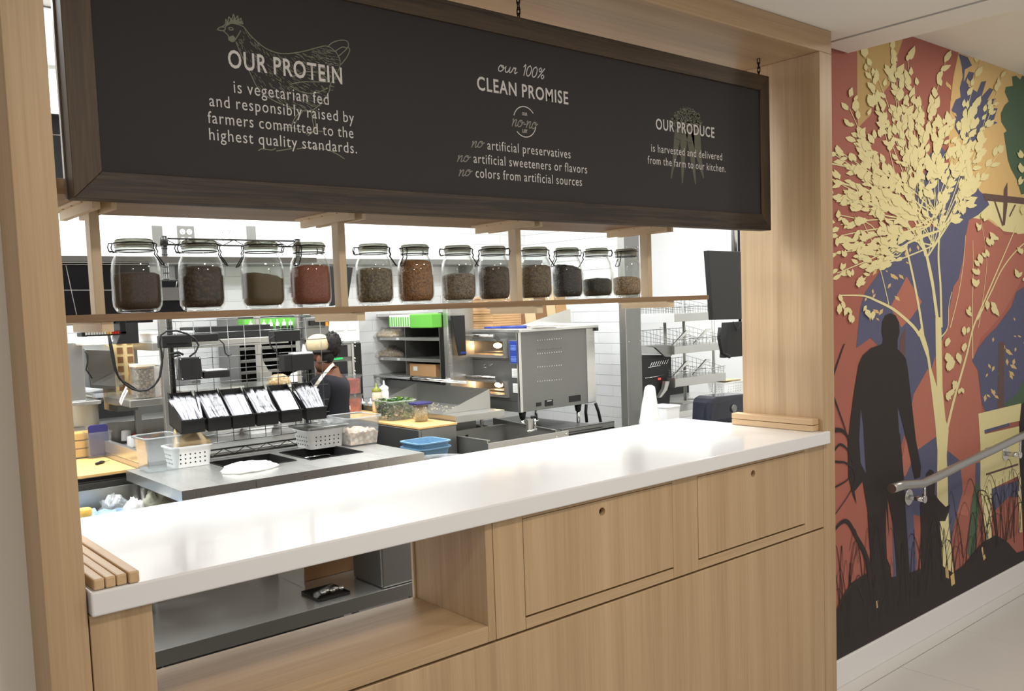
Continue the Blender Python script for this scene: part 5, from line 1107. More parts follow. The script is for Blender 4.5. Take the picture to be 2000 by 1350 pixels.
# wall monitor by the second upright
q0, q1 = at(655, 598, Y=5.0), at(693, 522, Y=5.0)
o = thing('wall_monitor', 'black flat monitor turned sideways behind the second shelf upright', 'monitor', ((q0.x + q1.x) / 2, 5.0, q0.z))
MB().hexa([(q0.x - .03, 5.0, q0.z), (q1.x - .05, 5.02, q0.z + .02), (q1.x - .05, 5.05, q0.z + .02), (q0.x - .03, 5.03, q0.z), (q0.x - .03, 5.0, q1.z + .01), (q1.x, 5.02, q1.z), (q1.x, 5.05, q1.z), (q0.x - .03, 5.03, q1.z + .01)]).build('housing', 'black', o, bevel=.004)
MB().box(q0.x, q0.x + .03, 5.051, BY - .006, (q0.z + q1.z) / 2 - .02, (q0.z + q1.z) / 2 + .02).build('wall_arm', 'black', o)
# tall dark rack with green-capped bottles
rk = thing('bottle_rack', 'dark steel shelving holding a row of green-topped bottles behind the wire rack', 'rack', (2.3, 5.25, FL))
xA = at(462, 640, Y=5.2).x; xB = at(605, 640, Y=5.2).x; ztp = at(530, 618, Y=5.2).z
MB().box(xA, xA + .012, 5.2, 5.5, FL, ztp).build('side_panel', 'steel_d', rk); MB().box(xB, xB + .012, 5.2, 5.5, FL, ztp).build('side_panel', 'steel_d', rk)
MB().box(xA + .01, xB, 5.47, 5.5, FL, ztp).build('back_panel', 'blackm', rk)
for v in (650, 676, 700, 722): z = at(530, v, Y=5.2).z; MB().box(xA + .013, xB - .001, 5.2, 5.469, z - .018, z).build('shelf_board', 'steel_d', rk, bevel=.001)
zb_ = at(530, 650, Y=5.2).z
o = thing('green_bottle_tray', 'lime green tray behind the row of white-nosed bottles', 'tray', ((xA + xB) / 2, 5.3, zb_))
MB().tub(at(484, 640, Y=5.22).x, at(600, 640, Y=5.22).x, 5.27, 5.4, zb_ + .001, at(530, 622, Y=5.22).z, .004, .01, 0).build('tray_body', 'green', o)
for k in range(9):
    x = at(490 + 13 * k, 640, Y=5.24).x
    b_ = thing('squeeze_bottle', ORD[k] + ' from the left in the row of white-nosed bottles before the green tray', 'bottle', (x, 5.24, zb_), 'bottles in the green tray')
    MB().lathe([(.001, 0), (.017, 0), (.017, .03), (.012, .036), (.012, .04)], (x, 5.24, zb_ + .001), 12).build('bottle_body', 'blackm', b_)
    MB().lathe([(.0125, .04), (.0125, .058), (.004, .066), (.003, .08), (.001, .08)], (x, 5.24, zb_ + .001), 12).build('nozzle', 'white', b_)
# steel chute plate and flat white surfaces behind the rack centre
q = [at(u, v, Y=4.9) for u, v in ((503, 686), (505, 727), (528, 730))]
o = thing('splash_plate', 'triangular steel plate standing up behind the middle of the wire rack', 'plate', tuple(q[1]))
MB().prism(q, (0, .004, 0)).box(q[1].x, q[2].x, 4.88, 4.93, LZ + .0005, q[1].z).build('plate', 'steel', o)
q0 = at(485, 770, Y=4.7); q1 = at(608, 735, Y=4.7)
o = thing('pass_shelf', 'white-topped pass shelf with a wrapped flatbread behind the wire rack', 'shelf', ((q0.x + q1.x) / 2, 4.9, q0.z))
MB().box(2.455, 2.60, 4.99, 5.15, q0.z - .02, q0.z).build('ledge', 'steel', o)
p = at(545, 757, Y=4.6); b_ = thing('flatbread', 'folded flatbread in paper on the lower overshelf', 'bread', (p.x, 4.6, LZ))
lump(MB(), (p.x, 4.6, LZ + .001), .075, .05, .05, 71, 18, 6, .15).build('bread', 'bread', b_); MB().prism([(p.x + .05, 4.6, LZ + .004), (p.x + .15, 4.6, LZ + .004), (p.x + .17, 4.62, LZ + .07), (p.x + .09, 4.62, LZ + .05)], (0, .01, 0)).build('paper', 'whitep', b_)
o = MB().box(1.62, 1.95, 4.55, 4.9, LZ + .0005, LZ + .012).build('steel_tray', 'steel_l'); tag(o, 'flat bright tray lying on the lower overshelf behind the terminal', 'tray')
o = MB().tub(1.50, 1.72, 4.60, 4.80, UZ + .0005, UZ + .05, .003, .02, .1, lip=.006).build('white_pan', 'white'); tag(o, 'white pan on the upper overshelf behind the printer', 'pan')
p = at(445, 662, Y=4.7); o = thing('blue_cap_bottle', 'small bottle with a blue cap on the upper overshelf', 'bottle', (p.x, 4.7, UZ))
MB().lathe([(.001, 0), (.022, 0), (.022, .03), (.01, .045)], (p.x, 4.7, UZ + .001), 14).build('bottle_body', 'white', o); MB().lathe([(.013, .04), (.013, .06), (.001, .06)], (p.x, 4.7, UZ + .001), 14).build('cap', 'blue', o)
o = MB().prism([(1.33, 4.6, UZ + .0005), (1.44, 4.6, UZ + .0005), (1.44, 4.6, UZ + .11), (1.38, 4.6, UZ + .11)], (0, .12, 0)).build('black_holder', 'black', bevel=.003); tag(o, 'black wedge-shaped holder at the left end of the upper overshelf', 'holder')
o = lump(MB(), (1.28, 4.75, UZ + .001), .10, .09, .035, 77, 18, 6, .3).build('white_cloth', 'whitep'); tag(o, 'white cloth heaped on the left end of the upper overshelf', 'cloth')
o = MB().box(1.55, 1.95, 4.62, 4.9, UZ + .055, UZ + .12).build('black_case', 'blackm', bevel=.004); o.location.z = 0; o.location.x = .2; o.location.z = -.0535; tag(o, 'low black case on the upper overshelf behind the printers', 'case')
# ---------------- station with cutting board, right of the worker ----------------
BX, BYF = 2.775, 4.115
bs = thing('salad_station', 'stainless refrigerated prep station with a raised steel hood, right of the worker', 'counter', (3.1, 4.7, FL))
MB().box(BX, 3.02, BYF, 5.21, FL + .08, TZ - .013).box(3.02, 3.40, 4.42, 5.21, FL + .08, TZ - .013).build('cabinet_body', 'steel_d', bs, bevel=.003)
for k in range(3):
    y0 = BYF + .01 + .41 * k; MB().box(BX - .016, BX - .001, y0, y0 + .40, FL + .12, TZ - .16).build('door', 'blackm', bs, bevel=.003)
MB().box(BX - .02, BX - .001, BYF - .002, 5.21, TZ - .135, TZ - .016).build('front_band', 'steel_d', bs, bevel=.003)
for yy in (4.45, 5.15): MB().cyl((BX + .05, yy, FL), (BX + .05, yy, FL + .08), .02, n=10).cyl((3.3, yy, FL), (3.3, yy, FL + .08), .02, n=10).build('foot', 'black', bs)
o = MB().box(BX - .012, BX + .25, BYF - .004, 5.20, TZ - .012, TZ).build('cutting_board', 'butcher', bevel=.002); tag(o, 'long pale wood cutting board right of the worker, with greens on it', 'cutting board')
hx0, hx1 = BX + .275, 3.42; hy0, hy1 = 4.30, 5.10
ha = at(912, 765, Y=hy0); 
hb = MB().box(hx0, hx1, hy0 - .14, hy1 + .1, TZ - .0125, TZ + .03)
hb.build('pan_rail', 'steel', bs, bevel=.002)
bz = at(775, 752, Y=5.10).z
MB().prism([(hx0 + .0, hy0, TZ + .031), (hx1, hy0, TZ + .031), (hx1, hy0, ha.z)], (0, .004, 0)).build('hood_side', 'steel', bs)
MB().prism([(hx0, hy1, TZ + .031), (hx1, hy1, TZ + .031), (hx1, hy1, bz)], (0, .004, 0)).build('hood_side', 'steel', bs)
MB().hexa([(hx1, hy0, TZ + .031), (hx1 + .004, hy0, TZ + .031), (hx1 + .004, hy1, TZ + .031), (hx1, hy1, TZ + .031), (hx1, hy0, ha.z), (hx1 + .004, hy0, ha.z), (hx1 + .004, hy1, bz), (hx1, hy1, bz)]).build('hood_back', 'steel_d', bs)
rr = random.Random(12); mb = MB()
for k in range(90):
    x, y = rr.uniform(hx0 + .03, hx1 - .05), rr.uniform(hy0 + .02, hy1 - .1); s_ = rr.uniform(.003, .009)
    mb.box(x, x + s_, y, y + s_ * rr.uniform(.6, 1.6), TZ + .031, TZ + .031 + s_ * .5)
tag(mb.build('food_crumbs', 'cheese'), 'scattered pale crumbs in the steel hood of the prep station', 'crumbs', kind='stuff')
# tomato containers
p = at(688, 806, Z=TZ); p.x = BX + .095
for k in range(2):
    z0 = TZ + .001 + k * .125; o = thing('tomato_container', ['lower', 'upper'][k] + ' of two stacked clear tubs of cut tomatoes right of the worker', 'container', (p.x, p.y, z0), 'stacked tomato tubs')
    MB().tub(p.x - .085, p.x + .085, p.y - .075, p.y + .075, z0, z0 + .118, .003, .02, .06, lip=.006).build('tub', 'clearp', o)
    MB().rbox(p.x - .078, p.x + .078, p.y - .068, p.y + .068, z0 + .004, z0 + .095, .02, taper=.05).build('tomatoes', 'tomato', o, kind='stuff')
    MB().rbox(p.x - .093, p.x + .093, p.y - .083, p.y + .083, z0 + .1185, z0 + .124, .02).build('lid', 'clearp', o)
    MB().box(p.x - .05, p.x - .015, p.y - .0775, p.y - .0762, z0 + .03, z0 + .055).build('sticker', 'stickw', o)
def squeeze(label, u, v, h, r, body, cap, z=TZ, grp=None):
    p = at(u, v, Z=z); o = thing('squeeze_bottle', label, 'bottle', tuple(p), grp)
    MB().lathe([(.001, 0), (r, .002), (r, h * .62), (r * .9, h * .68), (r * .9, h * .70)], p + V(0, 0, .001), 20).build('bottle_body', body, o)
    MB().lathe([(r * .98, h * .70), (r * .98, h * .78), (r * .4, h * .84), (r * .22, h * .86), (r * .12, h), (.001, h)], p + V(0, 0, .001), 16).build('nozzle', cap, o)
squeeze('squeeze bottle with an olive green cap behind the tub of greens', 737, 805, .19, .030, 'cream', 'olive')
squeeze('all-white squeeze bottle behind the tub of greens', 752, 803, .20, .030, 'white', 'white')
for u, lb in ((708, 'small white nozzle bottle right of the tomato tubs'), (724, 'small white nozzle bottle left of the olive-capped bottle')):
    p = at(u, 790, Z=TZ + .03); o = thing('squeeze_bottle', lb, 'bottle', (p.x, p.y, TZ + .031)); MB().lathe([(.001, 0), (.02, 0), (.02, .012), (.005, .02), (.003, .04), (.001, .04)], (p.x, p.y, TZ + .031), 12).build('nozzle', 'white', o)
o, T = clear_pan('greens_tub', 'clear tub heaped with dark green and yellow-green kale leaves', 772, 818, .18, .21, .115, z=TZ, rot=0, taper=.10)
rr = random.Random(17); pk = at(772, 818, Z=TZ); mb = MB(); mb2 = MB()
for k in range(620):
    x, y = rr.uniform(-.082, .082), rr.uniform(-.092, .092); zz = rr.uniform(.006, .112) if rr.random() < .6 else rr.uniform(.085, .125)
    if zz < .09 and rr.random() < .7:
        if rr.random() < .5: x = (-.083 + zz * .04) * (1 if rr.random() < .75 else -1)
        else: y = (-.093 + zz * .04)
    c_ = T @ V(x * (.9 + .1 * zz / .11), y * (.9 + .1 * zz / .11), zz); a, b_ = V(rr.uniform(-1, 1), rr.uniform(-1, 1), rr.uniform(-.6, .6)).normalized() * rr.uniform(.010, .02), V(rr.uniform(-1, 1), rr.uniform(-1, 1), rr.uniform(-.6, .9)).normalized() * rr.uniform(.005, .010)
    (mb2 if rr.random() < (.25 if x < .02 else .6) else mb).add([c_ - a, c_ + b_, c_ + a, c_ - b_], [(0, 1, 2, 3)])
mb.build('dark_leaves', plain('leaf_dark', (44, 84, 34), .5, noise=.3), o, kind='stuff'); mb2.build('pale_leaves', plain('leaf_pale', (120, 152, 66), .5, noise=.3), o, kind='stuff')
p = at(823, 823, Z=TZ)
o = thing('deli_cup', 'clear cup of grated cheese with a dark blue lid at the board corner', 'cup', tuple(p))
MB().lathe([(.001, 0), (.040, .001), (.046, .10), (.044, .10), (.038, .004), (.001, .004)], p + V(0, 0, .001), 24).build('cup_body', 'clearp', o)
MB().lathe([(.001, .006), (.0375, .006), (.043, .088), (.001, .092)], p + V(0, 0, .001), 24).build('cheese', 'cheese', o, kind='stuff')
MB().rbox(p.x - .058, p.x + .058, p.y - .055, p.y + .055, p.z + .101, p.z + .112, .02).build('lid', 'navy', o, bevel=.002)
# ---------------- cubby shelf unit above ----------------
CX = 3.44; cy = lambda u, X=CX: at(u, 650, X=X).y
yL, yM, yR = cy(703), cy(790), cy(857)
cu = thing('cubby_shelf', 'dark-backed steel cubby shelving with two columns above the prep station', 'shelf', (CX + .2, (yL + yR) / 2, 1.0))
zt_ = at(780, 618, X=CX).z; zs_ = [at(780, v, X=CX).z for v in (659, 699, 733)]
MB().box(CX, CX + .45, yR, yL, zt_, zt_ + .02).build('top_board', 'steel_l', cu, bevel=.001)
for z in zs_: MB().box(CX, CX + .448, yR, yL, z - .022, z).build('shelf_board', 'steel', cu, bevel=.001)
for y in (yL, yM, yR): MB().box(CX + .002, CX + .445, y - .004, y + .004, zs_[-1] - .04, zt_ - .0005).build('divider', 'steel_d', cu)
MB().box(CX + .43, CX + .45, yR, yL, zs_[-1] - .03, zt_ - .001).build('back_panel', 'blackm', cu)
lb = MB()
for z in zs_[:2]:
    for k in range(3): y = yM + (yL - yM) * (.12 + .36 * k); MB().box(CX - .001, CX - .0002, y, y + .035, z - .019, z - .004).build('shelf_label', 'stickw', cu)
MB().box(CX - .001, CX - .0002, (yL + yM) / 2, (yL + yM) / 2 + .04, zt_ + .004, zt_ + .017).build('shelf_label', 'stickw', cu)
MB().box(CX - .001, CX - .0002, yM + .15, yM + .21, zs_[2] - .019, zs_[2] - .004).build('shelf_label', 'stickw', cu)
MB().box(CX + .05, CX + .4, yR, yL, zs_[-1] - .10, zs_[-1] - .041).build('under_frame', 'steel_d', cu, bevel=.003)
for y in (yR + .05, yL - .05): MB().cyl((CX + .2, y, TZ + .031), (CX + .2, y, zs_[-1] - .041), .02, n=12).build('support_leg', 'steel', cu)
# guide rail below it
ra, rb = at(703, 732, X=CX - .04), at(912, 747, X=CX - .04)
o = thing('guide_rail', 'bright steel tube running below the cubby shelves', 'rail', (CX - .04, (ra.y + rb.y) / 2, ra.z)); MB().cyl(ra, rb, .010, n=14).build('tube', 'chrome', o)
kn = at(805, 740, X=CX - .04); MB().ball(kn, .018, 1, .6, 1).cyl(kn, kn + V(.08, 0, -.02), .006).build('clamp', 'iron', o)
def bag(name, label, u, v, z, sx, sy, sz, mat='bread', seed=1):
    p = at(u, v, X=CX + .09); o = thing(name, label, 'food', (p.x, p.y, z)); lump(MB(), (p.x, p.y, z + .001), sx, sy, sz, seed, 22, 6, .25).build('bread', mat, o)
    lump(MB(), (p.x, p.y, z + .0008), sx * 1.12, sy * 1.15, sz * 1.25, seed + 1, 22, 6, .35).build('bag', 'bagp', o)
bag('bread_bag', 'clear bag of flatbreads on the top left cubby shelf', 765, 650, zs_[0], .10, .15, .05, seed=2)
bag('bread_bag', 'clear bag of flatbreads on the middle left cubby shelf, its end standing up', 748, 690, zs_[1], .10, .22, .055, seed=5)
p = at(722, 720, X=CX + .08); o = thing('foil_pack', 'flat bread packs under crinkled silver foil on the bottom left cubby shelf', 'food', (p.x, p.y, zs_[2]))
for k in range(3): MB().rbox(p.x - .07, p.x + .10, p.y - .15, p.y + .10, zs_[2] + .001 + k * .017, zs_[2] + .0165 + k * .017, .02).build('bread_pack', 'bread', o, bevel=.003)
lump(MB(), (p.x + .01, p.y - .02, zs_[2] + .052), .10, .15, .03, 44, 26, 6, .6).build('foil', 'foil', o)
p = at(822, 728, X=CX + .03); o = thing('carton', 'open brown cardboard box with a white label in the bottom right cubby', 'box', (p.x, p.y, zs_[2]))
yq0, yq1 = at(853, 728, X=CX + .03).y, at(796, 728, X=CX + .03).y
MB().tub(CX + .03, CX + .33, yq0 + .01, yq1, zs_[2] + .001, zs_[2] + .085, .004, .003, 0).build('box_body', 'card', o); ym = (yq0 + yq1) / 2 + .05
MB().box(CX + .028, CX + .0293, ym, ym + .05, zs_[2] + .035, zs_[2] + .065).build('label', 'stickw', o)
# green and white holder over the right cubbies
a, b_ = at(771, 616, X=CX - .05), at(855, 640, X=CX - .05)
o = thing('egg_tray_rack', 'bright green and white ribbed tray clipped over the right cubbies', 'tray', (CX - .05, (a.y + b_.y) / 2, b_.z))
ymid = a.y + (b_.y - a.y) * .5
MB().box(CX - .10, CX - .012, ymid, a.y, b_.z + .005, a.z).build('ribbed_part', 'white', o, bevel=.006)
MB().box(CX - .10, CX - .012, b_.y, ymid - .001, b_.z, a.z + .005).build('green_part', 'green', o, bevel=.006)
for k in range(9): y = ymid + (a.y - ymid) * (k + .3) / 9; MB().box(CX - .104, CX - .0995, y, y + .012, b_.z + .012, a.z - .012).build('rib', 'green', o)
# steel column and narrow screen
c0 = at(858, 650, X=CX - .02); yC = c0.y - .02; cx1 = at(915, 650, Y=yC).x
z0c = at(880, 745, Y=yC).z
o = thing('steel_column', 'flat steel column between the cubby shelves and the oven', 'column', ((c0.x + cx1) / 2, yC, z0c))
MB().box(c0.x + .005, cx1, yC - .06, yC - .02, TZ + .032, 1.66).build('panel', 'steel', o, bevel=.003)
MB().box(c0.x + .005, c0.x + .03, yC - .075, yC - .061, TZ + .032, 1.66).build('edge_channel', 'steel_l', o)
ym_ = yC - .11; a, b_ = at(881, 617, Y=ym_), at(909, 694, Y=ym_)
o = thing('narrow_screen', 'narrow black screen with a blue strip, tucked left of the oven', 'screen', ((a.x + b_.x) / 2, ym_, b_.z))
MB().hexa([(a.x + .05, ym_ - .01, b_.z), (b_.x, ym_ - .01, b_.z), (b_.x, ym_ + .01, b_.z), (a.x + .05, ym_ + .01, b_.z), (a.x, ym_ - .01, a.z), (b_.x, ym_ - .01, a.z), (b_.x, ym_ + .01, a.z), (a.x, ym_ + .01, a.z)]).build('housing', 'blackm', o, bevel=.002)
MB().box(a.x + .055, b_.x, ym_ - .013, ym_ - .0105, b_.z + .012, b_.z + .024).build('blue_strip', 'blue', o)
# ---------------- double deck oven ----------------
OX0, OY0 = 3.63, 4.26
fz = lambda u, v: at(u, v, X=OX0)
sd = lambda u, v: at(u, v, Y=OY0)
OY1 = fz(912, 720).y; OX1 = sd(1161, 700).x
OZ0, OZ1 = fz(1015, 806).z, fz(1015, 650).z
ov = thing('pizza_oven', 'double-deck stainless countertop oven with two lit glass doors', 'oven', ((OX0 + OX1) / 2, (OY0 + OY1) / 2, OZ0 - .1))
def yz(u0, v0, u1, v1):
    a, b = fz(u0, v0), fz(u1, v1); return min(a.y, b.y), max(a.y, b.y), min(a.z, b.z), max(a.z, b.z)
wins = []
for (u0, v0, u1, v1) in ((921, 666, 987, 694), (923, 744, 990, 771)):
    y0, y1, z0, z1 = yz(u0, v0, u1, v1); wins.append((y0, y1, z0, z1))
# carcass with real cavities
mb = MB(); zc = OZ0; ys0, ys1 = OY0, OY1
mb.box(OX0, OX1, OY0, wins[0][0], OZ0, OZ1).box(OX0, OX1, max(w[1] for w in wins), OY1, OZ0, OZ1)
y0, y1 = wins[0][0], max(w[1] for w in wins)
mb.box(OX0, OX1, y0, y1, OZ0, wins[1][2]).box(OX0, OX1, y0, y1, wins[1][3], wins[0][2]).box(OX0, OX1, y0, y1, wins[0][3], OZ1).box(OX0 + .35, OX1, y0, y1, wins[1][2], wins[1][3]).box(OX0 + .35, OX1, y0, y1, wins[0][2], wins[0][3])
mb.build('oven_body', 'steel_d', ov)
for i, w in enumerate(wins):
    zl, zh = w[2], w[3]; yy0, yy1 = w[0], w[1]
    MB().box(OX0 + .002, OX0 + .349, y0 + .0005, y1 - .0005, zl + .0005, zl + .004).box(OX0 + .345, OX0 + .349, y0 + .0005, y1 - .0005, zl, zh).build('deck_liner', 'oven_in', ov)
    MB().ball((OX0 + .11, yy0 + (yy1 - yy0) * .60, zl + (zh - zl) * .60), .019, 1, 2.0, .9).build('oven_lamp', 'bulb', ov)
    MB().box(OX0 + .06, OX0 + .3, yy0 + .02, yy1 - .03, zl + .012, zl + .016).build('rack', 'steel_l', ov)
    f = .016; dz = .012
    d = MB(); d.box(OX0 - .018, OX0 - .001, yy0 - f * 1.6, yy0, zl - dz * 1.5, zh + dz).box(OX0 - .018, OX0 - .001, yy1, yy1 + f, zl - dz * 1.5, zh + dz).box(OX0 - .018, OX0 - .001, yy0, yy1, zh, zh + dz).box(OX0 - .018, OX0 - .001, yy0, yy1, zl - dz * 1.5, zl); dr_ = d.build('oven_door', 'steel_l', ov)
    MB().box(OX0 - .010, OX0 - .008, yy0, yy1, zl, zh).build('door_glass', 'doorglass', dr_)
    hz = zh + .038; hx = OX0 - .062
    MB().cyl((hx, yy0 + .03, hz), (hx, yy1 + .03, hz), .0095, n=14).build('handle', 'chrome', dr_)
    for yy in (yy0 + .035, yy1 + .02): MB().prism([(hx - .004, yy, hz + .008), (hx + .008, yy, hz + .008), (OX0 - .015, yy, hz - .022), (OX0 - .015, yy, hz - .05), (hx + .02, yy, hz - .03), (hx - .004, yy, hz - .01)], (0, -.010, 0)).build('handle_arm', 'steel_d', dr_, bevel=.001)
a0, a1, b0, b1 = yz(997, 666, 1012, 710)
MB().box(OX0 - .006, OX0 - .0005, a0 - .004, a1 + .004, b0 - .004, b1 + .004).build('panel_bezel', 'steel_l', ov); MB().box(OX0 - .009, OX0 - .0065, a0, a1, b0, b1).build('control_panel', 'blue', ov)
for k in range(2):
    for j in range(4): MB().box(OX0 - .0105, OX0 - .0092, a0 + .006, a1 - .01, b0 + .012 + k * (b1 - b0) * .5 + j * .009, b0 + .017 + k * (b1 - b0) * .5 + j * .009).build('display_line', plain('pale_blue_ink', (110, 140, 215), .4), ov)
for (u0, v0, u1, v1) in ((1000, 720, 1013, 738), (1002, 749, 1015, 768)):
    a0, a1, b0, b1 = yz(u0, v0, u1, v1); MB().box(OX0 - .002, OX0 - .0004, a0, a1, b0, b1).build('instruction_label', 'stickw', ov)
    g = MB()
    for k in range(6): g.box(OX0 - .0026, OX0 - .0021, a0 + .004, a1 - .004 - (.01 if k % 2 else 0), b0 + .006 + k * (b1 - b0 - .01) / 6, b0 + .0075 + k * (b1 - b0 - .01) / 6)
    g.build('printed_lines', 'steel_d', ov, kind='stuff')
a0, a1, b0, b1 = yz(935, 797, 947, 803); MB().box(OX0 - .002, OX0 - .0004, a0, a1, b0, b1).build('badge', 'blackm', ov)
# maker's script on the front, a small slanted squiggle
q = MB(); pts = [fz(u, v) + V(-.0015, 0, 0) for u, v in ((941, 716), (950, 711), (944, 717), (951, 718), (953, 710), (956, 717), (960, 710), (963, 711), (957, 714), (954, 715))]
q.tube(pts, .0018, 5); q.build('script_mark', 'steel_l', ov)
for (v_) in (702, 776): 
    a0, a1, b0, b1 = yz(913, v_, 1010, v_ + 1); MB().box(OX0 - .0012, OX0 - .0003, OY0 + .02, OY1 - .01, b0, b0 + .002).build('seam', 'blackm', ov)
MB().box(OX0 - .004, OX0 + .022, OY0 - .004, OY0 - .0005, OZ0, OZ1).box(OX0 - .004, OX0 - .0005, OY0 - .004, OY0 + .012, OZ0, OZ1).build('corner_trim', 'steel_l', ov)
MB().box(OX0 + .001, OX1 + .03, OY0 - .02, OY1 + .01, OZ1 + .0005, OZ1 + .022).build('top_cover', 'steel_l', ov, bevel=.004)
MB().box(OX1 + .001, OX1 + .028, OY0 - .018, OY0 + .05, OZ1 - .02, OZ1).build('rear_bumper', 'black', ov)
MB().box(OX1 - .075, OX1 + .002, OY0 - .003, OY0 - .0005, OZ0 + .005, OZ1 - .002).build('rear_panel', 'steel_l', ov)
for v in (665, 684, 691, 717, 745):
    g = MB()
    for k in range(11):
        c_ = sd(1050 + k * 4.6, v - k * .38); g.box(c_.x - .0035, c_.x + .0035, OY0 - .0022, OY0 - .0004, c_.z - .003, c_.z + .003)
    g.build('vent_holes', 'steel_l' if v != 684 else 'steel_d', ov, kind='stuff')
for (u0, v0, u1, v1) in ((1047, 787, 1057, 793), (1064, 782, 1080, 792), (1111, 774, 1134, 783)):
    a, b_ = sd(u0, v0), sd(u1, v1); MB().box(a.x, b_.x, OY0 - .0025, OY0 - .0005, min(a.z, b_.z), max(a.z, b_.z)).build('rating_plate', 'black', ov)
a, b_ = sd(1068, 783), sd(1077, 785); MB().box(a.x, b_.x, OY0 - .0032, OY0 - .0026, a.z - .004, a.z).build('plate_mark', 'stickw', ov)
TBL = at(1133, 825, Y=OY0 + .05).z
for x, y in ((OX0 + .06, OY0 + .05), (OX1 - .12, OY0 + .05), (OX0 + .06, OY1 - .06), (OX1 - .12, OY1 - .06)):
    MB().cyl((x, y, OZ0 - .001), (x, y, OZ0 - .05), .026, .018, n=14).build('foot_cup', 'black', ov); MB().cyl((x, y, OZ0 - .05), (x, y, TBL + .0005), .012, n=12).build('foot', 'chrome', ov)
tb = thing('oven_table', 'stainless equipment table with a slotted apron under the oven', 'table', (4.1, 4.4, FL))
tyf = 3.98; e = at(1200, 824, Y=tyf); l0 = V(3.72, tyf, .73)
MB().box(l0.x, e.x, tyf, OY1 + .15, TBL - .01, TBL).box(l0.x, e.x, tyf, tyf + .012, TBL - .11, TBL + .035).box(l0.x, e.x, tyf, tyf + .03, TBL + .03, TBL + .036).build('tabletop', 'steel_d', tb, bevel=.001)
g = MB()
for k in range(4): g.box(l0.x + .04, l0.x + .36, tyf - .002, tyf - .0003, TBL - .035 + .014 * k, TBL - .030 + .014 * k)
g.build('apron_slots', 'blackm', tb, kind='stuff')
for x in (l0.x + .05, e.x - .05):
    for y in (tyf + .05, OY1 + .08): MB().cyl((x, y, FL), (x, y, TBL - .0105), .02, n=12).build('leg', 'steel', tb)
# cords behind the oven
for i, q in enumerate(([(1145, 790), (1144, 805), (1146, 825)], [(1163, 788), (1169, 805), (1174, 828)])):
    MB().tube([at(u, v, Y=4.5) for u, v in q], .011, 8).build('power_cord', 'rubber', ov)
# landing tub in front of the oven doors
TBZ = at(855, 848, X=3.04).z
lt = thing('landing_tub', 'deep stainless catch tub on a stand in front of the oven doors', 'tub', (3.3, 4.3, FL))
xt0, xt1 = 3.04, 3.56; ytA = at(855, 848, X=xt0).y; yt0 = 3.86
MB().box(xt0, xt1, yt0, ytA, TBZ - .14, TBZ - .13).build('tub_floor', 'steel_d', lt)
MB().box(xt0, xt0 + .006, yt0, ytA, TBZ - .14, TBZ).box(xt0 - .001, xt0 + .022, yt0, ytA, TBZ, TBZ + .005).build('near_wall', 'steel', lt)
MB().box(xt0, xt1, ytA - .006, ytA, TBZ - .14, TBZ + .0).box(xt0, xt1, ytA - .02, ytA, TBZ, TBZ + .005).build('left_wall', 'steel', lt)
wa, wb = at(866, 805, X=xt1).z, at(1000, 830, X=xt1).z
MB().hexa([(xt1, yt0, TBZ - .14), (xt1 + .005, yt0, TBZ - .14), (xt1 + .005, ytA + .12, TBZ - .14), (xt1, ytA + .12, TBZ - .14), (xt1, yt0, wb), (xt1 + .005, yt0, wb), (xt1 + .005, ytA + .12, wa), (xt1, ytA + .12, wa)]).build('oven_side_wall', 'steel', lt)
MB().prism([(xt1, yt0, wb), (xt1, ytA + .12, wa), (xt1 - .03, ytA + .12, wa + .006), (xt1 - .03, yt0, wb + .006)], (0, 0, .003)).build('rolled_edge', 'steel_l', lt)
MB().box(xt0, xt1 + .10, yt0 - .006, yt0, TBZ - .2, TBZ - .01).build('right_wall', 'steel', lt, bevel=.002)
for (x, z) in ((xt1 - .0, TBZ - .04), (xt1 - .0, TBZ - .15), (xt1 + .08, TBZ - .03), (xt1 + .08, TBZ - .06)): MB().ball((x, yt0 - .008, z), .004).build('bolt', 'chrome', lt)
MB().box(xt0 + .15, xt0 + .17, ytA - .009, ytA - .0065, TBZ - .09, TBZ - .03).box(xt0 + .2, xt0 + .22, ytA - .009, ytA - .0065, TBZ - .09, TBZ - .03).build('hand_slot', 'blackm', lt)
for x in (xt0 + .05, xt1 - .05):
    for y in (yt0 + .05, ytA - .05): MB().cyl((x, y, FL), (x, y, TBZ - .14), .018, n=12).build('leg', 'steel', lt)
p = at(1040, 835, Y=yt0 - .02)
o = thing('drain_valve', 'small chrome valve with two black knobs at the corner of the oven table', 'valve', tuple(p))
MB().box(p.x - .03, p.x + .005, p.y, p.y + .02, p.z - .02, p.z + .05).build('bracket', 'steel', o, bevel=.002)
MB().ball(p + V(-.01, -.01, .062), .010).ball(p + V(.012, -.01, .062), .010).build('knob', 'black', o)
MB().cyl(p + V(-.05, -.01, -.02), p + V(.02, -.01, -.012), .007).cyl(p + V(.012, -.01, -.02), p + V(.012, -.01, .05), .006).cyl(p + V(.0, -.02, .035), p + V(.03, -.02, .04), .004).build('pipe', 'chrome', o)
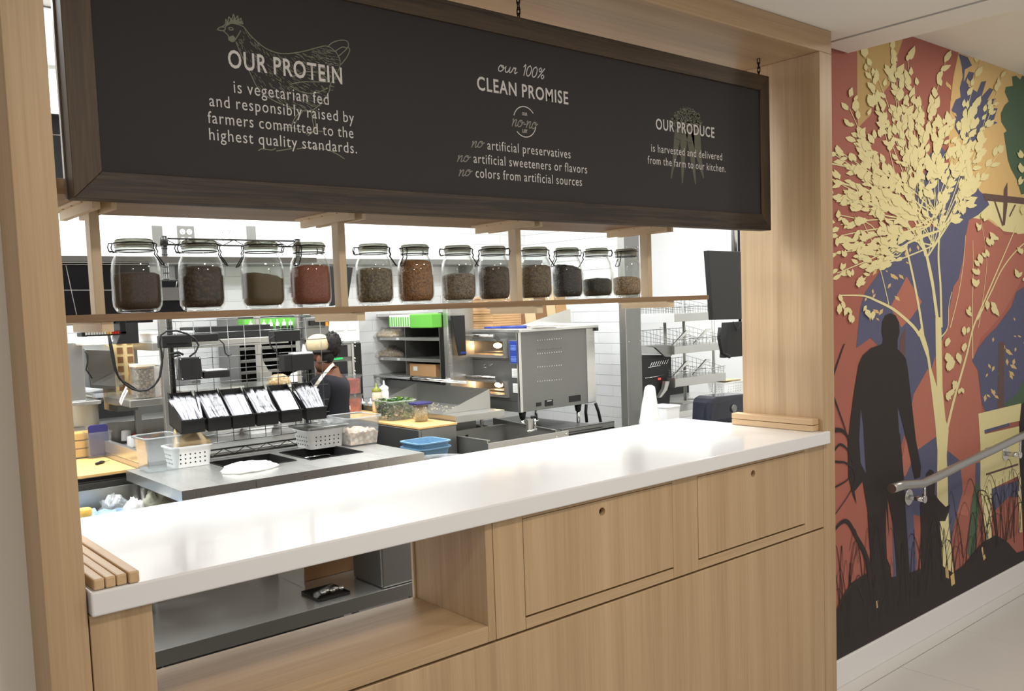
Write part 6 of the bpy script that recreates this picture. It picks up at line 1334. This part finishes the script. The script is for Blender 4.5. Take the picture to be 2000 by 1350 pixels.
# things on the oven
TOPZ = OZ1 + .0225
o = thing('pizza_peel', 'flat tool with a royal blue handle lying on the oven top', 'peel', (OX0 + .1, OY0 + .15, TOPZ))
a, b_ = at(946, 640, Z=TOPZ + .01), at(1028, 633, Z=TOPZ + .01); a = at(946, 640, X=OX0 + .02); b_ = at(1028, 635, X=OX0 + .16); a.z = b_.z = TOPZ + .009
MB().cyl(a, a.lerp(b_, .45), .006, .0085, n=10).cyl(a.lerp(b_, .4), b_, .0085, .0095, n=10).build('handle', 'blue', o); d = (b_ - a).normalized(); n_ = V(-d.y, d.x, 0)
MB().prism([b_ + n_ * .02, b_ - n_ * .02, b_ + d * .06 - n_ * .09, b_ + d * .28 - n_ * .09, b_ + d * .28 + n_ * .09, b_ + d * .06 + n_ * .09], (0, 0, .004)).build('blade', 'steel_l', o)
xs0 = OX0 + .08
o = MB().box(OX0 + .42, OX1 - .02, OY0 + .05, OY0 + .40, TOPZ, TOPZ + .012).build('white_tray', 'whitep', bevel=.002); tag(o, 'flat white tray lying on the rear of the oven top', 'tray')
ys0 = at(915, 620, X=xs0).y; ys1 = at(962, 620, X=xs0).y
for k in range(13):
    o = MB().box(xs0 + .002 * (k % 3), xs0 + .25, ys1, ys0, TOPZ + .0005 + k * .0165, TOPZ + .0155 + k * .0165).build('pizza_box', 'card', bevel=.001, seg=1)
    tag(o, 'flat kraft pizza box, ' + ORD[k] + ' from the bottom of the stack on the oven', 'box', 'kraft pizza boxes stacked on the oven')
o = thing('cup_cartons', 'row of tan cartons with dark brown panels leaning behind the oven', 'carton', (OX0 + .4, OY1 + .1, TOPZ))
yk = OY1 - .03
for k, (u0, u1, m_) in enumerate(((958, 975, 'card'), (976, 1000, 'kraft'), (1000, 1022, 'cardd'), (1023, 1044, 'kraft'), (1045, 1066, 'cardd'), (1067, 1084, 'kraft'), (1085, 1106, 'card'))):
    a, b_ = at(u0, 625, Y=yk), at(u1, 625, Y=yk); ztop = 1.70 - .012 * k
    MB().hexa([(a.x + .02, yk, TOPZ + .0005), (b_.x + .02, yk, TOPZ + .0005), (b_.x + .02, yk + .05, TOPZ + .0005), (a.x + .02, yk + .05, TOPZ + .0005), (a.x - .015, yk, ztop), (b_.x - .015, yk, ztop), (b_.x - .015, yk + .05, ztop), (a.x - .015, yk + .05, ztop)]).build('carton', m_, o)
a, b_, c_ = at(1003, 629, Y=OY0 + .28), at(1113, 604, Y=OY0 + .28), at(1115, 628, Y=OY0 + .28)
o = MB().prism([(a.x, OY0 + .28, TOPZ + .0005), (c_.x, OY0 + .28, TOPZ + .0005), (c_.x, OY0 + .28, b_.z), (b_.x - .01, OY0 + .28, b_.z)], (0, .012, 0)).build('steel_guard', 'steel_l'); tag(o, 'triangular steel guard plate standing on the oven top before the cartons', 'plate')
# blue bins right of the prep table
p = at(832, 866, Z=.78)
for k in range(2):
    o = thing('blue_tub', ['lower', 'upper'][k] + ' of the nested pale blue tubs between the prep table and the catch tub', 'tub', (p.x, p.y, .70 + .03 * k), 'nested pale blue tubs')
    MB().tub(p.x - .10, p.x + .10, p.y - .09, p.y + .10, .702 + .03 * k, .765 + .03 * k, .004, .03, .1, lip=.012).build('tub_body', 'ltblue', o)
MBo = thing('tub_stand', 'black wheeled stand under the pale blue tubs', 'stand', (p.x, p.y, FL)); MB().box(p.x - .09, p.x + .09, p.y - .08, p.y + .09, FL + .06, .700).build('stand_body', 'blackm', MBo, bevel=.004)
for sx in (-.06, .06): MB().ball((p.x + sx, p.y - .06, FL + .031), .03).ball((p.x + sx, p.y + .06, FL + .031), .03).build('wheel', 'rubber', MBo)
# microwave stack and white cabinet behind the worker
p0 = at(650, 665, Y=5.25); p1 = at(703, 665, Y=5.25); zb0 = at(690, 745, Y=5.25).z
mw = thing('microwave_stack', 'two black microwave ovens stacked in a riveted steel frame behind the worker', 'microwave', ((p0.x + p1.x) / 2, 5.4, FL))
xL, xR, zT = at(660, 665, Y=5.25).x - .12, p1.x, at(690, 668, Y=5.25).z
MB().box(xL, xR, 5.25, 5.58, FL, zT).build('stack_frame', 'steel_d', mw, bevel=.003)
xm = at(686, 700, Y=5.25).x
for (va, vb) in ((674, 697), (706, 730)):
    za, zb2 = at(670, va, Y=5.25).z, at(670, vb, Y=5.25).z
    MB().box(xL + .02, at(676, va, Y=5.25).x, 5.235, 5.249, zb2, za).build('oven_door', 'screen', mw, bevel=.002); MB().box(at(676, va, Y=5.25).x + .003, xm - .005, 5.238, 5.249, zb2, za).build('control_strip', 'steel', mw)
za = at(660, 700, Y=5.25).z; MB().box(xL + .06, xL + .14, 5.232, 5.2485, za - .008, za + .004).build('display', 'ledg', mw)
MB().box(xm, xm + .016, 5.238, 5.249, .0, zT - .01).build('edge_channel', 'steel_l', mw); MB().box(xm + .02, xR, 5.24, 5.249, .0, zT - .01).build('side_cover', 'black', mw)
for v in (670, 676, 700, 706, 725, 731, 738):
    q = at(693, v, Y=5.24); MB().ball((q.x, 5.238, q.z), .007).build('rivet', 'chrome', mw)
a = at(646, 627, Y=5.3); b_ = at(703, 664, Y=5.3)
o = thing('white_cabinet', 'white wall box above the microwaves, behind the worker', 'cabinet', ((a.x + b_.x) / 2, 5.45, b_.z)); MB().box(a.x - .05, b_.x, 5.3, 5.58, zT + .001, a.z + .06).build('cabinet_body', 'white', o, bevel=.006)
for k in range(2): x = a.x + .03 + .09 * k; MB().box(x, x + .07, 5.296, 5.2995, b_.z + .07, b_.z + .12).build('door_panel', 'stickw', o)
a, b_ = at(590, 655, Y=5.1), at(645, 625, Y=5.1)
o = thing('coffee_machine', 'dark grey machine with a slanted front and orange sticker behind the worker', 'machine', ((a.x + b_.x) / 2, 5.12, a.z)); zz0 = a.z - .03
MB().hexa([(a.x, 5.1, zz0), (b_.x - .02, 5.1, zz0), (b_.x - .02, 5.18, zz0), (a.x, 5.18, zz0), (a.x, 5.1, b_.z + .02), (b_.x, 5.1, b_.z + .02), (b_.x, 5.18, b_.z + .02), (a.x, 5.18, b_.z + .02)]).build('housing', 'steel_d', o, bevel=.004)
MB().box(a.x + .05, b_.x - .02, 5.08, 5.0995, b_.z - .03, b_.z + .0).build('front_cover', 'black', o); q = at(641, 632, Y=5.08); MB().box(q.x - .02, q.x, 5.076, 5.0795, q.z - .015, q.z + .01).build('sticker', 'orange', o)
MB().box(a.x + .1, a.x + .13, 5.15, 5.18, LZ + .001 - .2, zz0).build('stand_post', 'steel_d', o)
# ---------------- area past the corner: wire display racks, machine, basket, screen ----------------
rx0, ry0 = 5.40, 4.50
def RP(u, v, y=ry0): return at(u, v, Y=y)
rx0 = RP(1317, 630).x; 
fr_ = thing('wire_display_rack', 'three-tier steel and wire display rack past the steel corner post', 'rack', (5.8, 4.7, FL))
cz_ = RP(1317, 800).z
for i, (vt, vb, ur) in enumerate(((613, 629, 1396), (677, 692, 1420), (740, 757, 1418))):
    z1, z0 = RP(1317, vt).z, RP(1317, vb).z; xr = RP(ur, vt).x
    MB().box(rx0, xr, ry0, ry0 + .45, z0, z1 - .002).build('tier_tray', 'steel', fr_, bevel=.003)
    MB().box(rx0 - .006, rx0 - .0005, ry0, ry0 + .45, z0 - .004, z1 + .004).build('tier_end', 'white' if i == 0 else 'steel', fr_, bevel=.001)
    # wire basket front, side grids and bag hooks
    h = .10; g = MB(); n = 16
    for k in range(n + 1): x = rx0 + (xr - rx0) * k / n; g.tube([(x, ry0 + .02, z1), (x, ry0 + .02, z1 + h * .5)], .0016, 4); g.tube([(x, ry0 + .43, z1), (x, ry0 + .43, z1 + h * 1.2)], .0016, 4)
    g.tube([(rx0, ry0 + .02, z1 + h * .5), (xr, ry0 + .02, z1 + h * .5)], .0022, 5).tube([(rx0, ry0 + .43, z1 + h * 1.2), (xr, ry0 + .43, z1 + h * 1.2)], .0022, 5).build('basket_wires', 'wirec', fr_, kind='stuff')
    for x in (rx0 + .01, rx0 + (xr - rx0) * .5, xr - .01):
        s_ = MB()
        for k in range(10): yy = ry0 + .02 + .41 * k / 9; hh = h * (.5 + .9 * k / 9); s_.tube([(x, yy, z1), (x, yy, z1 + hh)], .0014, 4)
        for q in (.33, .66, 1): s_.tube([(x, ry0 + .02, z1 + h * .5 * q), (x, ry0 + .43, z1 + h * 1.4 * q)], .0014, 4)
        s_.build('side_grid', 'wirec', fr_, kind='stuff')
    if i:
        for q in (.35, .75):
            x = rx0 + (xr - rx0) * q; MB().prism([(x - .14, ry0 + .1, z1 + .002), (x - .11, ry0 + .1, z1 + .002), (x + .05, ry0 + .1, z1 + .095), (x + .09, ry0 + .1, z1 + .10), (x + .085, ry0 + .1, z1 + .115), (x + .04, ry0 + .1, z1 + .115)], (0, .015, 0)).build('bag_holder', 'steel_l', fr_)
        for q in (0, 1): MB().tube([(rx0 + (xr - rx0) * (.1 + .45 * q), ry0 - .02, z1 + .055), (rx0 + (xr - rx0) * (.5 + .45 * q), ry0 - .02, z1 + .06)], .0035, 6).tube([(rx0 + (xr - rx0) * (.1 + .45 * q), ry0 - .02, z1 + .038), (rx0 + (xr - rx0) * (.5 + .45 * q), ry0 - .02, z1 + .043)], .0025, 6).build('front_rod', 'chrome', fr_)
for (u) in (1308, 1345, 1402):
    q = at(u, 650, Y=ry0 + .25); MB().cyl((q.x, ry0 + .3, cz_ + .001), (q.x, ry0 + .3, RP(1317, 613).z + .1), .013, n=12).build('post', 'steel', fr_)
# counter under it
cn = thing('side_counter', 'steel side counter under the wire display rack', 'counter', (5.7, 4.6, FL)); xc = RP(1318, 800).x - .25
MB().box(xc, 6.6, ry0 - .12, ry0 + .75, cz_ - .05, cz_ - .001).build('countertop', 'steel_h', cn, bevel=.003)
for x in (xc + .05, 6.5): MB().cyl((x, ry0 - .05, FL), (x, ry0 - .05, cz_ - .05), .02).cyl((x, ry0 + .65, FL), (x, ry0 + .65, cz_ - .05), .02).build('leg', 'steel', cn)
MB().box(xc + .02, 6.5, ry0 + .1, ry0 + .6, .2, .24).build('lower_shelf', 'steel_d', cn); MB().box(xc + .02, 6.5, ry0 + .72, ry0 + .745, cz_ - .001, cz_ + .16).build('backsplash', 'blackm', cn)
for i, (u, v, w) in enumerate(((1330, 786, .17), (1368, 779, .15))):
    q = at(u, v, Z=cz_); o = MB().box(q.x - w / 2, q.x + w / 2, q.y - .09, q.y + .09, cz_, cz_ + .006).build('paper_sheet', 'whitep'); tag(o, ['left', 'right'][i] + ' white paper sheet lying on the steel side counter', 'paper')
# glossy black machine next to the post
ym = 4.58; a = at(1252, 783, Y=ym); a.x = max(a.x, 5.14); b_ = at(1312, 697, Y=ym)
o = thing('black_grinder', 'glossy black slotted machine with a red display beside the steel post', 'machine', ((a.x + b_.x) / 2, ym, a.z)); zbm = cz_ + .001
cn_z = zbm
MB().prism([(a.x - .05, ym, zbm), (b_.x - .04, ym, zbm), (b_.x + .0, ym, at(1300, 740, Y=ym).z), (b_.x, ym, b_.z), (b_.x - .03, ym, b_.z + .015), (a.x + .02, ym, at(1260, 693, Y=ym).z), (a.x - .05, ym, b_.z)], (0, .15, 0)).build('housing', 'rubber', o, bevel=.01)
g = MB()
for k in range(8): q0, q1 = at(1270 + 4.5 * k, 716 - k * .8, Y=ym - .003), at(1274 + 4.5 * k, 708 - k * .8, Y=ym - .003); g.tube([q0, q1], .003, 4)
g.tube([at(1266, 718, Y=ym - .003), at(1290, 714, Y=ym - .003)], .002, 4).build('ribs', 'white', o)
MB().tube([at(1260, 739, Y=ym - .003), at(1297, 733, Y=ym - .003)], .003, 5).build('trim_line', 'chrome', o)
q = at(1288, 740, Y=ym - .004); MB().box(q.x - .014, q.x + .014, ym - .006, ym - .002, q.z - .008, q.z + .006).build('display', 'led', o)
o2 = MB().prism([at(u, v, Y=ym - .05) for u, v in ((1262, 676), (1280, 679), (1300, 697), (1310, 697), (1315, 690), (1315, 675), (1300, 674))], (0, .02, 0)).build('steel_hopper', 'steel_d'); tag(o2, 'grey steel hopper lip above the glossy black machine', 'hopper')
o3 = MB().prism([at(u, v, Y=ym - .05) for u, v in ((1287, 777), (1292, 776), (1303, 762), (1308, 745), (1300, 745), (1297, 760))], (0, .03, 0)).build('chute', 'steel'); tag(o3, 'curved steel chute at the lower right of the black machine', 'chute')
# white bag and white bin in front
yb2 = 3.75; 
p = at(1271, 832, Y=yb2); o = thing('white_bag', 'tall knotted white plastic bag beside the steel post', 'bag', (p.x, yb2, p.z - .06)); zb3 = p.z - .06; H = at(1271, 752, Y=yb2).z - zb3
rr = random.Random(6); prof = [(.060, 0), (.068, .03), (.066, .09), (.058, .14), (.048, .20), (.040, .25), (.036, H - .04), (.030, H - .012), (.012, H), (.001, H)]
n = 18; vs = []
for r, z in prof:
    for i in range(n): a_ = 2 * math.pi * i / n; k = 1 + .10 * math.sin(3 * a_ + z * 9) + rr.uniform(-.04, .04); vs.append(V(p.x + r * k * math.cos(a_), yb2 + r * k * math.sin(a_), zb3 + z))
MB().add(vs, [(j * n + i, j * n + (i + 1) % n, (j + 1) * n + (i + 1) % n, (j + 1) * n + i) for j in range(len(prof) - 1) for i in range(n)], True).build('bag_film', plain('milky_film', (240, 242, 242), .35, noise=.02, alpha=.85), o)
q = at(1304, 832, Y=yb2 + .1); zt4 = at(1304, 792, Y=yb2 + .1).z
o = thing('white_tub', 'plain white square tub right of the knotted bag', 'tub', (q.x, yb2 + .1, zb3)); MB().tub(q.x - .075, q.x + .068, yb2 + .04, yb2 + .2, zb3, zt4, .004, .015, .12, lip=.004).build('tub_body', 'white', o)
# stand below both, hidden by the counter from the hall
st = thing('low_table', 'low steel side table holding the white bag and the dark lens bin', 'table', (4.4, 3.8, FL)); zt5 = zb3 - .001
MB().box(p.x - .12, q.x + .75, yb2 - .16, yb2 + .26, zt5 - .03, zt5).build('tabletop', 'steel_d', st, bevel=.002)
for x in (p.x - .08, q.x + .7): MB().cyl((x, yb2 - .1, FL), (x, yb2 - .1, zt5 - .03), .018).cyl((x, yb2 + .2, FL), (x, yb2 + .2, zt5 - .03), .018).build('leg', 'steel', st)
# basket with kraft paper
b3, T3, h3 = basket('white slotted basket heaped with kraft napkins on the side counter', 1418, 768, .30, .20, .11, z=cz_ + .001)
p = T3 @ Vector((0, 0, .10)); o = thing('kraft_napkins', 'loose stack of kraft napkins heaped in the side counter basket', 'napkins', tuple(p))
for k in range(7): MB().box(-.125, .125, -.075, .075, 0, .004, T=Matrix.Translation(p + V(.004 * (k % 3), 0, -.02 + k * .0065)) @ Matrix.Rotation(.05 * ((k * 7) % 5 - 2), 4, 'Z') @ Matrix.Rotation(.03 * ((k * 3) % 4 - 1.5), 4, 'Y')).build('napkin', 'kraft', o)
# smoky lens bin
yl = 3.72; a, b_ = at(1388, 822, Y=yl), at(1460, 766, Y=yl)
o = thing('bean_bin', 'smoky clear curved bin with a round dial beside the right portal post', 'bin', ((a.x + b_.x) / 2, yl, zt5)); M['smoke'] = plain('smoky_plastic', (44, 46, 58), .08, alpha=.85, noise=.02)
zT4, zB4 = b_.z, zt5 + .001; xa_, xb_ = a.x, b_.x
MB().prism([(xa_, yl, zB4), (xb_, yl, zB4), (xb_, yl, zT4 - .01), (xa_ + .08, yl, zT4), (xa_ + .035, yl, zT4 - .012), (xa_ + .012, yl, zT4 - .04)], (0, .16, 0)).build('shell', 'smoke', o, bevel=.006)
MB().prism([(xa_ + .075, yl + .02, zB4 + .001), (xb_ - .01, yl + .02, zB4 + .001), (xb_ - .01, yl + .02, zT4 - .03), (xa_ + .12, yl + .02, zT4 - .05), (xa_ + .085, yl + .02, zT4 - .1)], (0, .10, 0)).build('inner_block', 'black', o)
q = at(1433, 798, Y=yl - .004); MB().lathe([(.026, 0), (.030, .004), (.030, .010), (.024, .012), (.001, .012)], (0, 0, 0), 24)
mb = MB(); mb.cyl((q.x, yl - .002, q.z), (q.x, yl - .012, q.z), .028, .026, n=24).cyl((q.x, yl - .012, q.z), (q.x, yl - .014, q.z), .018, n=24); mb.build('dial', 'steel_d', o)
# black monitor by the right post
ym2 = 3.25; a, b_, c_ = at(1383, 489, Y=ym2), at(1475, 494, Y=ym2), at(1393, 625, Y=ym2)
o = thing('hanging_monitor', 'large black monitor seen from behind next to the right portal post', 'monitor', ((a.x + b_.x) / 2, ym2, c_.z))
MB().hexa([(c_.x, ym2, c_.z), (b_.x, ym2, c_.z - .01), (b_.x, ym2 + .035, c_.z - .01), (c_.x, ym2 + .035, c_.z), (a.x, ym2, a.z), (b_.x, ym2, a.z - .005), (b_.x, ym2 + .035, a.z - .005), (a.x, ym2 + .035, a.z)]).build('housing', 'black', o, bevel=.004)
MB().hexa([(c_.x + .03, ym2 + .0355, c_.z + .05), (b_.x - .05, ym2 + .0355, c_.z + .05), (b_.x - .08, ym2 + .05, c_.z + .07), (c_.x + .06, ym2 + .05, c_.z + .07), (a.x + .07, ym2 + .0355, a.z - .08), (b_.x - .05, ym2 + .0355, a.z - .08), (b_.x - .08, ym2 + .05, a.z - .1), (a.x + .1, ym2 + .05, a.z - .1)]).build('back_bulge', 'blackm', o)
MB().cyl((b_.x - .1, ym2 + .08, a.z - .2), (b_.x - .1, ym2 + .08, KC - .001), .02, n=12).box(b_.x - .13, b_.x - .07, ym2 + .045, ym2 + .1, a.z - .3, a.z - .12).build('ceiling_pole', 'steel_l', o)
ym3 = 3.6; q0, q1 = at(1421, 630, Y=ym3), at(1448, 696, Y=ym3)
o = thing('black_terminal', 'black terminal with cables hanging below the monitor', 'terminal', ((q0.x + q1.x) / 2, ym3, q1.z))
MB().hexa([(q0.x - .03, ym3, q1.z), (q1.x + .05, ym3, q1.z), (q1.x + .05, ym3 + .05, q1.z), (q0.x - .03, ym3 + .05, q1.z), (q0.x, ym3, q0.z), (q1.x + .05, ym3, q0.z), (q1.x + .05, ym3 + .05, q0.z), (q0.x, ym3 + .05, q0.z)]).build('housing', 'blackm', o, bevel=.004)
MB().tube([at(1406, 640, Y=ym3), at(1404, 660, Y=ym3), at(1410, 690, Y=ym3), at(1425, 697, Y=ym3)], .012, 8).tube([at(1432, 628, Y=ym3 - .01), at(1438, 645, Y=ym3 - .01), at(1446, 636, Y=ym3 - .01)], .003, 6).build('cable', 'rubber', o)
MB().cyl((q1.x + .02, ym3 + .02, q0.z - .01), (q1.x + .02, ym3 + .02, KC - .001), .010, n=10).build('hanger', 'black', o)
# ---------------- the worker ----------------
py_ = 4.70
def K(u, v, y=py_): return at(u, v, Y=y)
def skin_mesh(name, nodes, edges, mat, parent=None, sub=2):
    me = bpy.data.meshes.new(name); o = bpy.data.objects.new(name, me); COL.objects.link(o)
    org = ORI[parent.name] if parent else Vector((0, 0, 0))
    me.from_pydata([Vector(n_[0]) - org for n_ in nodes], edges, []); md = o.modifiers.new('skin', 'SKIN')
    lay_ = me.skin_vertices[0] if me.skin_vertices else None
    for v, n_ in zip(lay_.data, nodes): v.radius = (n_[1], n_[2] if len(n_) > 2 else n_[1]); v.use_root = False
    lay_.data[0].use_root = True; md.use_smooth_shade = True
    s = o.modifiers.new('sub', 'SUBSURF'); s.levels = sub; s.render_levels = sub; me.materials.append(M[mat]) 
    if parent: o.parent = parent; ORI[o.name] = org
    return o
# make sure SKIN data exists
def with_skin(name, nodes, edges, mat, parent=None, sub=2):
    me = bpy.data.meshes.new(name); o = bpy.data.objects.new(name, me); COL.objects.link(o)
    org = ORI[parent.name] if parent else Vector((0, 0, 0))
    me.from_pydata([Vector(n_[0]) - org for n_ in nodes], edges, [])
    import bmesh
    bm = bmesh.new(); bm.from_mesh(me); ly = bm.verts.layers.skin.verify()
    bm.verts.ensure_lookup_table()
    for i, n_ in enumerate(nodes): bm.verts[i][ly].radius = (n_[1], n_[2] if len(n_) > 2 else n_[1]); bm.verts[i][ly].use_root = (i == 0)
    bm.to_mesh(me); bm.free()
    md = o.modifiers.new('skin', 'SKIN'); md.use_smooth_shade = True
    s = o.modifiers.new('sub', 'SUBSURF'); s.levels = sub; s.render_levels = sub; me.materials.append(M[mat])
    if parent: o.parent = parent; ORI[o.name] = org
    return o
hip = K(650, 842); chest = K(643, 770); neck = K(641, 722); hd0 = K(633, 710); hd1 = K(627, 692)
face = V(-.62, .62, 0).normalized(); side = V(face.y, -face.x, 0)   # side points to the camera side of the body
if side.y > 0: side = -side
w = thing('person', 'worker in a navy polo and tan cap, dark hair puff, head bent', 'person', (hip.x, hip.y, FL))
hz = hip.z
ft = lambda s: V(hip.x, hip.y, 0) + side * .10 * s
nodes = [(hip, .105, .105), (K(648, 808), .095, .095), (chest, .108, .108), (K(643, 740), .085, .085), (neck, .045, .045), (hd0, .046, .046), (hd1, .058, .060), (hd1 + V(0, 0, .045), .052, .054)]
edges = [(0, 1), (1, 2), (2, 3), (3, 4), (4, 5), (5, 6), (6, 7)]
def add(n_, to): nodes.append(n_); edges.append((to, len(nodes) - 1)); return len(nodes) - 1
# face: jaw, nose
j_ = add((hd1 + face * .045 + V(0, 0, -.062), .032, .030), 5); nz = add((hd1 + face * .082 + V(0, 0, -.02), .010, .011), 6)
HANDS = []
for s in (1, -1):
    sh = K(644, 742) + side * .12 * s + V(0, 0, -.01); i1 = add((sh, .048, .046), 3)
    el = sh + V(-.02, .0, -.26) + side * .05 * s + face * .05; i2 = add((el, .042, .040), i1)
    wr_ = el + face * .22 + V(0, 0, -.045) + side * -.06 * s; i3 = add((el.lerp(wr_, .5), .037, .035), i2); i3 = add((wr_, .026, .022), i3)
    pm = wr_ + face * .06 + V(0, 0, -.012); i4 = add((pm, .036, .016), i3); HANDS.append((pm, s))
    for k in range(4):
        off = side * (.027 - .018 * k); b0_ = pm + face * .03 + off; L = (.062, .075, .070, .055)[k]
        f1 = add((b0_, .0095), i4); f2 = add((b0_ + face * L * .5 + V(0, 0, -.010), .0085), f1); add((b0_ + face * L * .85 + V(0, 0, -.032), .007), f2)
    t1 = add((pm - side * .04 * s + face * -.005, .011), i4); add((pm - side * .052 * s + face * .035 + V(0, 0, -.01), .009), t1)
for s in (1, -1):
    hj = V(hip.x, hip.y, hz - .06) + side * .085 * s; a_ = add((hj, .085, .08), 0); kn_ = V(hip.x, hip.y, FL + .47) + side * .10 * s + face * .03; b2_ = add((kn_, .058, .055), a_)
    an = V(hip.x, hip.y, FL + .09) + side * .11 * s; c2_ = add((an, .040, .040), b2_); add((an + face * .13 + V(0, 0, -.045), .038, .028), c2_)
body_ = with_skin('body', nodes, edges, 'skin', w, 2)
g_ = 1.13
sh1, sh2 = K(644, 742) + side * .12 + V(0, 0, -.01), K(644, 742) - side * .12 + V(0, 0, -.01)
el1 = sh1 + V(-.02, 0, -.26) + side * .05 + face * .05; el2 = sh2 + V(-.02, 0, -.26) - side * .05 + face * .05
with_skin('polo_shirt', [(hip + V(0, 0, .0), .125, .125), (K(648, 808), .112, .112), (chest, .124, .124), (K(643, 740), .10, .10), (neck + V(0, 0, -.02), .050, .050), (sh1, .062, .060), (sh1.lerp(el1, .75), .056, .054), (sh2, .062, .06), (sh2.lerp(el2, .75), .056, .054)], [(0, 1), (1, 2), (2, 3), (3, 4), (3, 5), (5, 6), (3, 7), (7, 8)], 'polo', w, 2)
hjl = [V(hip.x, hip.y, hz - .06) + side * .085 * s for s in (1, -1)]
tn = [(hip + V(0, 0, -.01), .15, .13)]; te = []
for s, h_ in zip((1, -1), hjl):
    tn += [(h_, .10, .098), (V(hip.x, hip.y, FL + .47) + side * .10 * s + face * .03, .078, .075), (V(hip.x, hip.y, FL + .07) + side * .11 * s, .062, .062)]; m_ = len(tn); te += [(0, m_ - 3), (m_ - 3, m_ - 2), (m_ - 2, m_ - 1)]
with_skin('trousers', tn, te, 'blackm', w, 2)
for s in (1, -1): MB().ball(V(hip.x, hip.y, FL + .045) + side * .11 * s + face * .06, .045, 1.0, 1.0, .95, T=Matrix.Rotation(math.atan2(face.y, face.x), 3, 'Z') @ Matrix.Diagonal((2.6, 1.1, 1.0)).to_3x3() if False else None).build('shoe', 'black', w)
# cap, hair, ear, eye, mouth, apron strap
Tz = Matrix.Rotation(math.atan2(face.y, face.x), 4, 'Z').to_3x3()
capc = K(622, 673)
MB().ball(capc, .072, 1.05, .96, .86, 18, 12, T=Tz).build('cap_crown', 'cap', w)
MB().ball(capc - face * .015 + V(0, 0, -.042), .074, 1.04, .95, .26, 18, 8, T=Tz).build('cap_band', 'hair', w)
hc = K(649, 673, py_ - .04); mb = MB(); rr = random.Random(2)
mb.ball(hc, .052, 1, 1, 1.35, 18, 12)
for v in mb.v: v += (v - hc).normalized() * rr.uniform(-.006, .008)
for k in range(260):
    d = V(rr.gauss(0, 1), rr.gauss(0, 1), rr.gauss(0, 1)).normalized(); a_ = hc + Vector((d.x * .049, d.y * .049, d.z * .068)); t_ = V(rr.uniform(-1, 1), rr.uniform(-1, 1), rr.uniform(-1, 1)) * .012; mb.tube([a_, a_ + d * .006 + t_ * .4, a_ + d * .009 + t_ * .8], .002, 3)
mb.build('hair_puff', 'hair', w, kind='stuff')
MB().ball(hd1 - face * .035 + V(0, 0, -.004), .054, .9, .95, 1.0, T=Tz).build('nape_hair', 'hair', w)
er = hd1 + side * .060 + V(0, 0, -.028) - face * .005; MB().ball(er, .02, .45, .8, 1.35, T=Tz.transposed() if False else Matrix.Rotation(math.atan2(side.y, side.x), 4, 'Z').to_3x3()).build('ear', 'skin', w)
for s in (1, -1):
    MB().ball(hd1 + face * .064 + side * .028 * s + V(0, 0, -.008), .009).build('eye', 'white', w); MB().ball(hd1 + face * .0715 + side * .028 * s + V(0, 0, -.008), .004).build('iris', 'hair', w)
MB().ball(hd1 + face * .074 + V(0, 0, -.066), .014, .5, 1.4, .35, T=Tz).build('mouth', plain('lips', (120, 62, 56), .5), w)
# apron bib and neck straps
def ribbon3(pts, wdt, nrm, name, mat):
    mb = MB(); n = len(pts); vs = []
    for i, p_ in enumerate(pts):
        d = (pts[min(i + 1, n - 1)] - pts[max(i - 1, 0)]).normalized(); q = d.cross(nrm).normalized() * wdt / 2; vs += [p_ - q, p_ + q, p_ + q + nrm * .004, p_ - q + nrm * .004]
    return mb.add(vs, [(4 * i + a_, 4 * i + b_, 4 * i + 4 + b_, 4 * i + 4 + a_) for i in range(n - 1) for a_, b_ in ((0, 1), (1, 2), (2, 3), (3, 0))]).build(name, mat, w)
cam_n = (EYE - neck).normalized()
ribbon3([K(652, 711, py_ - .05), K(647, 715, py_ - .085), K(640, 723, py_ - .115), K(632, 732, py_ - .14), K(624, 743, py_ - .15), K(615, 756, py_ - .13)], .018, cam_n, 'collar_strap', 'apron')

me_ = text_mesh('ra', .01, 0); o_ = K(614, 764, py_ - .17); rv = Vector(RM[0]); uv_ = Vector(RM[1])
for v_ in me_.vertices: v_.co = o_ + rv * v_.co.x * .03 + uv_ * v_.co.y * .03 - ORI[w.name]
me_.materials.clear(); me_.materials.append(M['letter']); q_ = bpy.data.objects.new('shirt_lettering', me_); COL.objects.link(q_); q_.parent = w
